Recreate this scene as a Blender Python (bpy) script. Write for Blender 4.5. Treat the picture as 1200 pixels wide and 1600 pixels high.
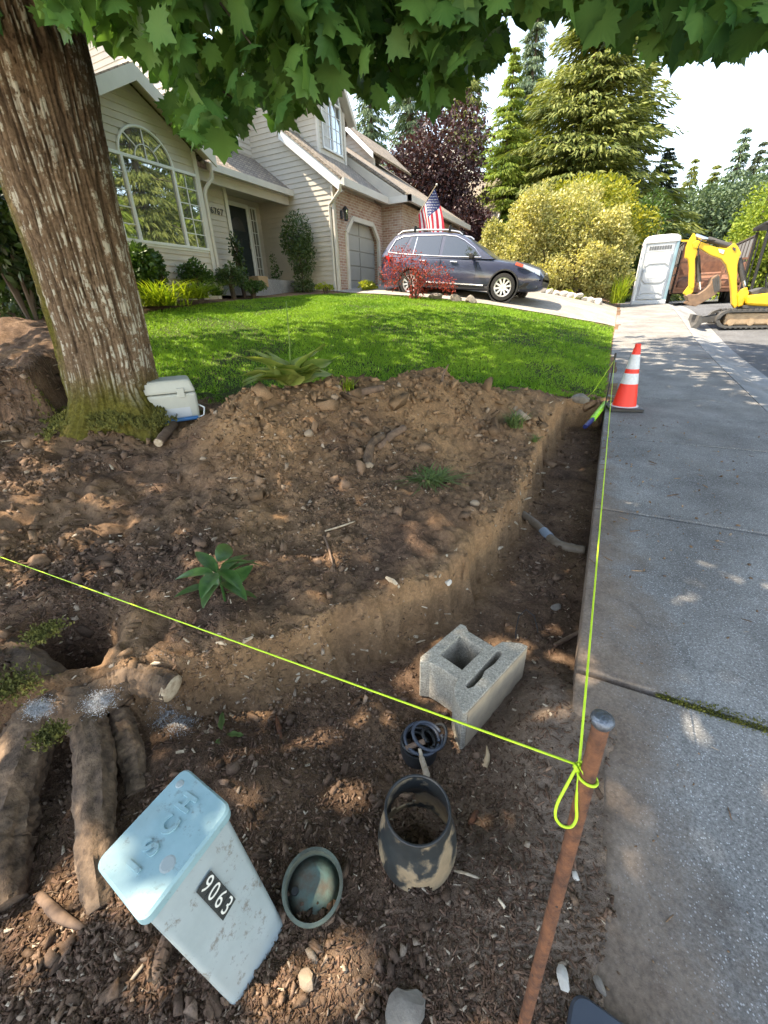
import bpy, bmesh, math, random
import numpy as np
from mathutils import Vector, Matrix
R = math.radians
scene = bpy.context.scene
for o in list(bpy.data.objects): bpy.data.objects.remove(o)
col = scene.collection
# ------------------------------------------------------------------ camera
FPX, HEAD, PITCH, ROLL, CAMH = 633.0, R(27.6), R(26.7), R(1.84), 1.45
def _axes():
    f = np.array([-math.sin(HEAD), math.cos(HEAD), 0]); r = np.array([math.cos(HEAD), math.sin(HEAD), 0])
    f3 = f*math.cos(PITCH)+np.array([0, 0, -math.sin(PITCH)]); dn = np.cross(f3, r)
    return np.array([r*math.cos(ROLL)+dn*math.sin(ROLL), -r*math.sin(ROLL)+dn*math.cos(ROLL), f3])
AX = _axes(); CAM = np.array([0, 0, CAMH])
cd = bpy.data.cameras.new('camera'); cam = bpy.data.objects.new('camera', cd); col.objects.link(cam)
cd.sensor_fit = 'HORIZONTAL'; cd.sensor_width = 36; cd.lens = 36*FPX/1200; cd.clip_start = .05; cd.clip_end = 2000
cam.matrix_world = Matrix(((AX[0][0], -AX[1][0], -AX[2][0], 0), (AX[0][1], -AX[1][1], -AX[2][1], 0), (AX[0][2], -AX[1][2], -AX[2][2], CAMH), (0, 0, 0, 1)))
scene.camera = cam
# ------------------------------------------------------------------ light
SUN = np.array([.50, .22, -.84]); SUN /= np.linalg.norm(SUN)
w = bpy.data.worlds.new('World'); scene.world = w; w.use_nodes = True
nt = w.node_tree; bg = nt.nodes['Background']; sky = nt.nodes.new('ShaderNodeTexSky'); sky.sky_type = 'NISHITA'; sky.sun_disc = False
sky.sun_elevation = math.asin(-SUN[2]); sky.sun_rotation = math.atan2(-SUN[0], -SUN[1]); sky.air_density = .75; sky.dust_density = .15; sky.ozone_density = 1.5
wb = nt.nodes.new('ShaderNodeMix'); wb.data_type = 'RGBA'; wb.blend_type = 'MULTIPLY'; wb.inputs[0].default_value = 1; wb.inputs[7].default_value = (1.42, 1.08, .78, 1)   # the camera is balanced for open shade
nt.links.new(sky.outputs[0], wb.inputs[6]); nt.links.new(wb.outputs[2], bg.inputs[0]); bg.inputs[1].default_value = .15
sd = bpy.data.lights.new('sun', 'SUN'); so = bpy.data.objects.new('sun', sd); col.objects.link(so)
sd.energy = 2.5; sd.angle = R(.55); sd.color = (1, .86, .66)
so.rotation_euler = Vector(SUN).to_track_quat('-Z', 'Y').to_euler(); so.location = (-20, -10, 40)
scene.view_settings.view_transform = 'Standard'; scene.view_settings.look = 'None'; scene.view_settings.exposure = 2.7; scene.view_settings.gamma = 1
scene.view_settings.use_curve_mapping = False
scene.render.engine = 'CYCLES'
try:
    scene.cycles.max_bounces = 7; scene.cycles.transparent_max_bounces = 6; scene.cycles.diffuse_bounces = 4
except Exception: pass
# ------------------------------------------------------------------ pixels (of the 1200 x 1600 photograph) to places
def ray(x, y): return AX.T @ np.array([(x-600)/FPX, (y-800)/FPX, 1.0])
def atX(x, y, X): d = ray(x, y); return CAM+d*(X/d[0])
def atY(x, y, Y): d = ray(x, y); return CAM+d*(Y/d[1])
def atZ(x, y, Z): d = ray(x, y); return CAM+d*((Z-CAMH)/d[2])
def proj(P):
    q = (np.asarray(P, float)-CAM) @ AX.T; z = np.where(np.abs(q[..., 2]) < 1e-4, 1e-4, q[..., 2])
    return np.stack([600+FPX*q[..., 0]/z, 800+FPX*q[..., 1]/z, q[..., 2]], -1)
rng = np.random.default_rng(7); random.seed(7)
# ------------------------------------------------------------------ noise
def _h(ix, iy, s):
    n = (ix.astype(np.int64)*374761393+iy.astype(np.int64)*668265263+s*144665) & 0xffffffff
    n = ((n ^ (n >> 13))*1274126177) & 0xffffffff; n = n ^ (n >> 16)
    return (n & 0xffff)/65535.0
def vnoise(x, y, s=0):
    x = np.asarray(x, float); y = np.asarray(y, float)
    ix = np.floor(x); iy = np.floor(y); fx = x-ix; fy = y-iy; fx = fx*fx*(3-2*fx); fy = fy*fy*(3-2*fy)
    a = _h(ix, iy, s); b = _h(ix+1, iy, s); c = _h(ix, iy+1, s); d = _h(ix+1, iy+1, s)
    return (a+(b-a)*fx)*(1-fy)+(c+(d-c)*fx)*fy
def fbm(x, y, o=4, s=0):
    t = 0; a = .5
    for i in range(o): t = t+a*(vnoise(x*2**i+17.3*i, y*2**i-9.1*i, s+i)-.5); a *= .5
    return t
def sstep(a, b, x): t = np.clip((x-a)/(b-a), 0, 1); return t*t*(3-2*t)
# ------------------------------------------------------------------ materials
MATS = {}
def _new(name):
    m = bpy.data.materials.new(name); m.use_nodes = True; MATS[name] = m
    return m, m.node_tree, m.node_tree.nodes['Principled BSDF']
def N(nt, t, **k):
    n = nt.nodes.new(t)
    for a, b in k.items():
        if a in n.inputs: n.inputs[a].default_value = b
        else: setattr(n, a, b)
    return n
def c4(c): return (c[0], c[1], c[2], 1)
def ramp(nt, fac, stops):
    r = nt.nodes.new('ShaderNodeValToRGB'); e = r.color_ramp.elements
    while len(e) < len(stops): e.new(.5)
    for i, (p, c) in enumerate(stops): e[i].position = p; e[i].color = c4(c)
    nt.links.new(fac, r.inputs[0]); return r.outputs[0]
def mix(nt, fac, a, b, mode='MIX'):
    m = nt.nodes.new('ShaderNodeMix'); m.data_type = 'RGBA'; m.blend_type = mode
    for s, v in ((m.inputs[0], fac), (m.inputs[6], a), (m.inputs[7], b)):
        if hasattr(v, 'type') and hasattr(v, 'is_output'): nt.links.new(v, s)
        elif isinstance(v, (int, float)): s.default_value = v
        else: s.default_value = c4(v)
    return m.outputs[2]
def coords(nt, obj=True, scale=None):
    t = nt.nodes.new('ShaderNodeTexCoord')
    if obj is True: src = t.outputs['Object']
    elif obj == 'gen': src = t.outputs['Generated']
    else: g = nt.nodes.new('ShaderNodeNewGeometry'); src = g.outputs['Position']
    if scale:
        m = nt.nodes.new('ShaderNodeMapping'); m.inputs['Scale'].default_value = scale; nt.links.new(src, m.inputs[0]); src = m.outputs[0]
    return src
def noise(nt, co, scale, detail=4, rough=.6):
    n = nt.nodes.new('ShaderNodeTexNoise'); n.inputs['Scale'].default_value = scale; n.inputs['Detail'].default_value = detail; n.inputs['Roughness'].default_value = rough
    nt.links.new(co, n.inputs['Vector']); return n.outputs['Fac']
def bump(nt, b, h, strength=.4, dist=.01, nrm=None):
    n = nt.nodes.new('ShaderNodeBump'); n.inputs['Strength'].default_value = strength; n.inputs['Distance'].default_value = dist
    nt.links.new(h, n.inputs['Height'])
    if nrm: nt.links.new(nrm, n.inputs['Normal'])
    nt.links.new(n.outputs[0], b.inputs['Normal']); return n.outputs[0]
def mat(name, c, c2=None, rough=.7, scale=8, metal=0, spec=.5, bmp=0, bdist=.005, bscale=None, world=False, coat=0):
    if name in MATS: return MATS[name]
    m, nt, b = _new(name)
    b.inputs['Roughness'].default_value = rough; b.inputs['Metallic'].default_value = metal; b.inputs['Specular IOR Level'].default_value = spec; b.inputs['Coat Weight'].default_value = coat
    if c2 is None: c2 = tuple(x*.82 for x in c)
    co = coords(nt, 'w' if world else True); f = noise(nt, co, scale)
    nt.links.new(ramp(nt, f, [(.32, c2), (.68, c)]), b.inputs['Base Color'])
    if bmp: bump(nt, b, noise(nt, co, bscale or scale*4, 6), bmp, bdist)
    return m
def leafmat(name, a, b_, trans=.35, rough=.5, scale=1.5, world=True, spec=.4):
    m, nt, b = _new(name)
    co = coords(nt, 'w' if world else True); f = noise(nt, co, scale, 3)
    g = nt.nodes.new('ShaderNodeAttribute'); g.attribute_name = 'rnd'
    f2 = N(nt, 'ShaderNodeMath', operation='MULTIPLY_ADD'); nt.links.new(g.outputs['Fac'], f2.inputs[0]); f2.inputs[1].default_value = .5; nt.links.new(f, f2.inputs[2])
    c = ramp(nt, f2.outputs[0], [(.42, a), (.95, b_)])
    nt.links.new(c, b.inputs['Base Color']); b.inputs['Roughness'].default_value = rough; b.inputs['Specular IOR Level'].default_value = spec
    t = nt.nodes.new('ShaderNodeBsdfTranslucent'); tc = mix(nt, 1.0, c, (1.0, 1.0, .45), 'MULTIPLY'); nt.links.new(tc, t.inputs[0])
    mx = nt.nodes.new('ShaderNodeMixShader'); mx.inputs[0].default_value = trans
    nt.links.new(b.outputs[0], mx.inputs[1]); nt.links.new(t.outputs[0], mx.inputs[2])
    nt.links.new(mx.outputs[0], nt.nodes['Material Output'].inputs[0]); return m
# ------------------------------------------------------------------ mesh building
LOC = {}
def tag(o, label=None, cat=None, group=None, kind=None):
    for k, v in (('label', label), ('category', cat), ('group', group), ('kind', kind)):
        if v: o[k] = v
    return o
def thing(name, label, cat, loc, group=None):
    o = bpy.data.objects.new(name, None); o.empty_display_size = .1; col.objects.link(o); o.location = tuple(float(v) for v in loc); LOC[o.name] = np.array(loc, float)
    return tag(o, label, cat, group)
class MB:
    def __init__(s): s.v = []; s.f = []
    def add(s, V, F):
        n = len(s.v); s.v += [tuple(map(float, p)) for p in V]; s.f += [tuple(i+n for i in f) for f in F]; return s
    def quadbox(s, a, b):   # two rings of equal length, bottom a, top b
        n = len(a); F = [tuple(range(n))[::-1], tuple(range(n, 2*n))]+[(i, (i+1) % n, n+(i+1) % n, n+i) for i in range(n)]
        return s.add(list(a)+list(b), F)
    def box(s, x0, x1, y0, y1, z0, z1):
        a = [(x0, y0, z0), (x1, y0, z0), (x1, y1, z0), (x0, y1, z0)]; return s.quadbox(a, [(p[0], p[1], z1) for p in a])
    def bar(s, p, q, w, h=None, up=(0, 0, 1)):   # box beam from p to q
        p = np.array(p, float); q = np.array(q, float); d = q-p; d /= np.linalg.norm(d); u = np.array(up, float)
        if abs(d @ u) > .98: u = np.array([1., 0, 0])
        r = np.cross(d, u); r /= np.linalg.norm(r); u = np.cross(r, d); h = h or w
        ring = lambda c: [c-r*w/2-u*h/2, c+r*w/2-u*h/2, c+r*w/2+u*h/2, c-r*w/2+u*h/2]
        return s.quadbox(ring(p), ring(q))
    def tube(s, pts, rad, n=8, caps=True, jit=0, rs=None):
        P = np.array(pts, float); m = len(P); rad = np.broadcast_to(np.array(rad, float), (m,)); V = []
        T = np.gradient(P, axis=0); T /= np.linalg.norm(T, axis=1)[:, None]+1e-12
        u = np.cross(T[0], (0, 0, 1)); u = u if np.linalg.norm(u) > .1 else np.cross(T[0], (1, 0, 0)); u /= np.linalg.norm(u)
        for i in range(m):
            u = u-T[i]*(u @ T[i]); u /= np.linalg.norm(u)+1e-12; w_ = np.cross(T[i], u)
            for k in range(n):
                a = 2*math.pi*k/n; rr = rad[i]*(1+(rs.uniform(-jit, jit) if jit else 0)); V.append(P[i]+rr*(u*math.cos(a)+w_*math.sin(a)))
        F = [(i*n+k, i*n+(k+1) % n, (i+1)*n+(k+1) % n, (i+1)*n+k) for i in range(m-1) for k in range(n)]
        if caps: F += [tuple(range(n))[::-1], tuple(range((m-1)*n, m*n))]
        return s.add(V, F)
    def lathe(s, c, prof, n=24, axis=(0, 0, 1), closed=False, xdir=None):
        A = np.array(axis, float); A /= np.linalg.norm(A); u = np.array(xdir if xdir is not None else ((1, 0, 0) if abs(A[0]) < .9 else (0, 1, 0)), float); u -= A*(u @ A); u /= np.linalg.norm(u); w_ = np.cross(A, u)
        c = np.array(c, float); m = len(prof); V = [c+A*z+r*(u*math.cos(2*math.pi*k/n)+w_*math.sin(2*math.pi*k/n)) for r, z in prof for k in range(n)]
        F = [(i*n+k, i*n+(k+1) % n, ((i+1) % m)*n+(k+1) % n, ((i+1) % m)*n+k) for i in range(m if closed else m-1) for k in range(n)]
        if not closed:
            if prof[0][0] > 1e-6: F.append(tuple(range(n))[::-1])
            if prof[-1][0] > 1e-6: F.append(tuple(range((m-1)*n, m*n)))
        return s.add(V, F)
    def prism(s, poly, d):   # 3-D polygon extruded by vector d
        P = [np.array(p, float) for p in poly]; d = np.array(d, float); return s.quadbox(P, [p+d for p in P])
    def loft(s, rings, caps=True):
        n = len(rings[0]); V = [p for r in rings for p in r]
        F = [(i*n+k, i*n+(k+1) % n, (i+1)*n+(k+1) % n, (i+1)*n+k) for i in range(len(rings)-1) for k in range(n)]
        if caps: F += [tuple(range(n))[::-1], tuple(range((len(rings)-1)*n, len(rings)*n))]
        return s.add(V, F)
    def mesh(s, name, off): 
        me = bpy.data.meshes.new(name); o = np.array(off, float); me.from_pydata([tuple(np.array(p)-o) for p in s.v], [], s.f)
        bm = bmesh.new(); bm.from_mesh(me); bmesh.ops.recalc_face_normals(bm, faces=bm.faces); bm.to_mesh(me); bm.free(); return me
def rootof(p):
    while p.parent: p = p.parent
    return p
def part(name, mb, m, parent=None, smooth=False, bevel=0, off=None, label=None, sub=0):
    o0 = LOC[rootof(parent).name] if parent else (np.zeros(3) if off is None else np.array(off, float))
    me = mb.mesh(name, o0) if isinstance(mb, MB) else mb
    if isinstance(m, str): m = MATS[m]
    if m: me.materials.append(m)
    o = bpy.data.objects.new(name, me); col.objects.link(o); o.parent = parent
    if not parent: o.location = o0; LOC[o.name] = o0
    if smooth:
        me.polygons.foreach_set('use_smooth', [True]*len(me.polygons))
        if smooth != 'all': me.set_sharp_from_angle(angle=R(smooth if isinstance(smooth, (int, float)) and smooth is not True else 40))
    if bevel:
        b = o.modifiers.new('bevel', 'BEVEL'); b.width = bevel; b.segments = 2; b.limit_method = 'ANGLE'; b.angle_limit = R(35)
    if sub:
        b = o.modifiers.new('sub', 'SUBSURF'); b.levels = sub; b.render_levels = sub
    if label: o['label'] = label
    return o
def solo(name, mb, m, label, cat, loc, group=None, **k):
    o = part(name, mb, m, None, off=loc, **k); return tag(o, label, cat, group)
def struct(name, mb, m, **k):
    o = part(name, mb, m, None, **k); o['kind'] = 'structure'; return o
def rawmesh(name, V, F, rnd=None, off=None, smooth=False):   # V (n,3), F (m,k) numpy, optional per-vertex random value
    me = bpy.data.meshes.new(name); V = np.asarray(V, np.float32)
    if off is not None: V = V-np.asarray(off, np.float32)
    F = np.asarray(F, np.int32); k = F.shape[1]
    me.vertices.add(len(V)); me.vertices.foreach_set('co', V.ravel()); me.loops.add(F.size); me.loops.foreach_set('vertex_index', F.ravel())
    me.polygons.add(len(F)); me.polygons.foreach_set('loop_start', np.arange(0, F.size, k, dtype=np.int32))
    if smooth: me.polygons.foreach_set('use_smooth', np.ones(len(F), bool))
    if rnd is not None:
        a = me.attributes.new('rnd', 'FLOAT', 'POINT'); a.data.foreach_set('value', np.asarray(rnd, np.float32))
    me.update(calc_edges=True); me.validate(); return me
def stamp(tv, tf, pos, A, B, C, size, rs=None):
    """copies of a template (tv in units, tf faces) at pos with axes A,B,C (n,3) and size (n,)"""
    n = len(pos); size = np.broadcast_to(np.asarray(size, float).reshape(-1, 1) if np.ndim(size) < 2 else size, (n, 3)) if np.ndim(size) else np.full((n, 3), float(size))
    V = pos[:, None, :]+(tv[None, :, 0:1]*size[:, None, 0:1])*A[:, None, :]+(tv[None, :, 1:2]*size[:, None, 1:2])*B[:, None, :]+(tv[None, :, 2:3]*size[:, None, 2:3])*C[:, None, :]
    F = tf[None]+(np.arange(n)*len(tv))[:, None, None]
    return V.reshape(-1, 3), F.reshape(-1, tf.shape[1])
def unit(v): return v/(np.linalg.norm(v, axis=-1, keepdims=True)+1e-9)
def frames(n, rs, A=None, up=None, upw=0):
    """random orthonormal frames; optional preferred first axis A"""
    A = unit(rs.normal(size=(n, 3))) if A is None else unit(A); t = rs.normal(size=(n, 3))
    if up is not None: t = t+np.array(up)*upw
    C = unit(t-A*(t*A).sum(1, keepdims=True)); B = np.cross(C, A); return A, B, C
LEAF4 = (np.array([[0, 0, 0], [.5, .28, .06], [1, 0, -.05], [.5, -.28, .06]], float), np.array([[0, 1, 2], [0, 2, 3]]))
# ------------------------------------------------------------------ plant generators
def cloud(name, lumps, n, size, m, parent, seed, shell=.55, A=None, leaf=LEAF4, droop=0., szvar=.4, cut=None):
    """many leaf-sized faces spread through lumps (cx,cy,cz,rx,ry,rz)"""
    rs = np.random.default_rng(seed); L = np.array(lumps, float); wgt = (L[:, 3]*L[:, 4]*L[:, 5])**.75; wgt /= wgt.sum()
    k = rs.choice(len(L), n, p=wgt); d = unit(rs.normal(size=(n, 3))); r = shell+(1-shell)*rs.random(n)**.6; r *= 1+.22*(rs.random(n)-.5)
    P = L[k, :3]+d*L[k, 3:6]*r[:, None]
    if cut is not None: keep = cut(P); P = P[keep]; d = d[keep]
    nn = len(P); ax = unit(d*.8+rs.normal(size=(nn, 3))*.7+np.array([0, 0, -droop])); Af, B, C = frames(nn, rs, ax, (0, 0, 1), .6)
    s = size*(1+szvar*(rs.random(nn)*2-1)); V, F = stamp(leaf[0], leaf[1], P, Af, B, C, s)
    me = rawmesh(name, V, F, np.repeat(rs.random(nn), len(leaf[0])), LOC[rootof(parent).name])
    return part(name, me, m, parent)
def lumps_in(c, r, n, seed, lr=.45):
    rs = np.random.default_rng(seed); out = []; c = np.array(c, float); r = np.array(r, float)
    for i in range(n):
        d = unit(rs.normal(size=3)); q = c+d*r*(.35+.45*rs.random()); f = lr*(.7+.6*rs.random()); out.append((*q, r[0]*f, r[1]*f, r[2]*f))
    return out
SPRAY = (np.array([[0, -.05, 0], [0, .05, 0], [.5, .085, -.06], [1, 0, -.26], [.5, -.085, -.06]], float), np.array([[0, 1, 2], [0, 2, 4], [4, 2, 3]]))
def conifer_mesh(name, h, rad, seed, whorls=34, per=7, sprays=26, z0=.06, droop=.25, ssize=.55, pw=.85, lop=0.):
    rs = np.random.default_rng(seed); P = []; D = []; S = []; wood = MB()
    for wi in range(whorls):
        t = z0+(1-z0)*(wi+rs.random()*.7)/whorls; z = t*h; L0 = rad*max(.04, (1-t))**pw*(1 if t > .18 else .75+t*1.4)
        for k in range(per):
            a = rs.random()*6.283; L = L0*(.6+.55*rs.random())*(1+lop*math.cos(a)); ca, sa = math.cos(a), math.sin(a); dr = droop*(.7+.6*rs.random())
            n = max(4, int(sprays*(.35+.65*L/rad))); u = rs.random(n)**.75
            curve = -dr*L*u**1.6+.10*L*u
            x = L*u; side = rs.choice([-1, 1], n)*rs.random(n)*.30*L*(.35+.65*np.sin(np.pi*np.clip(u, .05, .97)))
            px = ca*x-sa*side; py = sa*x+ca*side; pz = z+curve-np.abs(side)*.25-rs.random(n)*.35*ssize
            P.append(np.stack([px, py, pz], 1)); th = side/(np.abs(side).max()+1e-6)*.9
            D.append(np.stack([ca*np.cos(th)-sa*np.sin(th), sa*np.cos(th)+ca*np.sin(th), -.45-.7*rs.random(n)], 1)); S.append(ssize*(.6+.7*rs.random(n))*(.55+.45*(1-t)))
            if k % 2 == 0 and wi % 2 == 0 and L > .5: wood.tube([(0, 0, z), (ca*L*.5, sa*L*.5, z+.05*L-dr*L*.33), (ca*L*.9, sa*L*.9, z+.09*L-dr*L*.85)], [.012*h*.15+.02, .03, .012], 4)
    P = np.concatenate(P); D = np.concatenate(D); S = np.concatenate(S); A, B, C = frames(len(P), rs, D+rs.normal(size=D.shape)*.25, (0, 0, 1), 1.2)
    V, F = stamp(SPRAY[0], SPRAY[1], P, A, B, C, S); crown = rawmesh(name+'_crown', V, F, np.repeat(rs.random(len(P)), len(SPRAY[0])))
    tr = .012*h+.08; wood.tube([(0, 0, -.4), (.02, 0, h*.3), (.05, .03, h*.7), (0, 0, h*.985)], [tr*1.2, tr*.8, tr*.4, .02], 8)
    return crown, wood.mesh(name+'_trunk', (0, 0, 0))
CON = {}
def conifer(kind, loc, sc, rot, label, m, group, name='fir_tree', sz=None):
    cm, tm = CON[kind]; o = thing(name, label, 'tree', loc, group); o.scale = (sc, sc, sz or sc); o.rotation_euler = (0, 0, rot)
    for nm, me, mm in (('crown', cm, m), ('trunk', tm, 'bark_far')):
        mm = MATS[mm] if isinstance(mm, str) else mm
        c = bpy.data.objects.new(nm, me); col.objects.link(c); c.parent = o
        if not me.materials: me.materials.append(mm)
        c.material_slots[0].link = 'OBJECT'; c.material_slots[0].material = mm
    return o
# ------------------------------------------------------------------ material set
def make_ground():
    m, nt, b = _new('soil'); co = coords(nt, 'w')
    def att(n):
        a = nt.nodes.new('ShaderNodeAttribute'); a.attribute_name = n; return a.outputs['Fac']
    n1 = noise(nt, co, 6, 6, .65); n2 = noise(nt, co, 55, 5, .7); n3 = noise(nt, co, 220, 3, .7)
    base = ramp(nt, n1, [(.3, (.066, .043, .031)), (.52, (.125, .083, .058)), (.72, (.205, .140, .098))])
    fine = ramp(nt, n2, [(.3, (.42, .38, .36)), (.5, (.95, .93, .9)), (.72, (1.75, 1.66, 1.55))])
    c = mix(nt, .62, base, fine, 'MULTIPLY')
    c = mix(nt, .4, c, ramp(nt, n3, [(.32, (.35, .33, .3)), (.68, (1.7, 1.6, 1.5))]), 'MULTIPLY')
    clay = mix(nt, .5, ramp(nt, n1, [(.3, (.215, .130, .068)), (.7, (.37, .235, .128))]), fine, 'MULTIPLY')
    c = mix(nt, att('clay'), c, clay)
    dust = mix(nt, .45, ramp(nt, n1, [(.3, (.19, .142, .106)), (.7, (.29, .22, .168))]), fine, 'MULTIPLY'); c = mix(nt, att('dust'), c, dust)
    lawn = mix(nt, .5, ramp(nt, n1, [(.3, (.030, .052, .012)), (.7, (.065, .075, .022))]), fine, 'MULTIPLY'); c = mix(nt, att('lawn'), c, lawn)
    nt.links.new(c, b.inputs['Base Color']); b.inputs['Roughness'].default_value = .95; b.inputs['Specular IOR Level'].default_value = .15
    h = N(nt, 'ShaderNodeMath', operation='MULTIPLY_ADD'); nt.links.new(n3, h.inputs[0]); h.inputs[1].default_value = .5; nt.links.new(n2, h.inputs[2])
    bump(nt, b, h.outputs[0], .9, .012)
make_ground()
def make_concrete(name, lo, hi, speck=.5, dirt=False, sp=(.55, .56, .58)):
    m, nt, b = _new(name); co = coords(nt, 'w')
    n1 = noise(nt, co, 2.2, 5); n2 = noise(nt, co, 130, 4, .75)
    v = nt.nodes.new('ShaderNodeTexVoronoi'); v.inputs['Scale'].default_value = 190; nt.links.new(co, v.inputs['Vector'])
    c = ramp(nt, n1, [(.3, lo), (.7, hi)]); c = mix(nt, .75, c, ramp(nt, n2, [(.3, (.32, .32, .33)), (.5, (.95, .95, .95)), (.7, (1.85, 1.85, 1.87))]), 'MULTIPLY')
    s = N(nt, 'ShaderNodeSeparateColor'); nt.links.new(v.outputs['Color'], s.inputs[0])
    sm = N(nt, 'ShaderNodeMath', operation='GREATER_THAN'); nt.links.new(s.outputs[0], sm.inputs[0]); sm.inputs[1].default_value = 1-.16*speck
    dm = N(nt, 'ShaderNodeMath', operation='LESS_THAN'); nt.links.new(v.outputs['Distance'], dm.inputs[0]); dm.inputs[1].default_value = .42
    mm = N(nt, 'ShaderNodeMath', operation='MULTIPLY'); nt.links.new(sm.outputs[0], mm.inputs[0]); nt.links.new(dm.outputs[0], mm.inputs[1])
    c = mix(nt, mm.outputs[0], c, sp)
    if dirt:   # soil spilt over the near left side of the walk
        sx = N(nt, 'ShaderNodeSeparateXYZ'); nt.links.new(co, sx.inputs[0])
        a = N(nt, 'ShaderNodeMath', operation='MULTIPLY_ADD'); nt.links.new(sx.outputs[1], a.inputs[0]); a.inputs[1].default_value = .11; nt.links.new(sx.outputs[0], a.inputs[2])
        d = N(nt, 'ShaderNodeMath', operation='MULTIPLY_ADD'); nt.links.new(noise(nt, co, 3.2, 6, .62), d.inputs[0]); d.inputs[1].default_value = .62; nt.links.new(a.outputs[0], d.inputs[2])
        f = ramp(nt, d.outputs[0], [(.62, (.97,)*3), (.80, (.72,)*3), (.97, (.12,)*3), (1, (0,)*3)])
        soil = mix(nt, .6, ramp(nt, noise(nt, co, 9, 5), [(.3, (.15, .108, .078)), (.7, (.25, .19, .14))]), ramp(nt, noise(nt, co, 80, 4), [(.3, (.5,)*3), (.7, (1.45,)*3)]), 'MULTIPLY')
        c = mix(nt, f, c, soil)
    st = ramp(nt, noise(nt, co, .8, 6, .7), [(.35, (.72, .70, .68)), (.55, (1, 1, 1)), (.75, (1.12, 1.11, 1.1))]); c = mix(nt, .9, c, st, 'MULTIPLY')
    wv = nt.nodes.new('ShaderNodeTexVoronoi'); wv.feature = 'DISTANCE_TO_EDGE'; wv.inputs['Scale'].default_value = .32; dn_ = nt.nodes.new('ShaderNodeVectorMath'); dn_.operation = 'MULTIPLY_ADD'; nz_ = nt.nodes.new('ShaderNodeTexNoise'); nz_.inputs['Scale'].default_value = 3; nz_.inputs['Detail'].default_value = 6; nt.links.new(co, nz_.inputs['Vector']); nt.links.new(nz_.outputs['Color'], dn_.inputs[0]); dn_.inputs[1].default_value = (.5, .5, .5); nt.links.new(co, dn_.inputs[2]); nt.links.new(dn_.outputs[0], wv.inputs['Vector'])
    c = mix(nt, ramp(nt, wv.outputs['Distance'], [(.0, (.22,)*3), (.0014, (0,)*3)]), c, (.04, .038, .035))
    nt.links.new(c, b.inputs['Base Color']); b.inputs['Roughness'].default_value = .92; b.inputs['Specular IOR Level'].default_value = .25
    bump(nt, b, n2, .55, .004); return m
make_concrete('walk', (.15, .145, .14), (.265, .255, .24), .8, True, sp=(.46, .46, .46))
make_concrete('curb', (.20, .205, .21), (.29, .29, .29), .5)
make_concrete('asphalt', (.085, .088, .095), (.125, .128, .135), .5)
make_concrete('drive', (.26, .24, .21), (.36, .33, .29), .3)
make_concrete('block', (.34, .305, .245), (.45, .405, .325), .25, sp=(.25, .24, .22))
mat('block_face', (.42, .33, .22), (.30, .24, .17), .95, 14, bmp=.5, bscale=120, bdist=.003)
def make_bark():
    m, nt, b = _new('bark'); co = coords(nt, True, (1, 1, .16)); cr = coords(nt, True)
    n0 = noise(nt, cr, 1.2, 3); wv = nt.nodes.new('ShaderNodeVectorMath'); wv.operation = 'MULTIPLY_ADD'
    cmb = N(nt, 'ShaderNodeCombineXYZ'); nt.links.new(n0, cmb.inputs[0]); nt.links.new(n0, cmb.inputs[1])
    nt.links.new(cmb.outputs[0], wv.inputs[0]); wv.inputs[1].default_value = (.35, .35, 0); nt.links.new(co, wv.inputs[2])
    f1 = noise(nt, wv.outputs[0], 20, 4, .55); f2 = noise(nt, cr, 45, 5, .7)
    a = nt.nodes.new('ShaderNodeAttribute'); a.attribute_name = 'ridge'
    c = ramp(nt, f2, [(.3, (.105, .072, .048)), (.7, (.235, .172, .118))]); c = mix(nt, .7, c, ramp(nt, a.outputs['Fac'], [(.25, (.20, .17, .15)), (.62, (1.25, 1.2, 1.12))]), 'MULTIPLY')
    # chalky lichen on the ridge crests
    k = N(nt, 'ShaderNodeMath', operation='MULTIPLY'); l = ramp(nt, noise(nt, cr, 11, 5, .75), [(.49, (0,)*3), (.55, (1,)*3)]); nt.links.new(l, k.inputs[0])
    nt.links.new(ramp(nt, a.outputs['Fac'], [(.64, (0,)*3), (.74, (1,)*3)]), k.inputs[1]); c = mix(nt, k.outputs[0], c, mix(nt, f2, (.40, .37, .29), (.60, .57, .48)))
    mo = nt.nodes.new('ShaderNodeAttribute'); mo.attribute_name = 'moss'
    c = mix(nt, mo.outputs['Fac'], c, ramp(nt, f2, [(.3, (.05, .045, .010)), (.7, (.17, .15, .03))]))
    nt.links.new(c, b.inputs['Base Color']); b.inputs['Roughness'].default_value = .95; b.inputs['Specular IOR Level'].default_value = .15
    bump(nt, b, noise(nt, cr, 90, 6, .75), 1.0, .012)
make_bark()
mat('bark_far', (.10, .075, .055), (.05, .038, .03), .95, 6)
mat('twig_bark', (.09, .065, .045), (.05, .035, .025), .9, 20)
mat('root_bark', (.15, .100, .062), (.055, .036, .024), .95, 22, bmp=1, bscale=60, bdist=.008)
mat('root_wood', (.20, .135, .085), (.055, .036, .024), .95, 26, bmp=1, bscale=70, bdist=.006)
mat('fresh_wood', (.60, .45, .27), (.40, .27, .15), .8, 18, bmp=.3)
mat('pale_wood', (.52, .43, .31), (.26, .19, .12), .85, 40)
mat('brown_wood', (.20, .13, .085), (.10, .065, .045), .9, 30)
mat('chalk', (.50, .51, .52), (.20, .19, .18), .95, 60)
mat('moss', (.16, .15, .028), (.06, .065, .012), .95, 30)
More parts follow.
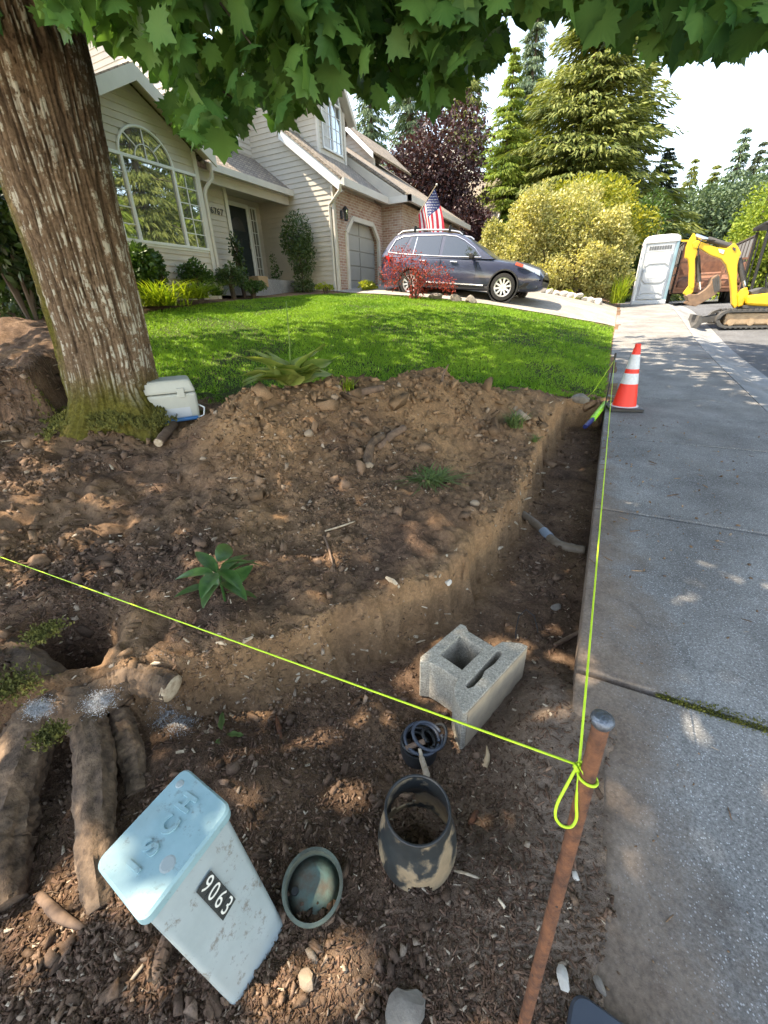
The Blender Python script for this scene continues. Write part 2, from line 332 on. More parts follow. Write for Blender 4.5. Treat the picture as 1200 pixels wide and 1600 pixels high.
def make_crumb(name, dark, warm, bright):
    m, nt, b = _new(name); g = nt.nodes.new('ShaderNodeAttribute'); g.attribute_name = 'rnd'; k = nt.nodes.new('ShaderNodeAttribute'); k.attribute_name = 'clay'; co = coords(nt, 'w')
    d = ramp(nt, g.outputs['Fac'], [(0, tuple(x*.55 for x in dark)), (.5, dark), (.92, tuple(x*1.6 for x in dark)), (.985, bright), (1, tuple(min(.7, x*1.5) for x in bright))])
    w_ = ramp(nt, g.outputs['Fac'], [(0, tuple(x*.6 for x in warm)), (.5, warm), (.92, tuple(x*1.35 for x in warm)), (.985, bright), (1, tuple(min(.7, x*1.5) for x in bright))])
    c = mix(nt, k.outputs['Fac'], d, w_); c = mix(nt, .5, c, ramp(nt, noise(nt, co, 140, 4), [(.3, (.5,)*3), (.7, (1.45,)*3)]), 'MULTIPLY')
    nt.links.new(c, b.inputs['Base Color']); b.inputs['Roughness'].default_value = .95; b.inputs['Specular IOR Level'].default_value = .15; bump(nt, b, noise(nt, co, 180, 4), .7, .004)
make_crumb('clod', (.125, .084, .060), (.26, .165, .092), (.34, .27, .20)); make_crumb('chip', (.115, .070, .048), (.20, .125, .075), (.46, .38, .28))
mat('stone', (.27, .24, .20), (.16, .135, .11), .9, 18, bmp=.6, bscale=70)
mat('stone_tan', (.34, .26, .18), (.22, .165, .115), .9, 18, bmp=.6, bscale=70)
mat('stone_pale', (.55, .52, .46), (.36, .33, .29), .85, 25, bmp=.4)
leafmat('grass', (.085, .215, .012), (.265, .42, .040), .3, .55, .9, spec=.2)
leafmat('maple', (.040, .115, .030), (.125, .245, .060), .42, .5, 1.2, spec=.25)
leafmat('fir', (.070, .105, .022), (.225, .245, .055), .3, .7, .5)
leafmat('fir_blue', (.050, .092, .058), (.14, .195, .10), .2, .7, .35)
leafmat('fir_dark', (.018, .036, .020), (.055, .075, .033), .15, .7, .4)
leafmat('fir_bright', (.10, .18, .02), (.28, .34, .04), .35, .7, .5)
leafmat('yellow_leaf', (.11, .155, .014), (.36, .34, .028), .35, .6, .8)
leafmat('hedge', (.16, .185, .040), (.60, .55, .22), .35, .45, .6)
leafmat('plum', (.018, .009, .011), (.058, .022, .024), .2, .5, .8)
leafmat('laceleaf', (.13, .022, .020), (.44, .065, .045), .4, .6, 1.5)
leafmat('shrub', (.025, .060, .012), (.085, .150, .028), .3, .5, 2)
leafmat('camellia', (.022, .052, .014), (.10, .145, .045), .2, .35, 2.5)
leafmat('lime_plant', (.17, .24, .012), (.42, .44, .03), .4, .5, 2)
leafmat('rhody', (.012, .030, .008), (.05, .085, .02), .25, .4, 2)
leafmat('fan_grass', (.10, .185, .010), (.33, .40, .028), .4, .5, 1.5)
leafmat('weed', (.075, .125, .030), (.17, .23, .07), .3, .6, 4)
mat('siding', (.53, .475, .395), (.47, .425, .36), .75, 3, world=True, bmp=.15, bscale=90)
mat('trim', (.60, .56, .49), (.54, .50, .44), .6, 3, world=True)
mat('trim_white', (.72, .72, .70), (.64, .64, .62), .5, 4, world=True)
mat('garage_door', (.36, .345, .315), (.33, .32, .29), .6, 3)
mat('black_metal', (.018, .018, .02), (.010, .010, .012), .5, 12)
mat('dark_door', (.018, .028, .030), (.012, .018, .02), .35, 5)
def make_shingle():
    m, nt, b = _new('shingle'); co = coords(nt, 'w'); br = nt.nodes.new('ShaderNodeTexBrick')
    mp = N(nt, 'ShaderNodeMapping'); mp.inputs['Rotation'].default_value = (0, 0, 0); sx = N(nt, 'ShaderNodeSeparateXYZ'); nt.links.new(co, sx.inputs[0])
    cb = N(nt, 'ShaderNodeCombineXYZ'); ad = N(nt, 'ShaderNodeMath', operation='ADD'); nt.links.new(sx.outputs[0], ad.inputs[0]); nt.links.new(sx.outputs[1], ad.inputs[1]); nt.links.new(ad.outputs[0], cb.inputs[0]); nt.links.new(sx.outputs[2], cb.inputs[1])
    nt.links.new(cb.outputs[0], br.inputs['Vector']); br.inputs['Scale'].default_value = 1; br.inputs['Brick Width'].default_value = .16; br.inputs['Row Height'].default_value = .10; br.inputs['Mortar Size'].default_value = .008
    br.inputs['Color1'].default_value = (.20, .165, .13, 1); br.inputs['Color2'].default_value = (.30, .245, .185, 1); br.inputs['Mortar'].default_value = (.07, .06, .05, 1)
    c = mix(nt, .5, br.outputs['Color'], ramp(nt, noise(nt, co, 5, 5), [(.3, (.7,)*3), (.7, (1.3,)*3)]), 'MULTIPLY')
    nt.links.new(c, b.inputs['Base Color']); b.inputs['Roughness'].default_value = .9; bump(nt, b, br.outputs['Color'], .8, .02)
make_shingle()
def make_brick():
    m, nt, b = _new('brick'); co = coords(nt, 'w'); br = nt.nodes.new('ShaderNodeTexBrick'); sx = N(nt, 'ShaderNodeSeparateXYZ'); nt.links.new(co, sx.inputs[0])
    cb = N(nt, 'ShaderNodeCombineXYZ'); ad = N(nt, 'ShaderNodeMath', operation='ADD'); nt.links.new(sx.outputs[0], ad.inputs[0]); nt.links.new(sx.outputs[1], ad.inputs[1]); nt.links.new(ad.outputs[0], cb.inputs[0]); nt.links.new(sx.outputs[2], cb.inputs[1])
    nt.links.new(cb.outputs[0], br.inputs['Vector']); br.inputs['Scale'].default_value = 1; br.inputs['Brick Width'].default_value = .21; br.inputs['Row Height'].default_value = .075; br.inputs['Mortar Size'].default_value = .007; br.inputs['Bias'].default_value = -.1
    br.inputs['Color1'].default_value = (.30, .175, .125, 1); br.inputs['Color2'].default_value = (.40, .30, .235, 1); br.inputs['Mortar'].default_value = (.48, .44, .39, 1)
    c = mix(nt, .5, br.outputs['Color'], ramp(nt, noise(nt, co, 9, 4), [(.3, (.75,)*3), (.7, (1.3,)*3)]), 'MULTIPLY')
    nt.links.new(c, b.inputs['Base Color']); b.inputs['Roughness'].default_value = .9; bump(nt, b, br.outputs['Fac'], -.5, .01)
make_brick()
def make_glass(name, c=(.02, .025, .028), k=.42, rough=.015):
    m, nt, b = _new(name); b.inputs['Base Color'].default_value = c4(c); b.inputs['Roughness'].default_value = .25
    g = nt.nodes.new('ShaderNodeBsdfGlossy'); g.inputs['Roughness'].default_value = rough; g.inputs['Color'].default_value = (.9, .95, .95, 1)
    co = coords(nt, 'w'); bn = N(nt, 'ShaderNodeBump'); bn.inputs['Strength'].default_value = .03; bn.inputs['Distance'].default_value = .02; nt.links.new(noise(nt, co, 1.6, 2), bn.inputs['Height']); nt.links.new(bn.outputs[0], g.inputs['Normal'])
    mx = nt.nodes.new('ShaderNodeMixShader'); mx.inputs[0].default_value = k; nt.links.new(b.outputs[0], mx.inputs[1]); nt.links.new(g.outputs[0], mx.inputs[2]); nt.links.new(mx.outputs[0], nt.nodes['Material Output'].inputs[0])
make_glass('window_glass'); make_glass('car_glass', (.012, .014, .016), .10)
mat('curtain', (.55, .54, .52), (.40, .39, .38), .9, 5)
mat('car_blue', (.035, .042, .085), (.028, .034, .072), .32, 2, spec=.6, coat=.6)
mat('car_black', (.022, .022, .024), None, .6, 20); mat('tyre', (.022, .021, .021), (.015, .015, .015), .85, 20)
mat('chrome', (.75, .76, .78), (.68, .69, .7), .22, 5, metal=.9); mat('rim', (.62, .62, .64), (.55, .55, .56), .3, 5, metal=.6)
mat('lamp_red', (.45, .02, .02), None, .25, 5); mat('lamp_clear', (.62, .64, .66), None, .12, 5, metal=.3); mat('lamp_amber', (.55, .10, .06), None, .3, 5)
def make_lid():
    m, nt, b = _new('plastic_lid'); co = coords(nt, True)
    c = ramp(nt, noise(nt, co, 9, 5, .65), [(.3, (.215, .345, .375)), (.7, (.30, .445, .475))])
    c = mix(nt, ramp(nt, noise(nt, co, 34, 7, .8), [(.57, (0,)*3), (.68, (.7,)*3)]), c, (.12, .13, .115)); c = mix(nt, ramp(nt, noise(nt, co, 6, 3), [(.55, (0,)*3), (.75, (.35,)*3)]), c, (.24, .23, .18))
    nt.links.new(c, b.inputs['Base Color']); b.inputs['Roughness'].default_value = .55; bump(nt, b, noise(nt, co, 70, 4), .15, .001)
make_lid()
def make_box():
    m, nt, b = _new('plastic_body'); co = coords(nt, True)
    c = ramp(nt, noise(nt, co, 7, 5, .65), [(.3, (.27, .315, .31)), (.7, (.35, .395, .395))])
    c = mix(nt, ramp(nt, noise(nt, co, 26, 6, .8), [(.57, (0,)*3), (.66, (.8,)*3)]), c, (.15, .13, .105)); c = mix(nt, ramp(nt, noise(nt, co, 4, 4), [(.5, (0,)*3), (.8, (.4,)*3)]), c, (.26, .235, .19)); nt.links.new(c, b.inputs['Base Color']); b.inputs['Roughness'].default_value = .5; bump(nt, b, noise(nt, co, 90, 4), .12, .001)
make_box()
mat('sticker', (.012, .018, .020), None, .35, 20); mat('digit', (.75, .73, .66), (.68, .66, .58), .5, 30)
def make_pipe():
    m, nt, b = _new('muddy_pipe'); co = coords(nt, True); f = ramp(nt, noise(nt, co, 9, 6, .6), [(.475, (0,)*3), (.555, (1,)*3)])
    c = mix(nt, f, mix(nt, noise(nt, co, 30, 4), (.016, .018, .019), (.045, .05, .05)), mix(nt, noise(nt, co, 25, 5), (.13, .095, .055), (.33, .25, .155))); nt.links.new(c, b.inputs['Base Color'])
    nt.links.new(ramp(nt, f, [(0, (.35,)*3), (1, (.9,)*3)]), b.inputs['Roughness']); bump(nt, b, f, .5, .003)
make_pipe()
mat('black_plastic', (.016, .017, .018), (.03, .03, .03), .45, 14, bmp=.2); mat('grey_plastic', (.055, .065, .085), (.042, .05, .068), .5, 10)
mat('green_ring', (.13, .155, .12), (.06, .065, .05), .7, 15, bmp=.3); mat('green_disc', (.115, .185, .155), (.12, .088, .06), .85, 22, bmp=.4)
mat('string', (.50, .72, .02), (.42, .62, .015), .6, 40)
mat('rust', (.20, .082, .036), (.060, .028, .018), .8, 42, metal=.1, bmp=1, bscale=160, bdist=.003); mat('steel_head', (.20, .23, .28), (.11, .12, .14), .4, 60, metal=.7, bmp=.5)
mat('cone_orange', (.85, .035, .015), (.78, .03, .012), .5, 6); mat('cone_white', (.62, .64, .66), (.50, .52, .54), .35, 40)
mat('cooler', (.52, .53, .47), (.46, .47, .42), .55, 8); mat('blue_plastic', (.045, .17, .42), None, .45, 8); mat('lime_plastic', (.36, .78, .03), None, .45, 8); mat('navy_plastic', (.02, .03, .14), None, .45, 8)
mat('pvc', (.20, .155, .11), (.12, .088, .06), .6, 18, bmp=.3); mat('clamp', (.25, .30, .37), None, .5, 20)
mat('potty_grey', (.56, .585, .61), (.50, .525, .55), .5, 4); mat('potty_white', (.82, .83, .83), None, .5, 4); mat('potty_blue', (.24, .37, .43), None, .5, 4); mat('potty_dark', (.16, .17, .18), None, .7, 4)
mat('digger_yellow', (.72, .46, .012), (.62, .38, .010), .45, 5); mat('digger_grey', (.085, .08, .075), (.05, .05, .05), .7, 8); mat('bucket_steel', (.27, .17, .105), (.15, .10, .07), .7, 9, metal=.2, bmp=.3); mat('mud', (.42, .31, .20), (.28, .2, .13), .95, 12)
mat('trailer_rust', (.23, .105, .058), (.12, .06, .04), .85, 7); mat('trailer_dark', (.07, .062, .058), None, .8, 7); mat('mesh_tarp', (.16, .165, .17), None, .9, 30)
mat('flag_red', (.52, .022, .045), None, .8, 6); mat('flag_white', (.72, .72, .72), None, .8, 6); mat('flag_blue', (.035, .045, .15), None, .8, 6)
mat('cardboard', (.34, .235, .135), None, .9, 8); mat('terracotta', (.42, .35, .29), None, .9, 8)
leafmat('joint_moss', (.075, .085, .014), (.21, .20, .035), .2, .8, 6)
# ------------------------------------------------------------------ lie of the land
_SY = np.array([-40, 0, 8, 10, 11.5, 13, 14.5, 16, 17.5, 19, 20.5, 22, 26, 34, 60, 300]); _SZ = np.array([-2.1, 0, .427, .535, .645, .80, .95, 1.09, 1.20, 1.27, 1.31, 1.335, 1.38, 1.45, 1.7, 2.0])
def S(Y): return (np.interp(Y-.5, _SY, _SZ)+np.interp(Y, _SY, _SZ)*2+np.interp(Y+.5, _SY, _SZ))/4
EXC = np.array([(.6, 5.68), (-.05, 5.66), (-.31, 5.5), (-.37, 4.6), (-.35, 3.4), (-.37, 2.5), (-.5, 1.85), (-.74, 1.36), (-1.08, .92), (-1.32, .62), (-1.62, .33), (-1.9, -.3), (-1.5, -1.6), (.6, -1.6)])
LAWN = np.array([(-4.3, 2.35), (-3.2, 3.1), (-2.5, 3.7), (-1.9, 4.6), (-1.1, 5.2), (-.35, 5.75), (.11, 5.9), (.11, 13.3), (-.9, 12.7), (-2, 12.4), (-4.5, 12.3), (-7.4, 12.2), (-8.4, 11.5), (-8.75, 9.6), (-8.5, 7.4), (-8.2, 5.9), (-7.2, 4.6), (-5.6, 3.2)])
def sdist(X, Y, P):
    """signed distance to polygon, negative inside"""
    d = np.full(X.shape, 1e9); ins = np.zeros(X.shape, bool)
    for i in range(len(P)):
        a = P[i]; b = P[(i+1) % len(P)]; e = b-a; t = np.clip(((X-a[0])*e[0]+(Y-a[1])*e[1])/(e @ e), 0, 1)
        d = np.minimum(d, np.hypot(X-a[0]-t*e[0], Y-a[1]-t*e[1]))
        c = ((a[1] > Y) != (b[1] > Y)) & (X < (b[0]-a[0])*(Y-a[1])/(b[1]-a[1]+1e-12)+a[0]); ins ^= c
    return np.where(ins, -d, d)
def sdseg(X, Y, a, b):
    e = np.array(b)-np.array(a); t = np.clip(((X-a[0])*e[0]+(Y-a[1])*e[1])/(e @ e), 0, 1); return np.hypot(X-a[0]-t*e[0], Y-a[1]-t*e[1]), t
BANK = np.array([atZ(-330, 735, .42)[:2], atZ(-100, 705, .46)[:2], atZ(30, 692, .48)[:2], atZ(88, 684, .50)[:2], (-4.75, 2.45), (-6.2, 3.1), (-8, 2.5), (-8, .5)])
HOLE = atZ(118, 1022, .13)[:2]
def base(X, Y):
    d = np.clip(-X+.1, 0, 12); k = sstep(4, 11, Y)
    rA = .11*d+.004*d*d; rB = 1.5*(1-np.exp(-d/5)); r = rA*(1-k)+rB*k
    r = np.where(d > 9, np.minimum(r, 1.42), r)
    z = S(Y)+r
    z = np.where(X > .3, S(Y)-.3, z); return np.where(X > 9.9, S(Y)+.02+.02*np.clip(X-9.9, 0, 30), z)
def soil_mask(X, Y): return sstep(.9, -.2, sdist(X, Y, np.array([(-6.6, -2), (-6.6, 2.6), (-4.4, 2.5), (-3, 3.5), (-2, 4.9), (-.4, 6.0), (.6, 6.0), (.6, -2)])))
def T(X, Y, det=True):
    X = np.asarray(X, float); Y = np.asarray(Y, float); z = base(X, Y)
    dirt = soil_mask(X, Y)*(X < .45)
    # the heap of dug soil and its shoulders
    d, t = sdseg(X, Y, (-2.28, 2.42), (-1.42, 3.85)); hh = (.46+.05*t)*np.exp(-(d/.56)**2)
    d2, t2 = sdseg(X, Y, (-1.42, 3.85), (-.62, 4.9)); hh = np.maximum(hh, (.46-.28*t2)*np.exp(-(d2/.50)**2))
    hh = hh+.16*np.exp(-(((X+1.3)/.7)**2+((Y-2.3)/.6)**2))
    hh = hh+.06*np.exp(-(((X+3.75)/.62)**2+((Y-2.0)/.62)**2))
    z = z+hh*np.where(X < .1, 1, 0)
    if det: z = z+dirt*(.16*fbm(X*1.7, Y*1.7, 4, 3)+.11*fbm(X*8, Y*8, 3, 11)+.060*np.abs(fbm(X*19, Y*19, 3, 12))+.030*fbm(X*45, Y*45, 2, 13))
    bk_ = sdist(X, Y, BANK)+.16*fbm(X*2.6, Y*2.6, 3, 81)+(.05*fbm(X*11, Y*11, 3, 82) if det else 0); z = z+(.40+.10*fbm(X*3, Y*3, 2, 83))*sstep(.07, -.06, bk_)*np.clip(1.15+.9*bk_, .25, 1)*(X < -3)
    # excavation
    n = .12*fbm(X*2.2, Y*2.2, 3, 21)+(.09*fbm(X*9, Y*9, 3, 22)+.055*fbm(X*28, Y*28, 3, 23) if det else 0)
    sd = sdist(X, Y, EXC)+n
    fl = np.where(Y > 1.9, S(Y)-.17, 0.0); tz = sstep(1.2, 2.3, Y); near = -.125+.115*sstep(.86, .52, Y-.12*(X+.5)+.05*fbm(X*3, Y*3, 3, 5))
    fl = near*(1-tz)+(S(Y)-.235)*tz
    up = sstep(-.17, .09, X+.05*fbm(X*5, Y*5, 3, 8))*sstep(1.75, 1.15, Y); fl = fl*(1-up)+(S(Y)+.012)*up
    fl = fl-.06*sstep(-.9, -1.3, X)*sstep(.5, 0, Y)
    if det: fl = fl+.035*fbm(X*5, Y*5, 4, 31)+.030*fbm(X*22, Y*22, 3, 33)+.012*fbm(X*60, Y*60, 2, 34)
    m = sstep(.032, -.036, sd); m = np.where(Y > 5.75, m*0, m); z = np.where(X < .6, z*(1-m)+fl*m, z)
    z = z-.36*np.exp(-(((X-HOLE[0])/.17)**2+((Y-HOLE[1])/.14)**2)**1.5)      # burrow beside the root
    # soil spilt on the walk ends a hand's breadth in; under the walk the bed lies lower
    e = .26+.10*fbm(X*3, Y*3, 3, 44)*2+.05*sstep(1.2, .2, Y); z = np.where(X > .13, np.where(X < e, z, np.minimum(z, S(Y)-.16)), z)
    z = np.where((X > .3) & (X < 9.9), np.minimum(z, S(Y)-.16), z)
    return z
QX = np.arange(-7.2, 1.0, .02); QY = np.arange(-1.6, 7.4, .02); QZ = T(*np.meshgrid(QX, QY))
def Tq(X, Y):
    X = np.asarray(X, float); Y = np.asarray(Y, float); u = np.clip((X+7.2)/.02, 0, len(QX)-1.001); v = np.clip((Y+1.6)/.02, 0, len(QY)-1.001); i = u.astype(int); j = v.astype(int); fu = u-i; fv = v-j
    z = (QZ[j, i]*(1-fu)+QZ[j, i+1]*fu)*(1-fv)+(QZ[j+1, i]*(1-fu)+QZ[j+1, i+1]*fu)*fv; out = (X < -7.15) | (X > .96) | (Y < -1.55) | (Y > 7.3)
    return np.where(out, base(X, Y), z) if out.any() else z
def Tz(x, y): return float(Tq(np.array([x]), np.array([y]))[0])
def onT(x, y, lift=0.):
    """where the ray through a photo pixel meets the ground"""
    d = ray(x, y); t = np.concatenate([np.arange(.5, 8, .01), np.arange(8, 40, .05)]); P = CAM+t[:, None]*d; h = P[:, 2]-lift-Tq(P[:, 0], P[:, 1])
    k = np.argmax(h < 0); k = k if h[k] < 0 else len(t)-1; return P[k]
def clayf(X, Y):
    sE = sdist(X, Y, EXC)+.12*fbm(X*2.2, Y*2.2, 3, 21); bank = np.exp(-(sE/.10)**2)*sstep(.3, .9, Y)*(X < .1); d, t = sdseg(X, Y, (-2.3, 2.4), (-.9, 4.4))
    out = sstep(-.05, .15, sE); return np.clip(bank*(.75+1.2*fbm(X*4, Y*4, 3, 51))+out*(.18+.85*np.exp(-(d/.62)**2)+1.5*fbm(X*1.9, Y*1.9, 4, 52))-.35*np.exp(-(sdist(X, Y, BANK)/.25)**2)+.10+.6*fbm(X*5, Y*5, 3, 86), 0, 1)
def axis_pts(segs):
    o = []
    for a, b, st in segs: o.append(np.arange(a, b-1e-6, st))
    return np.unique(np.round(np.concatenate(o+[[segs[-1][1]]]), 5))
gx = axis_pts([(-150, -30, 20), (-30, -10, 2.5), (-10, -6.6, .3), (-6.6, -4.2, .035), (-4.2, -2.4, .026), (-2.4, .46, .0125), (.46, 1, .18), (1, 11, 1.), (11, 30, 3), (30, 160, 20)])
gy = axis_pts([(-40, -6, 4), (-6, -1, .5), (-1, 0, .05), (0, 2.2, .0115), (2.2, 4.4, .016), (4.4, 6.3, .025), (6.3, 14, .22), (14, 30, .8), (30, 80, 5), (80, 300, 40)])
GX, GY = np.meshgrid(gx, gy); gz = T(GX, GY); V = np.stack([GX, GY, gz], -1).reshape(-1, 3); nx = len(gx); ny = len(gy)
ii, jj = np.meshgrid(np.arange(nx-1), np.arange(ny-1)); i0 = (jj*nx+ii).ravel(); me = rawmesh('ground', V, np.stack([i0, i0+1, i0+1+nx, i0+nx], 1), smooth=True)
X_, Y_ = V[:, 0], V[:, 1]; sdE = sdist(X_, Y_, EXC)+.12*fbm(X_*2.2, Y_*2.2, 3, 21); sdL = sdist(X_, Y_, LAWN)
bank = np.exp(-((sdE-.0)/.12)**2)*sstep(.3, .9, Y_-.0*X_)*(X_ < .1); dm, tt = sdseg(X_, Y_, (-2.3, 2.4), (-.9, 4.6))
att = dict(clay=clayf(X_, Y_),
           dust=np.clip(sstep(-.45, .15, X_+.5*fbm(X_*4, Y_*4, 4, 53))*sstep(1.8, 1.2, Y_)*.9, 0, 1)*(sdE < .1),
           lawn=np.where((X_ < .12) & (soil_mask(X_, Y_) < .9), sstep(.12, -.12, sdL+.15*fbm(X_*5, Y_*5, 3, 54)), (X_ > 9.9)*1.0)*(1-.0*X_))
att['lawn'] = np.where((Y_ > 30) | (X_ < -14), .9, att['lawn'])
for k_, v_ in att.items():
    a = me.attributes.new(k_, 'FLOAT', 'POINT'); a.data.foreach_set('value', v_.astype(np.float32))
g = part('ground', me, 'soil'); g['kind'] = 'structure'; g['label'] = 'bare brown soil, dug bank, heap and lawn slope'
# ------------------------------------------------------------------ sidewalk, kerb, road, driveway
WX0, WX1 = .135, 1.715
wk = thing("sidewalk", None, None, (WX0, 0, 0)); wk["kind"] = "structure"
yj = [-3.2, -1.6, -.06, 1.435, 2.94, 4.5, 6.2, 7.75, 9.3, 10.85, 12.4]+[12.4+1.55*i for i in range(1, 19)]
for a, b in zip(yj[:-1], yj[1:]):
    r_ = random.Random(int(a*100)); dz = [r_.uniform(-.003, .003) for _ in range(4)]; gp = .013; mb = MB()
    pts = [(WX0, a+gp), (WX1, a+gp), (WX1, b-gp), (WX0, b-gp)]; top = [(x, y, float(S(y))+d) for (x, y), d in zip(pts, dz)]
    mb.quadbox([(x, y, z-.11) for x, y, z in top], top); part('paving_slab', mb, 'walk', wk, bevel=.008)
mb = MB(); mb.quadbox(*[[(x, y, float(S(y))-dz) for x, y in ((WX0+.03, -3.2), (WX1+.012, -3.2), (WX1+.012, 8), (WX0+.03, 8))] for dz in (.16, .085)]); part('bedding', mb, 'soil', wk)
kb = thing('kerb', None, None, (WX1, 0, 0)); kb['kind'] = 'structure'
ky = [-3.2+3.1*i for i in range(0, 15)]
for a, b in zip(ky[:-1], ky[1:]):
    rings = []
    for y in np.linspace(a+.006, b-.006, 5):
        s = float(S(y)); rings.append([(WX1+.014, y, s-.2), (WX1+.014, y, s-.008), (WX1+.10, y, s-.012), (WX1+.20, y, s-.04), (WX1+.30, y, s-.085), (WX1+.40, y, s-.105), (WX1+.56, y, s-.095), (WX1+.56, y, s-.2)])
    mb = MB(); mb.loft(rings); part('kerb_stone', mb, 'curb', kb, smooth=30)
ys = np.concatenate([np.arange(-12, 40, 1.), np.arange(40, 290, 10.)]); xs = np.array([WX1+.555, 3.4, 5, 7, 9.6]); crown = np.array([-.10, -.075, -.05, -.06, -.1])
V = np.array([(x, y, float(S(y))+c) for y in ys for x, c in zip(xs, crown)]); n = len(xs); F = np.array([(j*n+i, j*n+i+1, (j+1)*n+i+1, (j+1)*n+i) for j in range(len(ys)-1) for i in range(n-1)])
rd = part('road', rawmesh('road', V, F, smooth=True), 'asphalt'); rd['kind'] = 'structure'
mb = MB(); mb.loft([[(9.6, y, float(S(y))-.2), (9.6, y, float(S(y))+.03), (9.95, y, float(S(y))+.05), (9.95, y, float(S(y))-.2)] for y in np.arange(-12, 60, 2.)]); fk = part('far_kerb', mb, 'curb'); fk['kind'] = 'structure'
# driveway from the garage down to the walk
dv = []; 
for x in np.linspace(-9.2, WX0-.004, 34):
    y0 = np.interp(x, [-9, -7.4, -4.5, -2, -.9, .13], [12.95, 12.3, 12.38, 12.48, 12.78, 13.4]); dv.append([(x, y, float(base(np.array(min(x, .1)), np.array(y)))+.022) for y in np.linspace(y0, np.interp(x, [-9, -3.4, -.8, .13], [22.3, 20.5, 18.3, 18.8]), 14)])
V = np.array(dv).reshape(-1, 3); F = np.array([(i*14+j, i*14+j+1, (i+1)*14+j+1, (i+1)*14+j) for i in range(33) for j in range(13)])
V[-14:, 2] = [float(S(y)) for y in V[-14:, 1]]
dr = part('driveway', rawmesh('driveway', V, F, smooth=True), 'drive'); dr['kind'] = 'structure'
# ------------------------------------------------------------------ lawn grass
def in_lawn(n, rs, near=False):
    X = rs.uniform(-8.8, .12, n); Y = rs.uniform(2.3, 13.3, n); k = sdist(X, Y, LAWN)+.06*fbm(X*5, Y*5, 2, 54) < -.0; return X[k], Y[k]
rs = np.random.default_rng(3); X, Y = in_lawn(420000, rs); dist = np.hypot(X, Y); k = rs.random(len(X)) < np.clip(1.25-dist*.055, .5, 1); X, Y = X[k], Y[k]
patch = fbm(X*1.3, Y*1.3, 4, 77)+.5; k = rs.random(len(X)) < np.clip(patch*1.9-.25, .25, 1); X, Y, patch = X[k], Y[k], patch[k]
n = len(X); Z = T(X, Y, False); P = np.stack([X, Y, Z-.005], 1); th = rs.random(n)*6.283; lean = rs.normal(size=(n, 2))*.55
up = unit(np.stack([lean[:, 0], lean[:, 1], np.ones(n)], 1)); side = np.stack([np.cos(th), np.sin(th), np.zeros(n)], 1); hgt = (.028+.035*rs.random(n))*(.7+.6*patch); wd = .0042+.0025*rs.random(n)+.0006*np.hypot(X, Y)*.8
tip = P+up*hgt[:, None]+np.stack([lean[:, 0], lean[:, 1], -np.abs(lean).sum(1)*.3], 1)*(hgt*.5)[:, None]
V = np.stack([P-side*wd[:, None], P+side*wd[:, None], tip], 1).reshape(-1, 3); F = np.arange(3*n).reshape(-1, 3)
gm = rawmesh('grass', V, F, np.repeat(np.clip(rs.random(n)*.6+(patch-.3)*.7, 0, 1), 3)); go = part('lawn_grass', gm, 'grass'); tag(go, 'short green lawn grass sloping up to the house', 'grass', kind='stuff')
# ------------------------------------------------------------------ the house
HX = (-9.6, 7.7, 2.0)
house = thing('house', 'grey clapboard two storey house with arched window and brick garage', 'house', HX)
EXPO = .132
class Plane:   # vertical wall plane: 'x' faces the street, 'y' faces back along the street
    def __init__(s, k, c): s.k = k; s.c = c
    def p(s, u, z, out=0): return (s.c+out, u, z) if s.k == 'x' else (u, s.c-out, z)
def wallmesh(pl, poly, m, name='wall', depth=.12, parent=None, label=None):
    mb = MB(); mb.prism([pl.p(u, z) for u, z in poly], np.array(pl.p(0, 0, -depth))-np.array(pl.p(0, 0, 0))); return part(name, mb, m, parent or house, label=label)
def clip_iv(poly, z):
    xs = []
    for i in range(len(poly)):
        (u0, z0), (u1, z1) = poly[i], poly[(i+1) % len(poly)]
        if (z0 <= z) != (z1 <= z): xs.append(u0+(u1-u0)*(z-z0)/(z1-z0))
    xs.sort(); return list(zip(xs[::2], xs[1::2]))
def siding(pl, poly, wall, holes=(), z0=None):
    zs = [z for _, z in poly]; z = z0 if z0 is not None else min(zs)
    while z < max(zs)-.03:
        zt = min(z+EXPO, max(zs)-.002); a = clip_iv(poly, z+.004); b = clip_iv(poly, zt-.004)
        for i, (u0, u1) in enumerate(a):
            t0, t1 = b[i] if i < len(b) else (u0, u1); segs = [(u0, u1, t0, t1)]
            for h in holes:
                hi = h(z+EXPO*.5) if callable(h) else ((h[0], h[1]) if h[2]-.02 < z+EXPO*.5 < h[3]+.02 else None)
                if hi is None: continue
                ns = []
                for (p, q, r_, s_) in segs:
                    if hi[1] <= p or hi[0] >= q: ns.append((p, q, r_, s_)); continue
                    if hi[0] > p: ns.append((p, hi[0], r_, hi[0]))
                    if hi[1] < q: ns.append((hi[1], q, hi[1], s_))
                segs = ns
            for p, q, r_, s_ in segs:
                if q-p < .04: continue
                mb = MB(); mb.quadbox([pl.p(p, z, .002), pl.p(q, z, .002), pl.p(q, z, .026), pl.p(p, z, .026)], [pl.p(r_, zt, .002), pl.p(s_, zt, .002), pl.p(s_, zt, .009), pl.p(r_, zt, .009)])
                part('plank', mb, 'siding', wall)
        z += EXPO
def board(name, p, q, w, h, m='trim', parent=None, up=(0, 0, 1)):
    mb = MB(); mb.bar(p, q, w, h, up); return part(name, mb, m, parent or house)
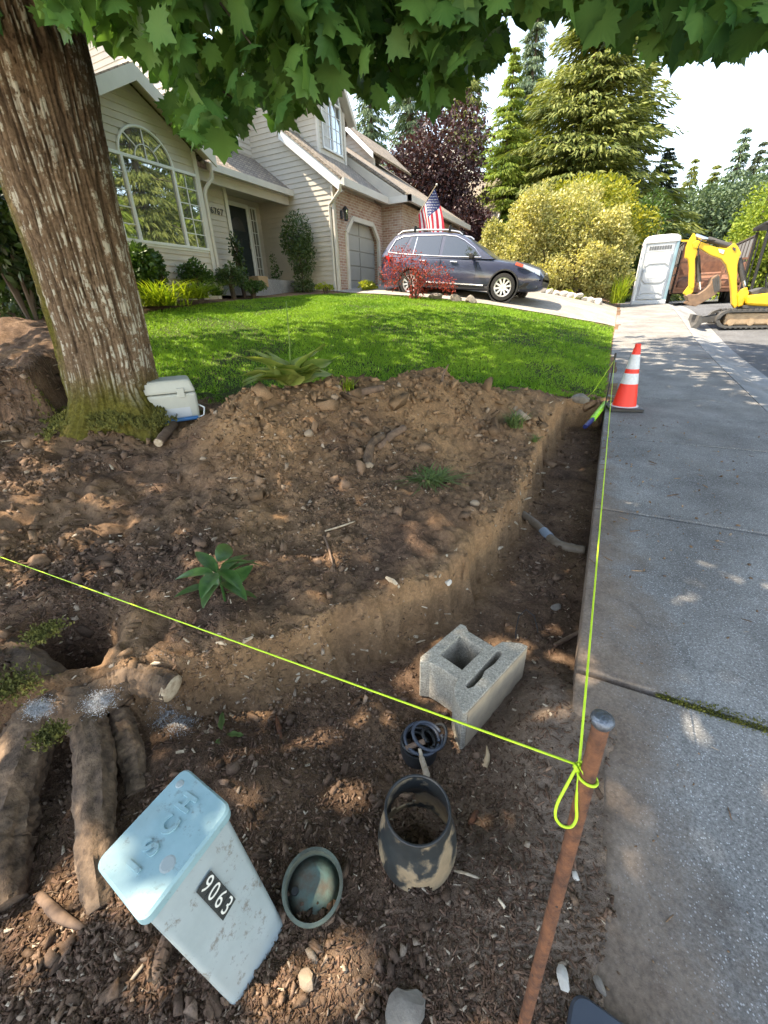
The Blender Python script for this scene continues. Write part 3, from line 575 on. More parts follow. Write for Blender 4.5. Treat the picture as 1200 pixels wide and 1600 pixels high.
# --- front wing with the arched window
WXp = -9.6; pl = Plane('x', WXp); ap = atX(204, 101, -9.28); ea = atX(334, 249, -9.28); AY, AZ = ap[1], ap[2]-.02; EY, EZ = ea[1], ea[2]+.06
sl = (AZ-EZ)/(EY-AY); LY = 2*AY-EY
poly = [(6.33, 1.7), (9.13, 1.7), (9.13, AZ-sl*(9.13-AY)-.10), (AY, AZ-.10), (6.33, AZ-sl*(AY-6.33)-.10)]
wing = wallmesh(pl, poly, 'siding')
WL, WR, WS, WH = 7.165, 8.405, 2.925, 4.435; WC = (WL+WR)/2; LL, RR = WL-.66, WR+.64; AR, AZR = (WR-WL)/2+.05, .60
def archhole(z):
    if WS-.05 < z < WH+.02: return (LL-.05, RR+.05)
    if WH <= z < WH+AZR: r_ = AR*math.sqrt(max(0, 1-((z-WH)/AZR)**2)); return (WC-r_, WC+r_)
    return None
siding(pl, poly, wing, [archhole])
board('corner_board', (WXp+.03, 9.09, 1.8), (WXp+.03, 9.09, EZ+.05), .11, .05)
win = part('arched_window', MB().box(WXp, WXp+.03, LL-.03, RR+.03, WS-.075, WS-.03), 'trim_white', house)
def winbar(p, q, w=.05, d=.06, m='trim_white', nm='frame'): mb = MB(); mb.bar(p, q, w, d, up=(1, 0, 0)); return part(nm, mb, m, win)
x0 = WXp+.02
for y in (LL, WL, WR, RR): winbar((x0, y, WS), (x0, y, WH), .055)
for z in (WS, WH): winbar((x0+.004, LL-.027, z), (x0+.004, RR+.027, z), .055)
arc = lambda ry, rz, n=20: [(x0, WC+ry*math.cos(math.pi*i/n), WH+rz*math.sin(math.pi*i/n)) for i in range(n+1)]
mb = MB(); mb.tube(arc(AR-.03, AZR-.03), .03, 6); part('frame', mb, 'trim_white', win)
mb = MB(); mb.tube(arc(.28, .28), .012, 5); part('muntin', mb, 'trim_white', win)
for a in (45, 90, 135): winbar((x0, WC, WH) if a == 90 else (x0, WC+.28*math.cos(R(a)), WH+.28*math.sin(R(a))), (x0, WC+(AR-.04)*math.cos(R(a)), WH+(AZR-.04)*math.sin(R(a))), .02, .02, nm='muntin')
for i in range(1, 5):
    z = WS+(WH-WS)*i/5; winbar((x0-.01, WR, z), (x0-.01, RR, z), .018, .02, nm='muntin'); winbar((x0-.01, LL, z), (x0-.01, WL, z), .018, .02, nm='muntin')
winbar((x0-.012, (WR+RR)/2, WS), (x0-.012, (WR+RR)/2, WH), .018, .02, nm='muntin'); winbar((x0-.012, (WL+LL)/2, WS), (x0-.012, (WL+LL)/2, WH), .018, .02, nm='muntin')
for a, b, tl in ((LL, WL, .006), (WL, WR, -.004), (WR, RR, .003)):
    mb = MB(); mb.box(x0-.03, x0-.018, a, b, WS, WH); part('pane', mb, 'window_glass', win)
mb = MB(); mb.prism([(x0-.03, y, z) for _, y, z in arc(AR-.05, AZR-.05)], (.012, 0, 0)); part('pane', mb, 'window_glass', win)
# wing roof, fascia
def roofslab(name, pts, th=.07, m='shingle', parent=None):
    P = [np.array(p, float) for p in pts]; nrm = np.cross(P[1]-P[0], P[2]-P[0]); nrm /= np.linalg.norm(nrm); nrm = nrm if nrm[2] > 0 else -nrm; mb = MB(); mb.prism(P, nrm*th); return part(name, mb, m, parent or house)
rf = roofslab('roof', [(-9.26, AY, AZ), (-9.26, EY, EZ), (-12.5, EY, EZ), (-12.5, AY, AZ)]); roofslab('roof', [(-9.26, AY, AZ), (-9.26, LY, EZ), (-12.5, LY, EZ), (-12.5, AY, AZ)])
for yy in (EY, LY):
    mb = MB(); a = np.array((-9.25, AY, AZ+.045)); b = np.array((-9.25, yy, EZ+.045)); mb.quadbox([a-(0, 0, .26), b-(0, 0, .26), b, a], [q+np.array((.045, 0, 0)) for q in (a-(0, 0, .26), b-(0, 0, .26), b, a)]); part('fascia', mb, 'trim', house)
    mb = MB(); a = np.array((-9.6, AY, AZ-.02)); b = np.array((-9.6, yy, EZ-.02)); mb.quadbox([a, b, b+(.33, 0, 0), a+(.33, 0, 0)], [q-np.array((0, 0, .015)) for q in (a, b, b+(.33, 0, 0), a+(.33, 0, 0))]); part('soffit', mb, 'siding', house)
# --- wall with the house number, door wall
pl = Plane('x', -10.2); poly = [(9.0, 1.9), (10.55, 1.9), (10.55, 4.85), (9.0, 4.85)]; wn = wallmesh(pl, poly, 'siding'); siding(pl, poly, wn)
board('corner_board', (-10.17, 10.53, 1.9), (-10.17, 10.53, 4.8), .12, .06)
pl = Plane('x', -11.0); poly = [(10.3, 2.0), (12.85, 2.0), (12.85, 5.0), (10.3, 5.0)]; wd_ = wallmesh(pl, poly, 'siding'); siding(pl, poly, wd_, [(11.05, 12.62, 2.0, 4.5)])
door = part('front_door', MB().box(-10.99, -10.95, 11.25, 12.13, 2.4, 4.38), 'dark_door', house)
part('pane', MB().prism([(-10.95, 11.69+.30*math.cos(math.pi*i/12), 3.75+.36*math.sin(math.pi*i/12)) for i in range(13)], (.006, 0, 0)), 'car_glass', door)
for y0 in (11.36, 11.74): part('panel', MB().box(-10.95, -10.94, y0, y0+.29, 2.55, 3.55), 'dark_door', door, bevel=.006)
part('handle', MB().tube([(-10.94, 12.05, 3.3), (-10.9, 12.05, 3.3), (-10.9, 12.05, 3.5)], .015, 6), 'chrome', door)
for a, b in (((-10.97, 11.2, 2.3), (-10.97, 11.2, 4.44)), ((-10.97, 12.2, 2.3), (-10.97, 12.2, 4.44)), ((-10.968, 11.15, 4.44), (-10.968, 12.26, 4.44))): board('door_casing', a, b, .11, .06, 'trim_white', up=(1, 0, 0))
sl_ = part('sidelight', MB().box(-10.99, -10.975, 12.33, 12.57, 2.45, 4.42), 'window_glass', house)
for a, b in (((-10.965, 12.31, 2.4), (-10.965, 12.31, 4.46)), ((-10.965, 12.59, 2.4), (-10.965, 12.59, 4.46)), ((-10.963, 12.28, 4.45), (-10.963, 12.62, 4.45)), ((-10.963, 12.28, 2.43), (-10.963, 12.62, 2.43))): board('frame', a, b, .04, .04, 'trim_white', sl_, up=(1, 0, 0))
for i in range(1, 6): z = 2.43+i*2.02/6; board('muntin', (-10.968, 12.31, z), (-10.968, 12.59, z), .018, .015, 'trim_white', sl_)
board('muntin', (-10.969, 12.45, 2.43), (-10.969, 12.45, 4.45), .016, .014, 'trim_white', sl_, up=(1, 0, 0))
part('porch_floor', MB().box(-11, -9.7, 9.2, 12.85, 1.9, 2.36), 'curb', house)
# house number
def textmesh(body, size, depth, font_bold=0.0, name='digit'):
    cu = bpy.data.curves.new(name, 'FONT'); cu.body = body; cu.size = size; cu.extrude = depth; cu.align_x = 'CENTER'; cu.align_y = 'CENTER'; cu.offset = font_bold
    o = bpy.data.objects.new(name, cu); col.objects.link(o); dg = bpy.context.evaluated_depsgraph_get(); me = bpy.data.meshes.new_from_object(o.evaluated_get(dg)); bpy.data.objects.remove(o); return me
def digit(body, size, M, m, parent, name='digit', depth=.004, bold=.0):
    me = textmesh(body, size, depth, bold); me.transform(Matrix.Translation(-Vector(LOC[rootof(parent).name])) @ M); me.materials.append(MATS[m]); o = bpy.data.objects.new(name, me); col.objects.link(o); o.parent = parent; return o
for i, ch in enumerate('6767'):
    q = atX(331.5+i*5.2, 328.5+i*1.3, -10.15); M = Matrix.Translation((-10.155, q[1], q[2])) @ Matrix(((0, 0, 1, 0), (1, 0, 0, 0), (0, 1, 0, 0), (0, 0, 0, 1))); digit(ch, .21, M, 'black_metal', house)
# --- porch roof with gutter
roofslab('roof', [(-9.62, 9.35, 4.74), (-9.62, 12.84, 4.74), (-11.0, 12.84, 5.72), (-11.0, 9.35, 5.72)])
board('gutter', (-9.57, 9.5, 4.72), (-9.57, 12.84, 4.72), .10, .15, 'trim'); board('porch_beam', (-9.8, 9.2, 4.55), (-9.8, 12.84, 4.55), .1, .22, 'siding')
part('porch_ceiling', MB().box(-11, -9.72, 9.2, 12.85, 4.64, 4.67), 'siding', house)
part('downspout', MB().tube([(-9.42, 9.45, 4.72), (-9.42, 9.42, 4.45), (-9.52, 9.25, 4.22), (-9.55, 9.21, 4.1), (-9.55, 9.21, 2.0)], .045, 8), 'trim', house, smooth=True)
# --- upper storey
pl = Plane('x', -11.0); poly = [(10.25, 5.3), (12.84, 5.3), (12.84, 7.5), (10.25, 7.5)]; wu = wallmesh(pl, poly, 'siding'); siding(pl, poly, wu, [(11.15, 12.25, 5.95, 7.15)])
uw = part('upper_window', MB().box(-10.995, -10.98, 11.18, 12.22, 5.97, 7.1), 'window_glass', house)
for a, b in (((-10.96, 11.17, 5.95), (-10.96, 11.17, 7.15)), ((-10.96, 12.23, 5.95), (-10.96, 12.23, 7.15)), ((-10.958, 11.13, 7.14), (-10.958, 12.27, 7.14)), ((-10.958, 11.13, 5.96), (-10.958, 12.27, 5.96)), ((-10.962, 11.7, 5.95), (-10.962, 11.7, 7.15))): board('frame', a, b, .06, .05, 'trim_white', uw, up=(1, 0, 0))
for i in (1, 2): board('muntin', (-10.964, 11.17, 5.96+i*.39), (-10.964, 12.23, 5.96+i*.39), .02, .02, 'trim_white', uw)
pl = Plane('y', 10.25); poly = [(-15, 4.6), (-11.0, 4.6), (-11.0, 7.5), (-13, 8.9), (-15, 7.5)]; ws = wallmesh(pl, poly, 'siding'); siding(pl, poly, ws)
board('corner_board', (-10.98, 10.22, 5.2), (-10.98, 10.22, 7.5), .12, .06)
roofslab('roof', [(-10.55, 9.9, 7.38), (-10.55, 12.83, 7.38), (-13.0, 12.83, 9.12), (-13.0, 9.9, 9.12)]); roofslab('roof', [(-13, 9.9, 9.12), (-13, 12.83, 9.12), (-15.5, 12.83, 7.35), (-15.5, 9.9, 7.35)])
board('gutter', (-10.5, 9.9, 7.38), (-10.5, 12.82, 7.38), .1, .14)
# low left part of the house behind the trunk
pl = Plane('x', -11.0); poly = [(3.6, 1.6), (6.33, 1.6), (6.33, 4.7), (3.6, 4.7)]; wl = wallmesh(pl, poly, 'siding'); siding(pl, poly, wl)
roofslab('roof', [(-10.55, 3.3, 4.72), (-10.55, 10.24, 4.72), (-13.6, 10.24, 6.9), (-13.6, 3.3, 6.9)]); board('gutter', (-10.5, 3.3, 4.7), (-10.5, 6.2, 4.7), .1, .14)
part('roof', MB().prism([(-13.6, 3.3, 6.9), (-15.5, 3.3, 5.5), (-15.5, 10.24, 5.5), (-13.6, 10.24, 6.9)], (0, 0, .07)), 'shingle', house)
wallmesh(Plane('y', 3.6), [(-15, 1.6), (-11, 1.6), (-11, 4.6), (-13.6, 6.8), (-15, 5.6)], 'siding')
# --- garage wing: side wall, brick, roofs
GE = 4.80; g1 = .735; g2 = .62; RX = -12.4; RZ = GE+g1*(-7.72-RX)
pl = Plane('y', 12.85); rk = lambda x: GE-.06+g1*(-7.72-x)
poly = [(-11.0, 1.8), (-8.02, 1.8), (-8.02, rk(-8.02)), (-9.75, rk(-9.75)), (-9.75, 7.6), (-11.0, 7.6)]; wg = wallmesh(pl, poly, 'siding'); siding(pl, poly, wg)
board('corner_board', (-8.08, 12.82, 1.8), (-8.08, 12.82, 4.75), .12, .06)
mb = MB(); a = np.array((-7.70, 12.66, GE+.02)); b = np.array((-9.74, 12.66, GE+.02+g1*2.04)); mb.quadbox([a-(0, 0, .30), b-(0, 0, .30), b, a], [q+np.array((0, .05, 0)) for q in (a-(0, 0, .30), b-(0, 0, .30), b, a)]); part('fascia', mb, 'trim_white', house)
mb = MB(); mb.quadbox([a+(0, .05, -.27), b+(0, .05, -.27), b+(0, .19, -.27), a+(0, .19, -.27)], [q+np.array((0, 0, .015)) for q in (a+(0, .05, -.27), b+(0, .05, -.27), b+(0, .19, -.27), a+(0, .19, -.27))]); part('soffit', mb, 'trim', house)
roofslab('roof', [(-7.66, 12.64, GE-.01), (-7.66, 15.75, GE-.01), (RX, 15.75, RZ), (RX, 12.86, RZ), (-9.74, 12.86, GE+g1*2.02), (-9.74, 12.64, GE+g1*2.02)])
RZ2 = GE+g2*(-6.86-RX); roofslab('roof', [(-6.84, 15.55, GE-.01), (-6.84, 22.75, GE-.01), (RX, 22.75, RZ2), (RX, 15.55, RZ2)])
wallmesh(Plane('y', 15.56), [(-7.7, GE+.02), (-6.9, GE-.01), (RX, RZ2-.02), (RX, RZ2-.3)], 'siding')
part('roof', MB().prism([(RX, 12.86, RZ2), (RX, 22.75, RZ2), (-17.5, 22.75, 5.0), (-17.5, 12.86, 5.0)], (0, 0, .06)), 'shingle', house)
wallmesh(Plane('x', RX+.02), [(12.86, RZ2-.1), (15.8, RZ2-.1), (15.8, RZ), (12.86, RZ)], 'siding')
for a, b, w_ in (((-7.62, 12.64, GE-.05), (-7.62, 15.60, GE-.05), .12), ((-6.80, 15.55, GE-.05), (-6.80, 22.75, GE-.05), .12), ((-7.62, 15.60, GE-.052), (-6.74, 15.60, GE-.052), .10)): board('gutter', a, b, w_, .19, 'trim')
part('downspout', MB().tube([(-7.66, 12.6, GE-.1), (-7.72, 12.62, GE-.26), (-8.2, 12.78, GE-.52), (-8.2, 12.78, 1.95)], .045, 8), 'trim', house, smooth=True)
pl = Plane('x', -8.0)
G0, G1, GT = 13.30, 15.52, 4.05
brk = [[(12.85, 1.7), (G0, 1.7), (G0, GT-.42), (G0+.42, GT), (G1-.42, GT), (G1, GT-.42), (G1, 1.7), (15.86, 1.7), (15.86, GE-.1), (12.85, GE-.1)]]
for p_ in brk: wallmesh(pl, p_, 'brick', 'brick_wall', .2)
for a, b in (((-7.985, G0, 1.7), (-7.985, G0, GT-.42)), ((-7.985, G0, GT-.42), (-7.985, G0+.42, GT)), ((-7.985, G0+.42, GT), (-7.985, G1-.42, GT)), ((-7.985, G1-.42, GT), (-7.985, G1, GT-.42)), ((-7.985, G1, GT-.42), (-7.985, G1, 1.7))): board('door_trim', a, b, .13, .08, 'trim', up=(1, 0, 0))
gd = part('garage_door', MB().box(-8.22, -8.19, G0-.1, G1+.1, 1.7, GT+.05), 'garage_door', house)
for r_ in range(5):
    for c_ in range(2):
        y0 = G0+.04+c_*(G1-G0)/2; mb = MB(); mb.box(-8.19, -8.165, y0, y0+(G1-G0)/2-.05, 1.9+r_*.44, 1.9+r_*.44+.405); part('panel', mb, 'garage_door', gd, bevel=.01)
pl2 = Plane('y', 15.875); wallmesh(pl2, [(-8.1, 1.7), (-7.215, 1.7), (-7.215, GE-.12), (-8.1, GE-.12)], 'brick', 'brick_wall', .02)
pl3 = Plane('x', -7.2); wallmesh(pl3, [(15.9, 1.7), (16.7, 1.7), (16.7, 4.0), (21.6, 4.0), (21.6, 1.7), (22.4, 1.7), (22.4, GE-.1), (15.9, GE-.1)], 'brick', 'brick_wall', .25)
gd2 = part('garage_door', MB().box(-7.45, -7.42, 16.6, 21.7, 1.7, 4.05), 'garage_door', house); board('door_trim', (-7.18, 16.65, 4.0), (-7.18, 21.65, 4.0), .10, .14, 'trim')
board('door_trim', (-7.18, 16.7, 1.8), (-7.18, 16.7, 3.94), .1, .1, 'trim', up=(1, 0, 0))
for r_ in range(5): part('panel', MB().box(-7.42, -7.40, 16.7, 21.6, 1.95+r_*.42, 1.95+r_*.42+.39), 'garage_door', gd2, bevel=.01)
wallmesh(Plane('y', 22.42), [(-12.4, 1.7), (-7.2, 1.7), (-7.2, GE), (-12.4, RZ2-.1)], 'siding')
# --- upper wall and dormer over the garage
pl = Plane('x', -9.75); poly = [(12.87, 6.1), (13.58, 6.1), (13.58, 7.6), (12.87, 7.6)]; w7 = wallmesh(pl, poly, 'siding'); siding(pl, poly, w7)
D0, D1, DX, DZ = 13.6, 15.2, -9.0, 5.68; DC = (D0+D1)/2; DE, DA = 7.15, 8.15
pl = Plane('x', DX); poly = [(D0, DZ), (D1, DZ), (D1, DE), (DC, DA), (D0, DE)]; wdm = wallmesh(pl, poly, 'siding')
def dh(z):
    if 6.0 < z < 7.2: return (D0+.25, D1-.2)
    if 7.2 <= z < 7.72: r_ = .6*math.sqrt(max(0, 1-((z-7.15)/.55)**2)); return (DC-r_, DC+r_)
siding(pl, poly, wdm, [dh])
pl = Plane('y', D0); poly = [(-9.75, 5.7), (-9.0, 5.7), (-9.0, DE+.05), (-9.75, DE+.05)]; wds = wallmesh(pl, poly, 'siding'); siding(pl, poly, wds)
board('corner_board', (DX+.02, D0+.02, DZ), (DX+.02, D0+.02, DE), .11, .06); board('corner_board', (DX+.02, D1-.02, DZ), (DX+.02, D1-.02, DE), .11, .06)
dw = part('dormer_window', MB().box(DX+.012, DX+.02, D0+.3, D1-.25, 6.02, 7.2), 'window_glass', house); ym = (D0+.3+D1-.25)/2
part('pane', MB().prism([(DX+.012, DC+.02+.53*math.cos(math.pi*i/14), 7.2+.48*math.sin(math.pi*i/14)) for i in range(15)], (.008, 0, 0)), 'window_glass', dw)
part('curtain', MB().box(DX+.0205, DX+.0225, D0+.36, ym-.12, 6.04, 7.16), 'curtain', dw)
xx = DX+.035
for a, b in (((xx, D0+.28, 6.0), (xx, D0+.28, 7.22)), ((xx, D1-.23, 6.0), (xx, D1-.23, 7.22)), ((xx+.003, D0+.25, 6.0), (xx+.003, D1-.2, 6.0)), ((xx+.003, D0+.25, 7.2), (xx+.003, D1-.2, 7.2)), ((xx+.001, ym, 6.0), (xx+.001, ym, 7.2))): board('frame', a, b, .05, .04, 'trim_white', dw, up=(1, 0, 0))
mb = MB(); mb.tube([(xx, DC+.02+.54*math.cos(math.pi*i/14), 7.2+.49*math.sin(math.pi*i/14)) for i in range(15)], .025, 5); part('frame', mb, 'trim_white', dw)
for i in range(1, 4): board('muntin', (xx-.008, D0+.28, 6+i*.3), (xx-.008, D1-.23, 6+i*.3), .016, .012, 'trim_white', dw)
for y in ((D0+.28+ym)/2, (ym+D1-.23)/2): board('muntin', (xx-.007, y, 6), (xx-.007, y, 7.2), .016, .012, 'trim_white', dw, up=(1, 0, 0))
dsl = (DA-DE)/(DC-D0)
for s_ in (-1, 1):
    ye = DC+s_*1.12; ze = DA+.06-dsl*1.12*.93; roofslab('roof', [(DX+.28, DC, DA+.08), (DX+.28, ye, ze), (-11.6, ye, ze), (-11.6, DC, DA+.08)], .06)
    mb = MB(); a = np.array((DX+.28, DC, DA+.13)); b = np.array((DX+.28, ye, ze+.05)); mb.quadbox([a-(0, 0, .2), b-(0, 0, .2), b, a], [q+np.array((.04, 0, 0)) for q in (a-(0, 0, .2), b-(0, 0, .2), b, a)]); part('fascia', mb, 'trim', house)
    mb = MB(); mb.quadbox([(DX, DC, DA+.05), (DX, ye, ze-.03), (DX+.28, ye, ze-.03), (DX+.28, DC, DA+.05)], [(DX, DC, DA+.035), (DX, ye, ze-.045), (DX+.28, ye, ze-.045), (DX+.28, DC, DA+.035)]); part('soffit', mb, 'siding', house)
wallmesh(Plane('y', D1), [(-11.5, 5.7), (-9.0, 5.7), (-9.0, DE), (-11.5, DE)], 'siding')
# --- second gable further along the roof
p1 = atY(546, 200, 18.6); p2 = atY(589, 243, 18.6); px_ = 2*p1[0]-p2[0]
pl = Plane('y', 18.6); poly = [(px_, p2[2]-2), (p2[0]-.15, p2[2]-1.6), (p2[0]-.15, p2[2]-.05), (p1[0], p1[2]-.12), (px_, p2[2]-.05)]; wq = wallmesh(pl, poly, 'siding'); siding(pl, poly, wq)
roofslab('roof', [(p1[0], 18.3, p1[2]), (p2[0], 18.3, p2[2]), (p2[0], 22, p2[2]), (p1[0], 22, p1[2])]); roofslab('roof', [(p1[0], 18.3, p1[2]), (px_, 18.3, p2[2]), (px_, 22, p2[2]), (p1[0], 22, p1[2])])
mb = MB(); a = np.array((p1[0], 18.29, p1[2]+.04)); b = np.array((p2[0], 18.29, p2[2]+.04)); mb.quadbox([a-(0, 0, .2), b-(0, 0, .2), b, a], [q-np.array((0, .04, 0)) for q in (a-(0, 0, .2), b-(0, 0, .2), b, a)]); part('fascia', mb, 'trim_white', house)
# main body behind so that no daylight shows through
part('back_wall', MB().box(-17, -11.3, 3.7, 22.3, 1.5, 4.9), 'siding', house)
# wall lantern
q = atX(537, 335, -7.9); lt = thing('wall_lantern', 'black wall lantern on the brick beside the small garage door', 'lamp', (-7.98, q[1], q[2]-.15))
part('bracket', MB().box(-8.0, -7.96, q[1]-.05, q[1]+.05, q[2]-.1, q[2]+.1), 'black_metal', lt); part('arm', MB().tube([(-7.97, q[1], q[2]+.08), (-7.86, q[1], q[2]+.2), (-7.82, q[1], q[2]+.16)], .012, 6), 'black_metal', lt)
part('lamp_glass', MB().lathe((-7.82, q[1], q[2]-.14), [(.055, 0), (.075, .24)], 6), 'window_glass', lt); part('cap', MB().lathe((-7.82, q[1], q[2]+.1), [(.10, 0), (.03, .08), (.012, .1)], 6), 'black_metal', lt); part('cage', MB().lathe((-7.82, q[1], q[2]-.18), [(.03, 0), (.065, .02), (.065, .045)], 6), 'black_metal', lt)
for k in range(6): a = k*math.pi/3; part('cage', MB().bar((-7.82+.058*math.cos(a), q[1]+.058*math.sin(a), q[2]-.14), (-7.82+.079*math.cos(a), q[1]+.079*math.sin(a), q[2]+.1), .012), 'black_metal', lt)
# ------------------------------------------------------------------ neighbours' houses beyond the trees
def neighbour(label, ax, ay, Y, w_, pitch, depth, name='neighbour_house'):
    a = atY(ax, ay, Y); o = thing(name, label, 'house', (a[0], Y, 1.8), 'houses beyond the plum tree'); ze = a[2]-pitch*w_
    wallmesh(Plane('y', Y), [(a[0]-w_+.3, 1.6), (a[0]+w_-.3, 1.6), (a[0]+w_-.3, ze+.2), (a[0], a[2]-.2), (a[0]-w_+.3, ze+.2)], 'siding', 'wall', depth, o)
    for s_ in (-1, 1): roofslab('roof', [(a[0], Y-.35, a[2]), (a[0]+s_*w_, Y-.35, ze), (a[0]+s_*w_, Y+depth, ze), (a[0], Y+depth, a[2])], .08, 'shingle', o)
    for s_ in (-1, 1):
        mb = MB(); p = np.array((a[0], Y-.36, a[2]+.05)); q2 = np.array((a[0]+s_*w_, Y-.36, ze+.05)); mb.quadbox([p-(0, 0, .25), q2-(0, 0, .25), q2, p], [r_-np.array((0, .05, 0)) for r_ in (p-(0, 0, .25), q2-(0, 0, .25), q2, p)]); part('fascia', mb, 'trim', o)
    wn_ = part('window', MB().box(a[0]-.5, a[0]+.5, Y-.03, Y-.005, ze-.4, ze+.7), 'window_glass', o); part('frame', MB().box(a[0]-.56, a[0]+.56, Y-.02, Y-.004, ze-.47, ze+.77), 'trim_white', wn_)
neighbour('tan roofed house with a small gable behind the dark plum tree', 700, 228, 34, 3.2, .9, 9)
# broad tan roof to the right of it, its slope turned to the street
r0 = np.array(atY(728, 290, 33)); r1_ = np.array(atY(798, 277, 33)); nh = thing('neighbour_house', 'broad tan shingle roof rising behind the clipped hedge', 'house', ((r0[0]+r1_[0])/2, 33, 1.8), 'houses beyond the plum tree'); zr_ = (r0[2]+r1_[2])/2
roofslab('roof', [(r0[0]-3, 33, zr_), (r1_[0], 33, zr_), (r1_[0]+.3, 28.6, zr_-3.1), (r0[0]-3, 28.6, zr_-3.1)], .1, 'shingle', nh); roofslab('roof', [(r0[0]-3, 33, zr_), (r1_[0], 33, zr_), (r1_[0]+.3, 37.4, zr_-3.1), (r0[0]-3, 37.4, zr_-3.1)], .1, 'shingle', nh)
part('wall', MB().prism([(r1_[0]-.25, 29.2, 1.6), (r1_[0]-.25, 36.8, 1.6), (r1_[0]-.25, 36.8, zr_-2.8), (r1_[0]-.25, 33, zr_-.1), (r1_[0]-.25, 29.2, zr_-2.8)], (r0[0]-r1_[0]-2.4, 0, 0)), 'siding', nh)
mb = MB(); p = np.array((r1_[0]+.01, 33, zr_+.08)); q2 = np.array((r1_[0]+.31, 28.6, zr_-3.02)); mb.quadbox([p-(0, 0, .3), q2-(0, 0, .3), q2, p], [r_+np.array((.06, 0, 0)) for r_ in (p-(0, 0, .3), q2-(0, 0, .3), q2, p)]); part('fascia', mb, 'trim', nh)
# ------------------------------------------------------------------ the maple in the foreground
TB = np.array((-3.74, 2.03)); tz0 = Tz(*TB); hn = TB/np.linalg.norm(TB); hl = np.array((-hn[1], hn[0]))
maple = thing('maple_tree', 'large maple with lichen streaked trunk and mossy foot at the left edge', 'tree', (TB[0], TB[1], tz0))
def trunk_pt(x, y): d = ray(x, y); return CAM+d*((hn @ TB)/(hn @ d[:2]))
prof = []
for y, a, b in ((613, 102, 250), (522, 81, 230), (413, 47, 203), (309, 10, 181), (190, -30, 157), (95, -62, 138), (0, -92, 114)):
    A = trunk_pt(a, y); B = trunk_pt(b, y); c = (A+B)/2; prof.append((c[2], (c[:2]-TB) @ np.array((hn[1], -hn[0])), np.linalg.norm(A-B)/2*.985))
zs = np.array([p[0] for p in prof]); off = np.array([p[1] for p in prof]); rd_ = np.array([p[2] for p in prof])
zt = np.concatenate([[tz0-.25, tz0-.02, tz0+.12], zs, [zs[-1]+.8, zs[-1]+1.9]]); ot = np.concatenate([[off[0], off[0], off[0]], off, [off[-1]+(off[-1]-off[-2])*1.2, off[-1]+(off[-1]-off[-2])*2.5]]); rt = np.concatenate([[rd_[0]*1.62, rd_[0]*1.30, rd_[0]*1.08], rd_, [rd_[-1]*.94, rd_[-1]*.8]])
NA, NZ = 300, 480; zz = np.linspace(zt[0], zt[-1], NZ); ang = np.arange(NA)/NA*2*np.pi; A2, Z2 = np.meshgrid(ang, zz)
cxy = TB[None]+np.interp(zz, zt, ot)[:, None]*np.array((hn[1], -hn[0]))[None]; rr = np.interp(zz, zt, rt)
wob = fbm(np.cos(A2)*1.3+Z2*.9, np.sin(A2)*1.3+3, 3, 61); swirl = A2*7.6+2.2*wob+.9*np.sin(Z2*1.6+A2); uu = np.cos(A2)*12.5+2.4*fbm(Z2*1.8, np.cos(A2)*2, 3, 66); vv = np.sin(A2)*12.5+2.4*fbm(Z2*1.8+9, np.sin(A2)*2, 3, 67)
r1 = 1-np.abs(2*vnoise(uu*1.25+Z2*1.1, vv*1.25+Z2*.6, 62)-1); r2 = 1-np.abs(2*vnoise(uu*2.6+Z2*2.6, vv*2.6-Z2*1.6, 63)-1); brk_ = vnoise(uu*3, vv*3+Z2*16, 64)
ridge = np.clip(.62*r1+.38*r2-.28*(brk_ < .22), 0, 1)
flare = 1+.20*np.cos(A2*5+1.1)*np.clip((tz0+.35-Z2)/.5, 0, 1); rad2 = rr[:, None]*flare*(1+.10*fbm(np.cos(A2)*2+Z2*.7, np.sin(A2)*2, 3, 65))+.040*(ridge-.6)
V = np.stack([cxy[:, 0:1]+np.cos(A2)*rad2, cxy[:, 1:2]+np.sin(A2)*rad2, Z2], -1).reshape(-1, 3)
F = np.array([(j*NA+i, j*NA+(i+1) % NA, (j+1)*NA+(i+1) % NA, (j+1)*NA+i) for j in range(NZ-1) for i in range(NA)])
me = rawmesh('trunk', V, F, off=LOC[maple.name], smooth=True); moss = np.clip(sstep(tz0+.55, tz0+.05, Z2)*1.3+.8*fbm(A2*4, Z2*3, 3, 68)-.2, 0, 1)*sstep(tz0+.8, tz0+.3, Z2)
toward = np.cos(A2-math.atan2(hn[0]*.2+.9, hn[1]-.6)); moss = np.maximum(moss, np.clip(sstep(.86, .97, np.cos(A2-math.atan2(hn[0], -hn[1])-math.pi*0))*sstep(3.2, 1.6, Z2)*(.9+2*fbm(A2*9, Z2*5, 3, 69)), 0, 1))
for k_, v_ in (('ridge', ridge), ('moss', moss)): a = me.attributes.new(k_, 'FLOAT', 'POINT'); a.data.foreach_set('value', v_.ravel().astype(np.float32))
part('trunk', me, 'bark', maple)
# moss cushions round the foot
rs = np.random.default_rng(12); n = 9000; a = rs.random(n)*6.283; rr_ = rs.uniform(.30, .62, n)+.10*np.cos(a*5+1.1); X = TB[0]+off[0]*hn[1]+np.cos(a)*rr_; Y = TB[1]-off[0]*hn[0]+np.sin(a)*rr_
k = fbm(X*5, Y*5, 3, 70)+.12*(.55-rr_)*5 > -.02; X, Y, rr_ = X[k], Y[k], rr_[k]; n = len(X); P = np.stack([X, Y, np.maximum(T(X, Y), tz0+.32*(.52-rr_)*1.6)], 1); Ad, Bd, Cd = frames(n, rs, unit(rs.normal(size=(n, 3))*.6+(0, 0, 1)))
V, F = stamp(LEAF4[0], LEAF4[1], P, Ad, Bd, Cd, .018+.02*rs.random(n)); o = part('moss', rawmesh('moss', V, F, off=LOC[maple.name]), 'moss', maple); o['kind'] = 'stuff'
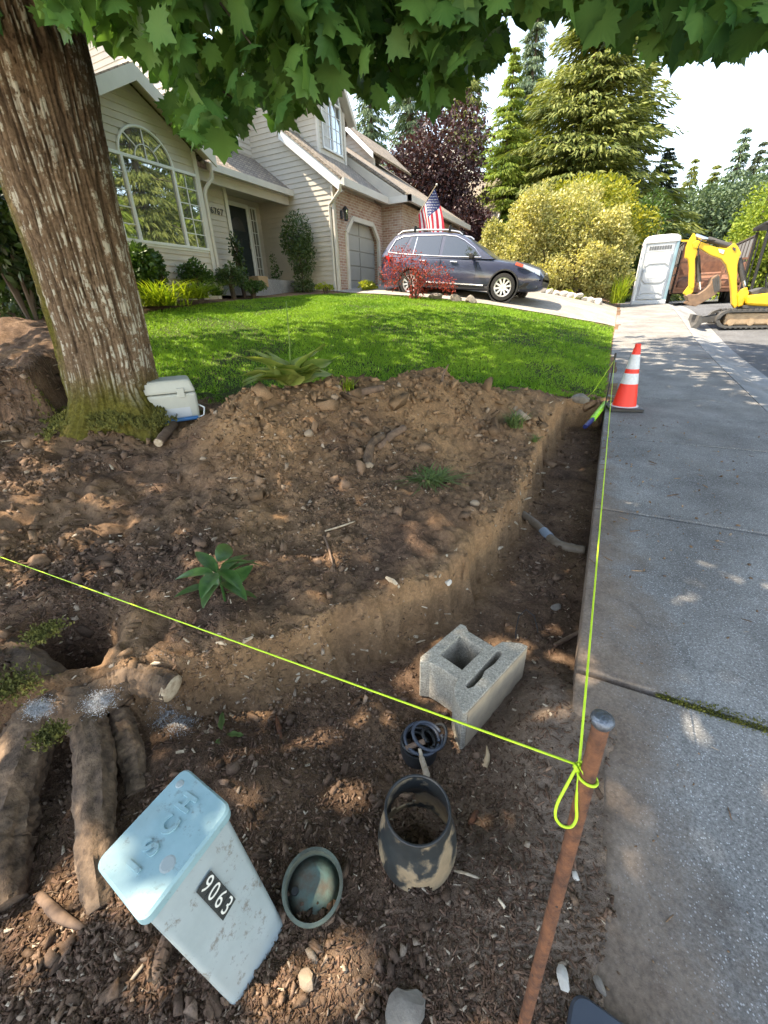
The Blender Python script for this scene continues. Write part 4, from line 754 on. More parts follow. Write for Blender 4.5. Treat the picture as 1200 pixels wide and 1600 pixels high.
# limbs above the frame
top = np.array([*(TB+np.interp(zt[-1], zt, ot)*np.array((hn[1], -hn[0]))), zt[-1]-.15]); limbs = []
for i, (dx, dy, dz, ln) in enumerate(((.9, .5, .35, 5.5), (.5, 1, .42, 6.0), (1, -.35, .4, 5.), (-.4, .9, .6, 4.5), (-.8, -.2, .6, 4.), (.15, .1, 1, 4.2), (.95, .12, .55, 6))):
    d = unit(np.array((dx, dy, dz), float)); r_ = random.Random(i); pts = [top-(0, 0, .5)]
    for s_ in np.linspace(.12, 1, 7): pts.append(top+d*ln*s_+np.array((r_.uniform(-.2, .2), r_.uniform(-.2, .2), -.45*s_*s_*ln*.25+r_.uniform(-.1, .1))))
    limbs.append(pts); part('branch', MB().tube(pts, np.linspace(.16, .025, 8), 9, jit=.06, rs=r_), 'twig_bark', maple, smooth='all')
FR = np.array([(-400, 30), (100, 38), (150, 52), (185, 78), (215, 70), (240, 92), (262, 160), (295, 222), (350, 232), (382, 190), (400, 140), (432, 195), (470, 172), (492, 132), (540, 116), (590, 158), (622, 138), (680, 158), (716, 138), (742, 96), (772, 96), (800, 26), (842, 48), (868, 12), (905, 10), (935, 30), (962, 68), (1002, 38), (1022, 80), (1072, 86), (1102, 62), (1162, 82), (1200, 66), (1700, 66)], float)
def fringe_ok(P, size):
    q = proj(P); vis = (q[:, 2] > .3) & (q[:, 0] > -250) & (q[:, 0] < 1450); rpx = .42*size*FPX/np.maximum(q[:, 2], .3); lim = np.interp(q[:, 0], FR[:, 0], FR[:, 1]); l2 = np.minimum(np.interp(q[:, 0]-rpx*.7, FR[:, 0], FR[:, 1]), np.interp(q[:, 0]+rpx*.7, FR[:, 0], FR[:, 1]))
    hole = (((q[:, 0]-322)/34)**2+((q[:, 1]-28)/38)**2 < 1) | (((q[:, 0]-640)/14)**2+((q[:, 1]-72)/26)**2 < 1) | (((q[:, 0]-815)/50)**2+((q[:, 1]-15)/30)**2 < 1)
    return ~vis | ((q[:, 1]+rpx < np.minimum(lim, l2+22)) & ~hole)
# palmate leaf: five pointed lobes
half = [(0, 0), (.10, -.02), (.20, -.10), (.26, .02), (.40, .00), (.34, .14), (.62, .20), (.50, .30), (.80, .48), (.56, .50), (.60, .66), (.40, .58), (.30, .64), (.34, .80), (.20, .82), (.0, 1.12)]
out = [(x, y) for x, y in half]+[(-x, y) for x, y in half[-2:0:-1]]; cpt = (0, .36)
MV = np.array([(cpt[1], cpt[0], .03)]+[(y, x*.98, -.16*abs(x)-.10*max(0, y-.5)) for x, y in out]); MF = np.array([(0, 1+i, 1+(i+1) % len(out)) for i in range(len(out))])
SV = np.array([(.36, 0, .03)]+[(y, x, -.16*abs(x)) for x, y in [(0, 0), (.36, .02), (.34, .16), (.78, .46), (.42, .55), (.32, .82), (0, 1.1), (-.32, .82), (-.42, .55), (-.78, .46), (-.34, .16), (-.36, .02)]]); SF = np.array([(0, 1+i, 1+(i+1) % 12) for i in range(12)])
rs = np.random.default_rng(21)
# low outer twigs in front of the camera
n = 13000; px = rs.uniform(60, 1330, n); py = rs.uniform(-300, 240, n); dist = rs.uniform(2.3, 5.6, n)
dirs = unit(np.stack([(px-600)/FPX, (py-800)/FPX, np.ones(n)], 1)) @ AX; Pf = CAM+dirs*dist[:, None]; clump = fbm(Pf[:, 0]*1.6+Pf[:, 2]*1.1, Pf[:, 1]*1.6, 2, 90)
sz = .070+.055*rs.random(n); k = fringe_ok(Pf, sz) & (Pf[:, 2] > 1.95) & (clump > -.05) & (rs.random(n) < np.where(py < -40, .5, 1)); Pf, sz = Pf[k], sz[k]
# crown
n = 31000; d = unit(rs.normal(size=(n, 3))); r_ = rs.random(n)**.4; Pc = np.array((-2.5, 3.5, 6.0))+d*np.array((6.4, 7.0, 3.2))*r_[:, None]; szc = .15+.08*rs.random(n)
cl = fbm(Pc[:, 0]*.9+Pc[:, 2]*.7, Pc[:, 1]*.9-Pc[:, 2]*.4, 3, 91); k = fringe_ok(Pc, szc) & (Pc[:, 2] > 2.7) & (Pc[:, 0] < 1.7) & (Pc[:, 1] > -1.9) & ~((Pc[:, 0] < -4.6) & (Pc[:, 1] > 4.5) & (rs.random(n) < .35)) & (cl > -.095); Pc, szc = Pc[k], szc[k]
def leaf_frames(P, rs):
    n = len(P); h = rs.normal(size=(n, 2)); h /= np.linalg.norm(h, axis=1)[:, None]; A = unit(np.stack([h[:, 0]*.75, h[:, 1]*.75, -.35-.75*rs.random(n)], 1)); return frames(n, rs, A, (0, 0, 1), 1.3)
Af, Bf, Cf = leaf_frames(Pf, rs); q = proj(Pf+Af*sz[:, None]*.5); area = np.where((q[:, 2] > 0) & (q[:, 0] > 0) & (q[:, 0] < 1200) & (q[:, 1] > -10), sz/np.maximum(q[:, 2], .2), 0); order = np.argsort(-area); big = order[:300]; rest = order[300:]
vein = np.concatenate([[.30], np.array([-.12 if i % 2 == 0 else .10 for i in range(len(MV)-1)])]); lm = rawmesh('leaf', MV, MF, vein+.45); lm.materials.append(MATS['maple']); lms = [lm]
for v_ in (.1, .9): m2 = rawmesh('leaf', MV*np.array((1, 1.06 if v_ > .5 else .93, 1.6)), MF, vein*.9+v_*.8); m2.materials.append(MATS['maple']); lms.append(m2)
for j, i in enumerate(big):
    o = bpy.data.objects.new('leaf', lms[j % 3]); col.objects.link(o); o.parent = maple; s_ = sz[i]; a, b, c = Af[i]*s_, Bf[i]*s_, Cf[i]*s_; p = Pf[i]-LOC[maple.name]
    o.matrix_local = Matrix(((a[0], b[0], c[0], p[0]), (a[1], b[1], c[1], p[1]), (a[2], b[2], c[2], p[2]), (0, 0, 0, 1)))
V1, F1 = stamp(MV, MF, Pf[rest], Af[rest], Bf[rest], Cf[rest], sz[rest]); r1_ = np.repeat(rs.random(len(rest))*.8, len(MV))+np.tile(vein, len(rest))
Ac, Bc, Cc = leaf_frames(Pc, rs); V2, F2 = stamp(SV, SF, Pc, Ac, Bc, Cc, szc); r2_ = np.repeat(rs.random(len(Pc)), len(SV))
o = part('foliage', rawmesh('foliage', np.concatenate([V1, V2]), np.concatenate([F1, F2+len(V1)]), np.concatenate([r1_, r2_]), LOC[maple.name]), 'maple', maple); o['kind'] = 'stuff'
# fine twigs that carry the low leaves
ntw = 0
for i in rs.choice(len(Pf), 900, replace=False):
    p = Pf[i]; e = p+np.array((rs.uniform(-.7, .4), rs.uniform(-.5, .5), rs.uniform(.15, .6))); md = (p+e)/2+np.array((0, 0, .08)); q = proj(p)
    if 100 < q[0] < 1230 and -80 < q[1] < 250 and q[2] > 0 and fringe_ok(np.array([md, p, e]), np.full(3, .03)).all() and ntw < 45: part('twig', MB().tube([e, md, p], [.007, .005, .003], 4), 'twig_bark', maple); ntw += 1
# exposed roots in the near left, cut for the digging
def rootpath(pts, lift=0.0): return [atZ(x, y, z) for x, y, z in pts]
def root(pts, rad, m, n=30, jit=.05, seed=1, cut=None, label=None):
    P = np.array(rootpath(pts))+np.array((0, 0, .0)); t = np.linspace(0, 1, len(P)); tt = np.linspace(0, 1, 60); C = np.stack([np.interp(tt, t, P[:, i]) for i in range(3)], 1)
    for _ in range(3): C[1:-1] = (C[:-2]+2*C[1:-1]+C[2:])/4
    rdd = np.interp(tt, np.linspace(0, 1, len(rad)), rad); rs_ = random.Random(seed); mb = MB(); mb.tube(C, rdd, n)
    V = np.array(mb.v); kk = np.tile(np.arange(n), 60)/n; ss = np.repeat(tt, n)
    nz = .17*(1-np.abs(2*vnoise(np.cos(kk*6.283)*2.6+ss*1.2+seed, np.sin(kk*6.283)*2.6-ss, seed)-1))-.1+.16*(vnoise(np.cos(kk*6.283)*6+ss*3, np.sin(kk*6.283)*6+ss*2, seed+1)-.5)+.45*fbm(ss*5+kk*0, np.sin(kk*6.283)+seed, 3, seed+2)+.20*(vnoise(kk*40, ss*60, seed+5)-.5)
    cen = np.repeat(C, n, 0); V = cen+(V-cen)*(1+nz[:, None]); mb.v = [tuple(v) for v in V]
    o = part('root', mb, m, maple, smooth=55, label=label)
    if cut:
        dcut = unit(C[-1]-C[-2]); part('cut_face', MB().lathe(C[-1]-dcut*.004, [(0, .006), (rdd[-1]*.6, .008), (rdd[-1]*.93, .004), (rdd[-1]*1.0, -.012)], 16, axis=dcut), cut, o, smooth='all')
    return o
root([(-60, 985, .16), (10, 1040, .16), (70, 1085, .14), (130, 1102, .13), (175, 1078, .13), (200, 1040, .12), (205, 1010, .08)], [.11, .105, .09, .08, .075, .065, .05], 'root_bark', seed=4)
root([(170, 1072, .13), (215, 1056, .155), (270, 1076, .13)], [.062, .062, .055], 'root_bark', seed=6, cut='pale_wood')
root([(130, 1105, .10), (147, 1170, .07), (150, 1260, .035), (150, 1340, .015), (160, 1420, -.03)], [.065, .062, .058, .05, .035], 'root_wood', seed=8)
root([(185, 1120, .03), (205, 1180, .0), (215, 1240, -.03)], [.05, .045, .03], 'root_wood', seed=14)
root([(55, 1110, .12), (42, 1180, .07), (15, 1260, .03), (-5, 1330, 0), (8, 1420, -.05)], [.07, .07, .075, .08, .05], 'root_wood', seed=10)
root([(330, 985, .09), (355, 1000, .085), (378, 1010, .08)], [.028, .032, .034], 'root_bark', seed=12, cut='fresh_wood')
# white marking paint on the root and soil, moss on the root
def sprinkle(name, pts, n, size, m, parent, seed, kind='stuff', lift=.004, flat=False, fz=None):
    rs = np.random.default_rng(seed); P = []
    for (x, y, rx, ry, z) in pts:
        c = atZ(x, y, z); k = max(1, int(n/len(pts))); a = rs.normal(size=(k, 2))*np.array((rx, ry)); X = c[0]+a[:, 0]; Y = c[1]+a[:, 1]; P.append(np.stack([X, Y, np.maximum(T(X, Y), z-.0*X if fz is None else fz)+lift*(1+rs.random(k))], 1))
    P = np.concatenate(P); n = len(P); A, B, C = frames(n, rs, unit(rs.normal(size=(n, 3))*(.9, .9, .25) if flat else rs.normal(size=(n, 3))*.7+(0, 0, .9))); V, F = stamp(LEAF4[0], LEAF4[1], P, A, B, C, size*(.5+rs.random(n)))
    me = rawmesh(name, V, F, np.repeat(rs.random(n), 4), LOC[rootof(parent).name] if parent else None); o = part(name, me, m, parent)
    if kind: o['kind'] = kind
    return o
sprinkle('moss', [(20, 1075, .05, .04, .26), (70, 990, .03, .03, .28), (82, 1150, .02, .02, .18)], 2600, .014, 'moss', maple, 31)
sprinkle('marking_paint', [(155, 1098, .028, .022, .215), (62, 1108, .025, .016, .24)], 5200, .0042, 'chalk', maple, 32, flat=True)
o = sprinkle('marking_paint', [(262, 1122, .022, .03, -.05), (285, 1140, .03, .03, -.08)], 2600, .0040, 'chalk', None, 33, flat=True); tag(o, 'white marking paint sprayed on the soil beside the cut root', 'paint')
# ------------------------------------------------------------------ conifers
CON['big'] = conifer_mesh('big', 26, 6.6, 101, 58, 9, 210, .03, .32, .62); CON['mid'] = conifer_mesh('mid', 20, 4.2, 102, 46, 8, 120, .03, .32, .52); CON['slim'] = conifer_mesh('slim', 22, 2.9, 103, 44, 7, 90, .05, .40, .55); CON['far'] = conifer_mesh('far', 20, 3.6, 104, 32, 7, 50, .04, .26, .9)
def con_at(kind, x, Y, ytop, label, m, group, hk, rot=0, wid=None, zb=1.5):
    b = atY(x, 440, Y); t = atY(x, ytop, Y); sc = (t[2]-zb)/hk; return conifer(kind, (b[0], Y, zb), (wid or sc), rot, label, MATS[m], group, sz=sc)
G1_ = 'firs behind the hedge'; G2_ = 'far firs down the street'
con_at('big', 880, 33, -120, 'tallest fir, broad and drooping, behind the yellow shrubs', 'fir', G1_, 26, .4, wid=1.25)
con_at('mid', 775, 31, 75, 'bright lime green cedar left of the tallest fir', 'fir_bright', G1_, 20, 1.0, wid=.8)
con_at('mid', 715, 37, -60, 'pale green fir standing above the small gabled roof', 'fir', G1_, 20, 2.0, wid=.95)
con_at('slim', 640, 40, -200, 'dark weeping fir behind the plum tree', 'fir_blue', G1_, 22, 3.0, wid=1.15)
con_at('slim', 588, 44, -170, 'thin dark fir just right of the dormer', 'fir_blue', G1_, 22, 4.0, wid=1.1)
con_at('mid', 800, 46, -40, 'bluish fir seen between the tallest fir and the lime cedar', 'fir_blue', G1_, 20, 5.0, wid=1.1)
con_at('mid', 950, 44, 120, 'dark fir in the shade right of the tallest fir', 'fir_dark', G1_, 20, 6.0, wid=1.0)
for i, (x, Y, yt, kd, wd, mm, lb) in enumerate(((1100, 62, 208, 'far', 1.0, 'fir_blue', 'sharp topped far fir, the tallest of the row above the digger'), (1148, 66, 210, 'far', 1.1, 'fir_blue', 'far fir with a pointed top right of the tallest far fir'), (1128, 74, 228, 'far', 1.0, 'fir_dark', 'far fir wedged between the two pointed far firs'), (1072, 64, 262, 'far', .95, 'fir', 'shorter sunlit far fir left of the tallest far fir'), (1040, 58, 252, 'far', .8, 'fir', 'slender pale far tree beside the hedge corner'), (1195, 60, 240, 'far', 1.1, 'fir', 'far fir at the right edge of the picture'), (1012, 66, 285, 'far', .9, 'fir', 'far fir half hidden by the dark fir'))):
    con_at(kd, x, Y, yt, lb, mm, G2_, 20, i*1.3, wid=wd, zb=1.6)
for i, (X, Y, h) in enumerate(((13.5, 21, .95), (15.5, 27, 1.15), (13, 31.5, .9), (12.8, 16.5, .85), (18, 33, 1.3), (14.5, 12, 1.0), (19, 23, 1.3))):
    conifer('mid', (X, Y, .1+S(Y)), h, i*2.1, ['fir across the street mirrored in the middle of the arched window', 'taller fir across the street mirrored behind it in the window', 'fir across the street mirrored at the right of the arched window', 'smaller fir across the street mirrored at the left of the window', 'tallest back row fir mirrored high in the arched window', 'fir across the street opposite the lawn', 'back row fir across the street opposite the driveway'][i], MATS['fir_bright' if i % 2 == 0 else 'fir'], 'firs across the street')
def blob(name, label, cat, x, y, Y, size, n, ls, m, seed, nl=10, group=None, zb=None, stem='bark_far', shell=.5, lr=.45, droop=0., stemr=.05):
    """leafy thing whose middle is seen at pixel (x,y) at street distance Y; size = half extents"""
    c = atY(x, y, Y); z0 = zb if zb is not None else float(base(np.array(c[0]), np.array(Y))); o = thing(name, label, cat, (c[0], Y, z0), group)
    cloud('crown' if cat == 'tree' else 'foliage', lumps_in(c, size, nl, seed, lr)+[(*c, *(np.array(size)*.7))], n, ls, m, o, seed, shell, droop=droop)
    mb = MB(); rs = random.Random(seed)
    for k in range(5): mb.tube([(c[0]+rs.uniform(-.1, .1)*size[0], Y+rs.uniform(-.1, .1)*size[1], z0-.1), (c[0]+rs.uniform(-.3, .3)*size[0], Y+rs.uniform(-.3, .3)*size[1], c[2]-size[2]*.3), (c[0]+rs.uniform(-.6, .6)*size[0], Y+rs.uniform(-.6, .6)*size[1], c[2]+size[2]*.5)], [stemr, stemr*.7, stemr*.25], 5)
    part('trunk' if cat == 'tree' else 'stem', mb, stem, o); return o
blob('plum_tree', 'dark purple leaved plum tree behind the garage roof', 'tree', 668, 300, 27, (3.6, 2.6, 4.0), 20000, .19, 'plum', 201, 16, stemr=.16)
blob('plum_tree', 'low purple plum growing by the end of the garage', 'tree', 728, 372, 24.5, (1.3, 1.2, 1.9), 6000, .15, 'plum', 202, 10, stemr=.10)
blob('golden_shrub', 'golden yellow leaved shrub tree above the clipped hedge', 'tree', 915, 345, 24, (2.7, 1.8, 1.5), 14000, .15, 'yellow_leaf', 203, 14, stemr=.09)
blob('golden_shrub', 'yellow green shrub above the broad tan roof', 'tree', 818, 275, 39, (2.6, 2, 2.2), 9000, .17, 'yellow_leaf', 204, 9, stemr=.09)
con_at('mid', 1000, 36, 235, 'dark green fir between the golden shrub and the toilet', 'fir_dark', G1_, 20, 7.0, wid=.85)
blob('green_tree', 'rounded green shrub peering over the hedge beside the toilet', 'tree', 990, 395, 27, (1.6, 1.5, 2.2), 9000, .13, 'shrub', 205, 12, stemr=.10)
blob('green_tree', 'broad leafy tree behind the trailer', 'tree', 1062, 368, 46, (4.2, 3, 3.2), 16000, .22, 'shrub', 206, 12, stemr=.2)
blob('green_tree', 'leafy tree behind the digger boom', 'tree', 1135, 362, 42, (4, 3, 3.2), 16000, .22, 'fir_blue', 207, 12, stemr=.2)
blob('green_tree', 'bright yellow green tree at the right edge beside the digger', 'tree', 1212, 355, 26, (1.9, 1.8, 2.9), 12000, .15, 'fir_bright', 208, 12, stemr=.12)
hd = thing('clipped_hedge', 'huge rounded sunlit shrub clipped into mounds beside the driveway', 'shrub', (*atY(880, 470, 19.0)[:2], 1.3))
L = []
for x, y, Y, r_ in ((830, 360, 18.8, 1.0), (800, 400, 18.6, .8), (880, 350, 19.4, 1.15), (940, 370, 19.4, 1.0), (900, 410, 18.8, 1.1), (950, 425, 18.9, .8), (850, 425, 18.8, .85), (800, 440, 18.8, .6), (840, 325, 20.0, .8), (900, 318, 20.2, .8), (968, 385, 19.4, .6), (930, 445, 18.8, .5), (775, 380, 19.2, .7)):
    c = np.array(atY(x, y, Y)); L.append((*c, r_*.9, r_*.8, r_*.85)); rq = np.random.default_rng(int(x*7+y))
    for k in range(5): dq = unit(rq.normal(size=3)+(0, -.5, .3)); f_ = rq.uniform(.28, .5); L.append((*(c+dq*r_*.78), r_*f_, r_*f_, r_*f_*1.1))
cloud('foliage', L, 46000, .10, 'hedge', hd, 210, .62); mb = MB(); c = atY(880, 470, 19.2)
for k in range(9): a = k*.7; mb.tube([(c[0]+math.cos(a)*.3, c[1]+math.sin(a)*.2, 1.2), (c[0]+math.cos(a)*1.1, c[1]+math.sin(a)*.6, 2.3), (c[0]+math.cos(a)*1.8, c[1]+math.sin(a)*.8, 3.2)], [.06, .05, .02], 5)
part('stem', mb, 'bark_far', hd)
def tuft(name, label, cat, base_, n, h, spread, m, seed, w_=.012, group=None, droop=.6, pname='blades', kind='stuff'):
    rs = np.random.default_rng(seed); o = thing(name, label, cat, base_, group); b = np.array(base_, float); V = []; F = []; rn = []
    for i in range(n):
        a = rs.random()*6.283; hh = h*(.35+.8*rs.random()); sp = spread*(.3+rs.random()); root_ = b+np.array((rs.normal()*spread*.18, rs.normal()*spread*.18, 0)); d = np.array((math.cos(a), math.sin(a), 0)); sd_ = np.array((-d[1], d[0], 0)); k0 = len(V)
        for t in (0, .35, .7, 1): c = root_+d*sp*t**1.5+np.array((0, 0, hh*(t-droop*t**3*.6))); ww = w_*(1-t**2*.95); V += [c-sd_*ww, c+sd_*ww]
        F += [(k0+2*j, k0+2*j+1, k0+2*j+3, k0+2*j+2) for j in range(3)]; rn += [rs.random()]*8
    p = part(pname, rawmesh(pname, V, F, rn, LOC[o.name]), m, o); p['kind'] = kind; return o
def bedpt(x, y, X): p = atX(x, y, X); return (X, p[1], p[2])
tuft('fan_grass', 'bright green arching grass clump nearest the trunk in the house bed', 'plant', bedpt(250, 478, -8.3), 330, .60, .95, 'fan_grass', 301, .014, 'arching grasses in the house bed')
tuft('fan_grass', 'yellow green arching grass clump right of the bigger one', 'plant', bedpt(305, 466, -8.5), 240, .52, .85, 'fan_grass', 302, .014, 'arching grasses in the house bed')
tuft('fan_grass', 'small pale grass tuft before the round shrub', 'plant', bedpt(340, 462, -8.6), 160, .34, .34, 'shrub', 303, .012, 'arching grasses in the house bed')
def bush(label, x, y, X, size, n, ls, m, seed, name='garden_shrub'):
    c = atX(x, y, X); return blob(name, label, 'shrub', x, y, c[1], size, n, ls, m, seed, 7, 'shrubs in the house bed', shell=.45)
bush('dark leafy shrub tight against the trunk under the arched window', 212, 412, -8.9, (.42, .5, .55), 2200, .10, 'shrub', 311)
bush('russet tipped shrub below the left of the arched window', 243, 424, -9.2, (.3, .35, .3), 1200, .08, 'shrub', 312)
bush('round green shrub under the right of the arched window', 306, 428, -9.15, (.36, .42, .34), 1600, .075, 'shrub', 313)
bush('clipped green shrub below the house number', 362, 433, -9.2, (.36, .42, .30), 1500, .07, 'camellia', 314)
bush('thin upright shrub in front of the front door', 372, 398, -9.5, (.18, .22, .55), 420, .08, 'rhody', 315)
bush('low leafy plants at the foot of the porch', 395, 448, -9.0, (.3, .45, .16), 900, .07, 'shrub', 316)
c = atY(466, 385, 12.35); ct = thing('camellia', 'tall pale flecked evergreen shrub against the garage side wall', 'shrub', (c[0], 12.35, 2.0), 'shrubs in the house bed')
cloud('foliage', [(c[0], 12.35, 3.55, .50, .4, .62), (c[0]+.1, 12.35, 3.0, .48, .4, .5), (c[0]-.25, 12.3, 3.4, .34, .3, .4), (c[0]+.05, 12.35, 2.45, .28, .3, .4), (c[0]+.1, 12.3, 2.15, .42, .3, .2), (c[0]+.3, 12.3, 3.3, .25, .25, .4)], 4200, .075, 'camellia', ct, 320, .35); part('stem', MB().tube([(c[0], 12.35, 1.9), (c[0]+.05, 12.35, 2.6), (c[0], 12.35, 3.5)], [.04, .03, .015], 6), 'bark_far', ct)
bush('low yellow flowering plants before the garage door', 575, 447, -7.3, (.22, .75, .13), 900, .07, 'lime_plant', 321, 'flowering_plant'); bush('yellow green edging plant at the garage corner', 508, 449, -8.1, (.2, .4, .10), 400, .06, 'lime_plant', 322, 'flowering_plant')
lx = atY(648, 425, 12.0); ll = thing('laceleaf_maple', 'small weeping red laceleaf maple in front of the rear car wheel', 'tree', (lx[0], 12.0, float(base(np.array(lx[0]), np.array(12.0)))))
cloud('crown', [(lx[0]-.35, 12.0, lx[2]+.32, .55, .45, .34), (lx[0]+.15, 11.95, lx[2]-.02, .36, .36, .38), (lx[0]+.6, 12.0, lx[2]-.12, .48, .4, .34), (lx[0]-.7, 12, lx[2]+.0, .38, .35, .42), (lx[0]+.1, 11.9, lx[2]-.42, .30, .3, .3), (lx[0]+1.0, 12, lx[2]-.38, .25, .25, .2)], 2600, .05, 'laceleaf', ll, 330, .15, droop=.8); mb = MB()
for k in range(7): a = k*.9; mb.tube([(lx[0], 12, lx[2]-1.0), (lx[0]+math.cos(a)*.2, 12+math.sin(a)*.15, lx[2]-.2), (lx[0]+math.cos(a)*.7, 12+math.sin(a)*.35, lx[2]+.2)], [.03, .02, .006], 5)
part('trunk', mb, 'twig_bark', ll)
# dark rhododendron behind the trunk, far left
blob('rhododendron', 'dark leggy rhododendron left of the maple trunk', 'shrub', 8, 372, 3.4, (.9, .8, .75), 3000, .13, 'rhody', 340, 10, stemr=.03, shell=.35)
blob('rhododendron', 'shaded evergreen shrub low behind the maple trunk', 'shrub', 20, 445, 3.9, (1.3, .9, .4), 2600, .12, 'rhody', 341, 9, stemr=.03)
blob('rhododendron', 'tall dark evergreen screening the far left of the house', 'shrub', -70, 330, 4.4, (1.7, 1.3, 1.9), 7000, .14, 'rhody', 342, 12, stemr=.05)
for i, (x, y, s_) in enumerate(((858, 466, .35), (885, 468, .3), (905, 470, .22))): bush(['lime green perennial at the drive edge by the car nose', 'pale green perennial on the stone border', 'small yellow perennial at the foot of the hedge'][i], x, y-4, atY(x, y, 17.6)[0], (s_, s_*.8, s_*.7), 700, .06, 'lime_plant', 345+i, 'border_plant')
tuft('iris', 'tall yellow green iris blades at the hedge corner by the walk', 'plant', tuple(atY(965, 474, 18.3)), 150, 1.0, .45, 'fan_grass', 350, .02, droop=.3)
# ------------------------------------------------------------------ things in the foreground
def on_plane(x, y, P0, nrm): d = ray(x, y); t = ((np.array(P0)-CAM) @ nrm)/(d @ nrm); return CAM+d*t
def roundrect(c0, u, v, r_, n=5):
    """corner c0, edge vectors u, v -> rounded outline"""
    lu, lv = np.linalg.norm(u), np.linalg.norm(v); U, W = u/lu, v/lv; out = []
    for (a, b, s0) in ((r_, r_, 180), (lu-r_, r_, 270), (lu-r_, lv-r_, 0), (r_, lv-r_, 90)):
        for i in range(n+1): t = R(s0+90*i/n); out.append(c0+U*(a+r_*math.cos(t))+W*(b+r_*math.sin(t)))
    return out
ZL = .335; a, b, c, d = [atZ(*q, ZL) for q in ((142, 1353), (291, 1193), (361, 1263), (224, 1440))]; u = ((c-d)+(b-a))/2; v = ((a-d)+(b-c))/2; c0 = (a+b+c+d)/4-u/2-v/2
gz_ = Tz(-.66, .2); bx_ = thing('utility_box', 'tilted pale blue plastic utility box with a numbered sticker, lid towards the roots', 'utility box', ((c0+u/2+v/2)[0]+.04, (c0+u/2+v/2)[1], gz_))
up = np.array((0, 0, 1.))
mb = MB(); e = .006; mb.loft([roundrect(c0, u, v, .022)]*1+[np.array(roundrect(c0, u, v, .022))-up*.004]+[np.array(roundrect(c0, u, v, .024))-up*.028+0] if False else [np.array(roundrect(c0+(u+v)*.0, u, v, .024))-up*.030, np.array(roundrect(c0, u, v, .024))-up*.006, np.array(roundrect(c0+(u/np.linalg.norm(u)+v/np.linalg.norm(v))*.006, u*(1-.012/np.linalg.norm(u)), v*(1-.012/np.linalg.norm(v)), .02))])
lid = part('lid', mb, 'plastic_lid', bx_, smooth=35)
ins = .012; U_ = u/np.linalg.norm(u); V_ = v/np.linalg.norm(v); tc = c0+(U_+V_)*ins-up*.028; tu = u*(1-2*ins/np.linalg.norm(u)); tv_ = v*(1-2*ins/np.linalg.norm(v))
B1 = atZ(378, 1588, gz_-.02); B2 = atZ(452, 1452, gz_-.02); nf = np.cross(tu, B1-tc); nf /= np.linalg.norm(nf); B2 = B2-nf*((B2-tc) @ nf); bu = B2-B1; bv = tv_*.80; T1 = np.array(roundrect(tc, tu, tv_, .016)); T2 = np.array(roundrect(B1-bu*.0, bu, bv, .016))
dd = (B1-tc)/np.linalg.norm(B1-tc); T3 = T2+(T2-T1)*.12
mb = MB(); mb.loft([T3, T2, T1]); part('body', mb, 'plastic_body', bx_, smooth=35)
P0 = tc; nf = np.cross(tu, B1-tc); nf /= np.linalg.norm(nf); nf = nf if nf @ (CAM-P0) > 0 else -nf
TL, LF, BT, RT = [on_plane(*q, P0+nf*.0015, nf) for q in ((328, 1359), (305, 1393), (347, 1438), (367, 1404))]; TL, LF, BT, RT = [q_+nf*.004 for q_ in (TL, LF, BT, RT)]
for i, ch in enumerate('9063'):
    f0, f1 = i/4+.004, (i+1)/4-.008; q = [TL+(RT-TL)*f0, TL+(RT-TL)*f1, LF+(BT-LF)*f1, LF+(BT-LF)*f0]; tl = part('sticker', MB().prism(q, nf*.0012), 'sticker', bx_)
    cc = sum(q)/4+nf*.0016; upv = unit(q[0]-q[3]); rt_ = np.cross(upv, nf); rt_ = rt_ if rt_ @ (RT-TL) > 0 else -rt_
    M = Matrix.Translation(cc) @ Matrix(((rt_[0], upv[0], nf[0], 0), (rt_[1], upv[1], nf[1], 0), (rt_[2], upv[2], nf[2], 0), (0, 0, 0, 1))); digit(ch, .046, M @ Matrix.Diagonal((.85, 1.08, 1, 1)), 'digit', tl, depth=.0004, bold=.0)
for ch, x, y in (('I', 210, 1355), ('S', 236, 1325), ('C', 265, 1290), ('H', 292, 1255)):
    p = atZ(x, y, ZL); rt_ = U_; upv = V_-U_*(V_ @ U_); upv /= np.linalg.norm(upv); M = Matrix.Translation(p+up*.0005) @ Matrix(((rt_[0], upv[0], 0, 0), (rt_[1], upv[1], 0, 0), (rt_[2], upv[2], 1, 0), (0, 0, 0, 1))); o = digit(ch, .058, M, 'plastic_lid', lid, 'letter', depth=.0035, bold=.002)
    bv_ = o.modifiers.new('bevel', 'BEVEL'); bv_.width = .0012; bv_.segments = 2; bv_.limit_method = 'ANGLE'
p = atZ(262, 1350, ZL); part('dirt_spot', MB().lathe(p, [(0, .0008), (.014, .0007), (.018, 0)], 12), 'plastic_body', lid); p = atZ(281, 1225, ZL); part('screw', MB().lathe(p, [(0, .003), (.009, .002), (.011, 0)], 12), 'plastic_body', lid)
p = tc+tu*.42+nf*.0; part('latch', MB().bar(p-U_*.02-up*.002, p+U_*.025-up*.002, .012, .012), 'brown_wood', bx_)
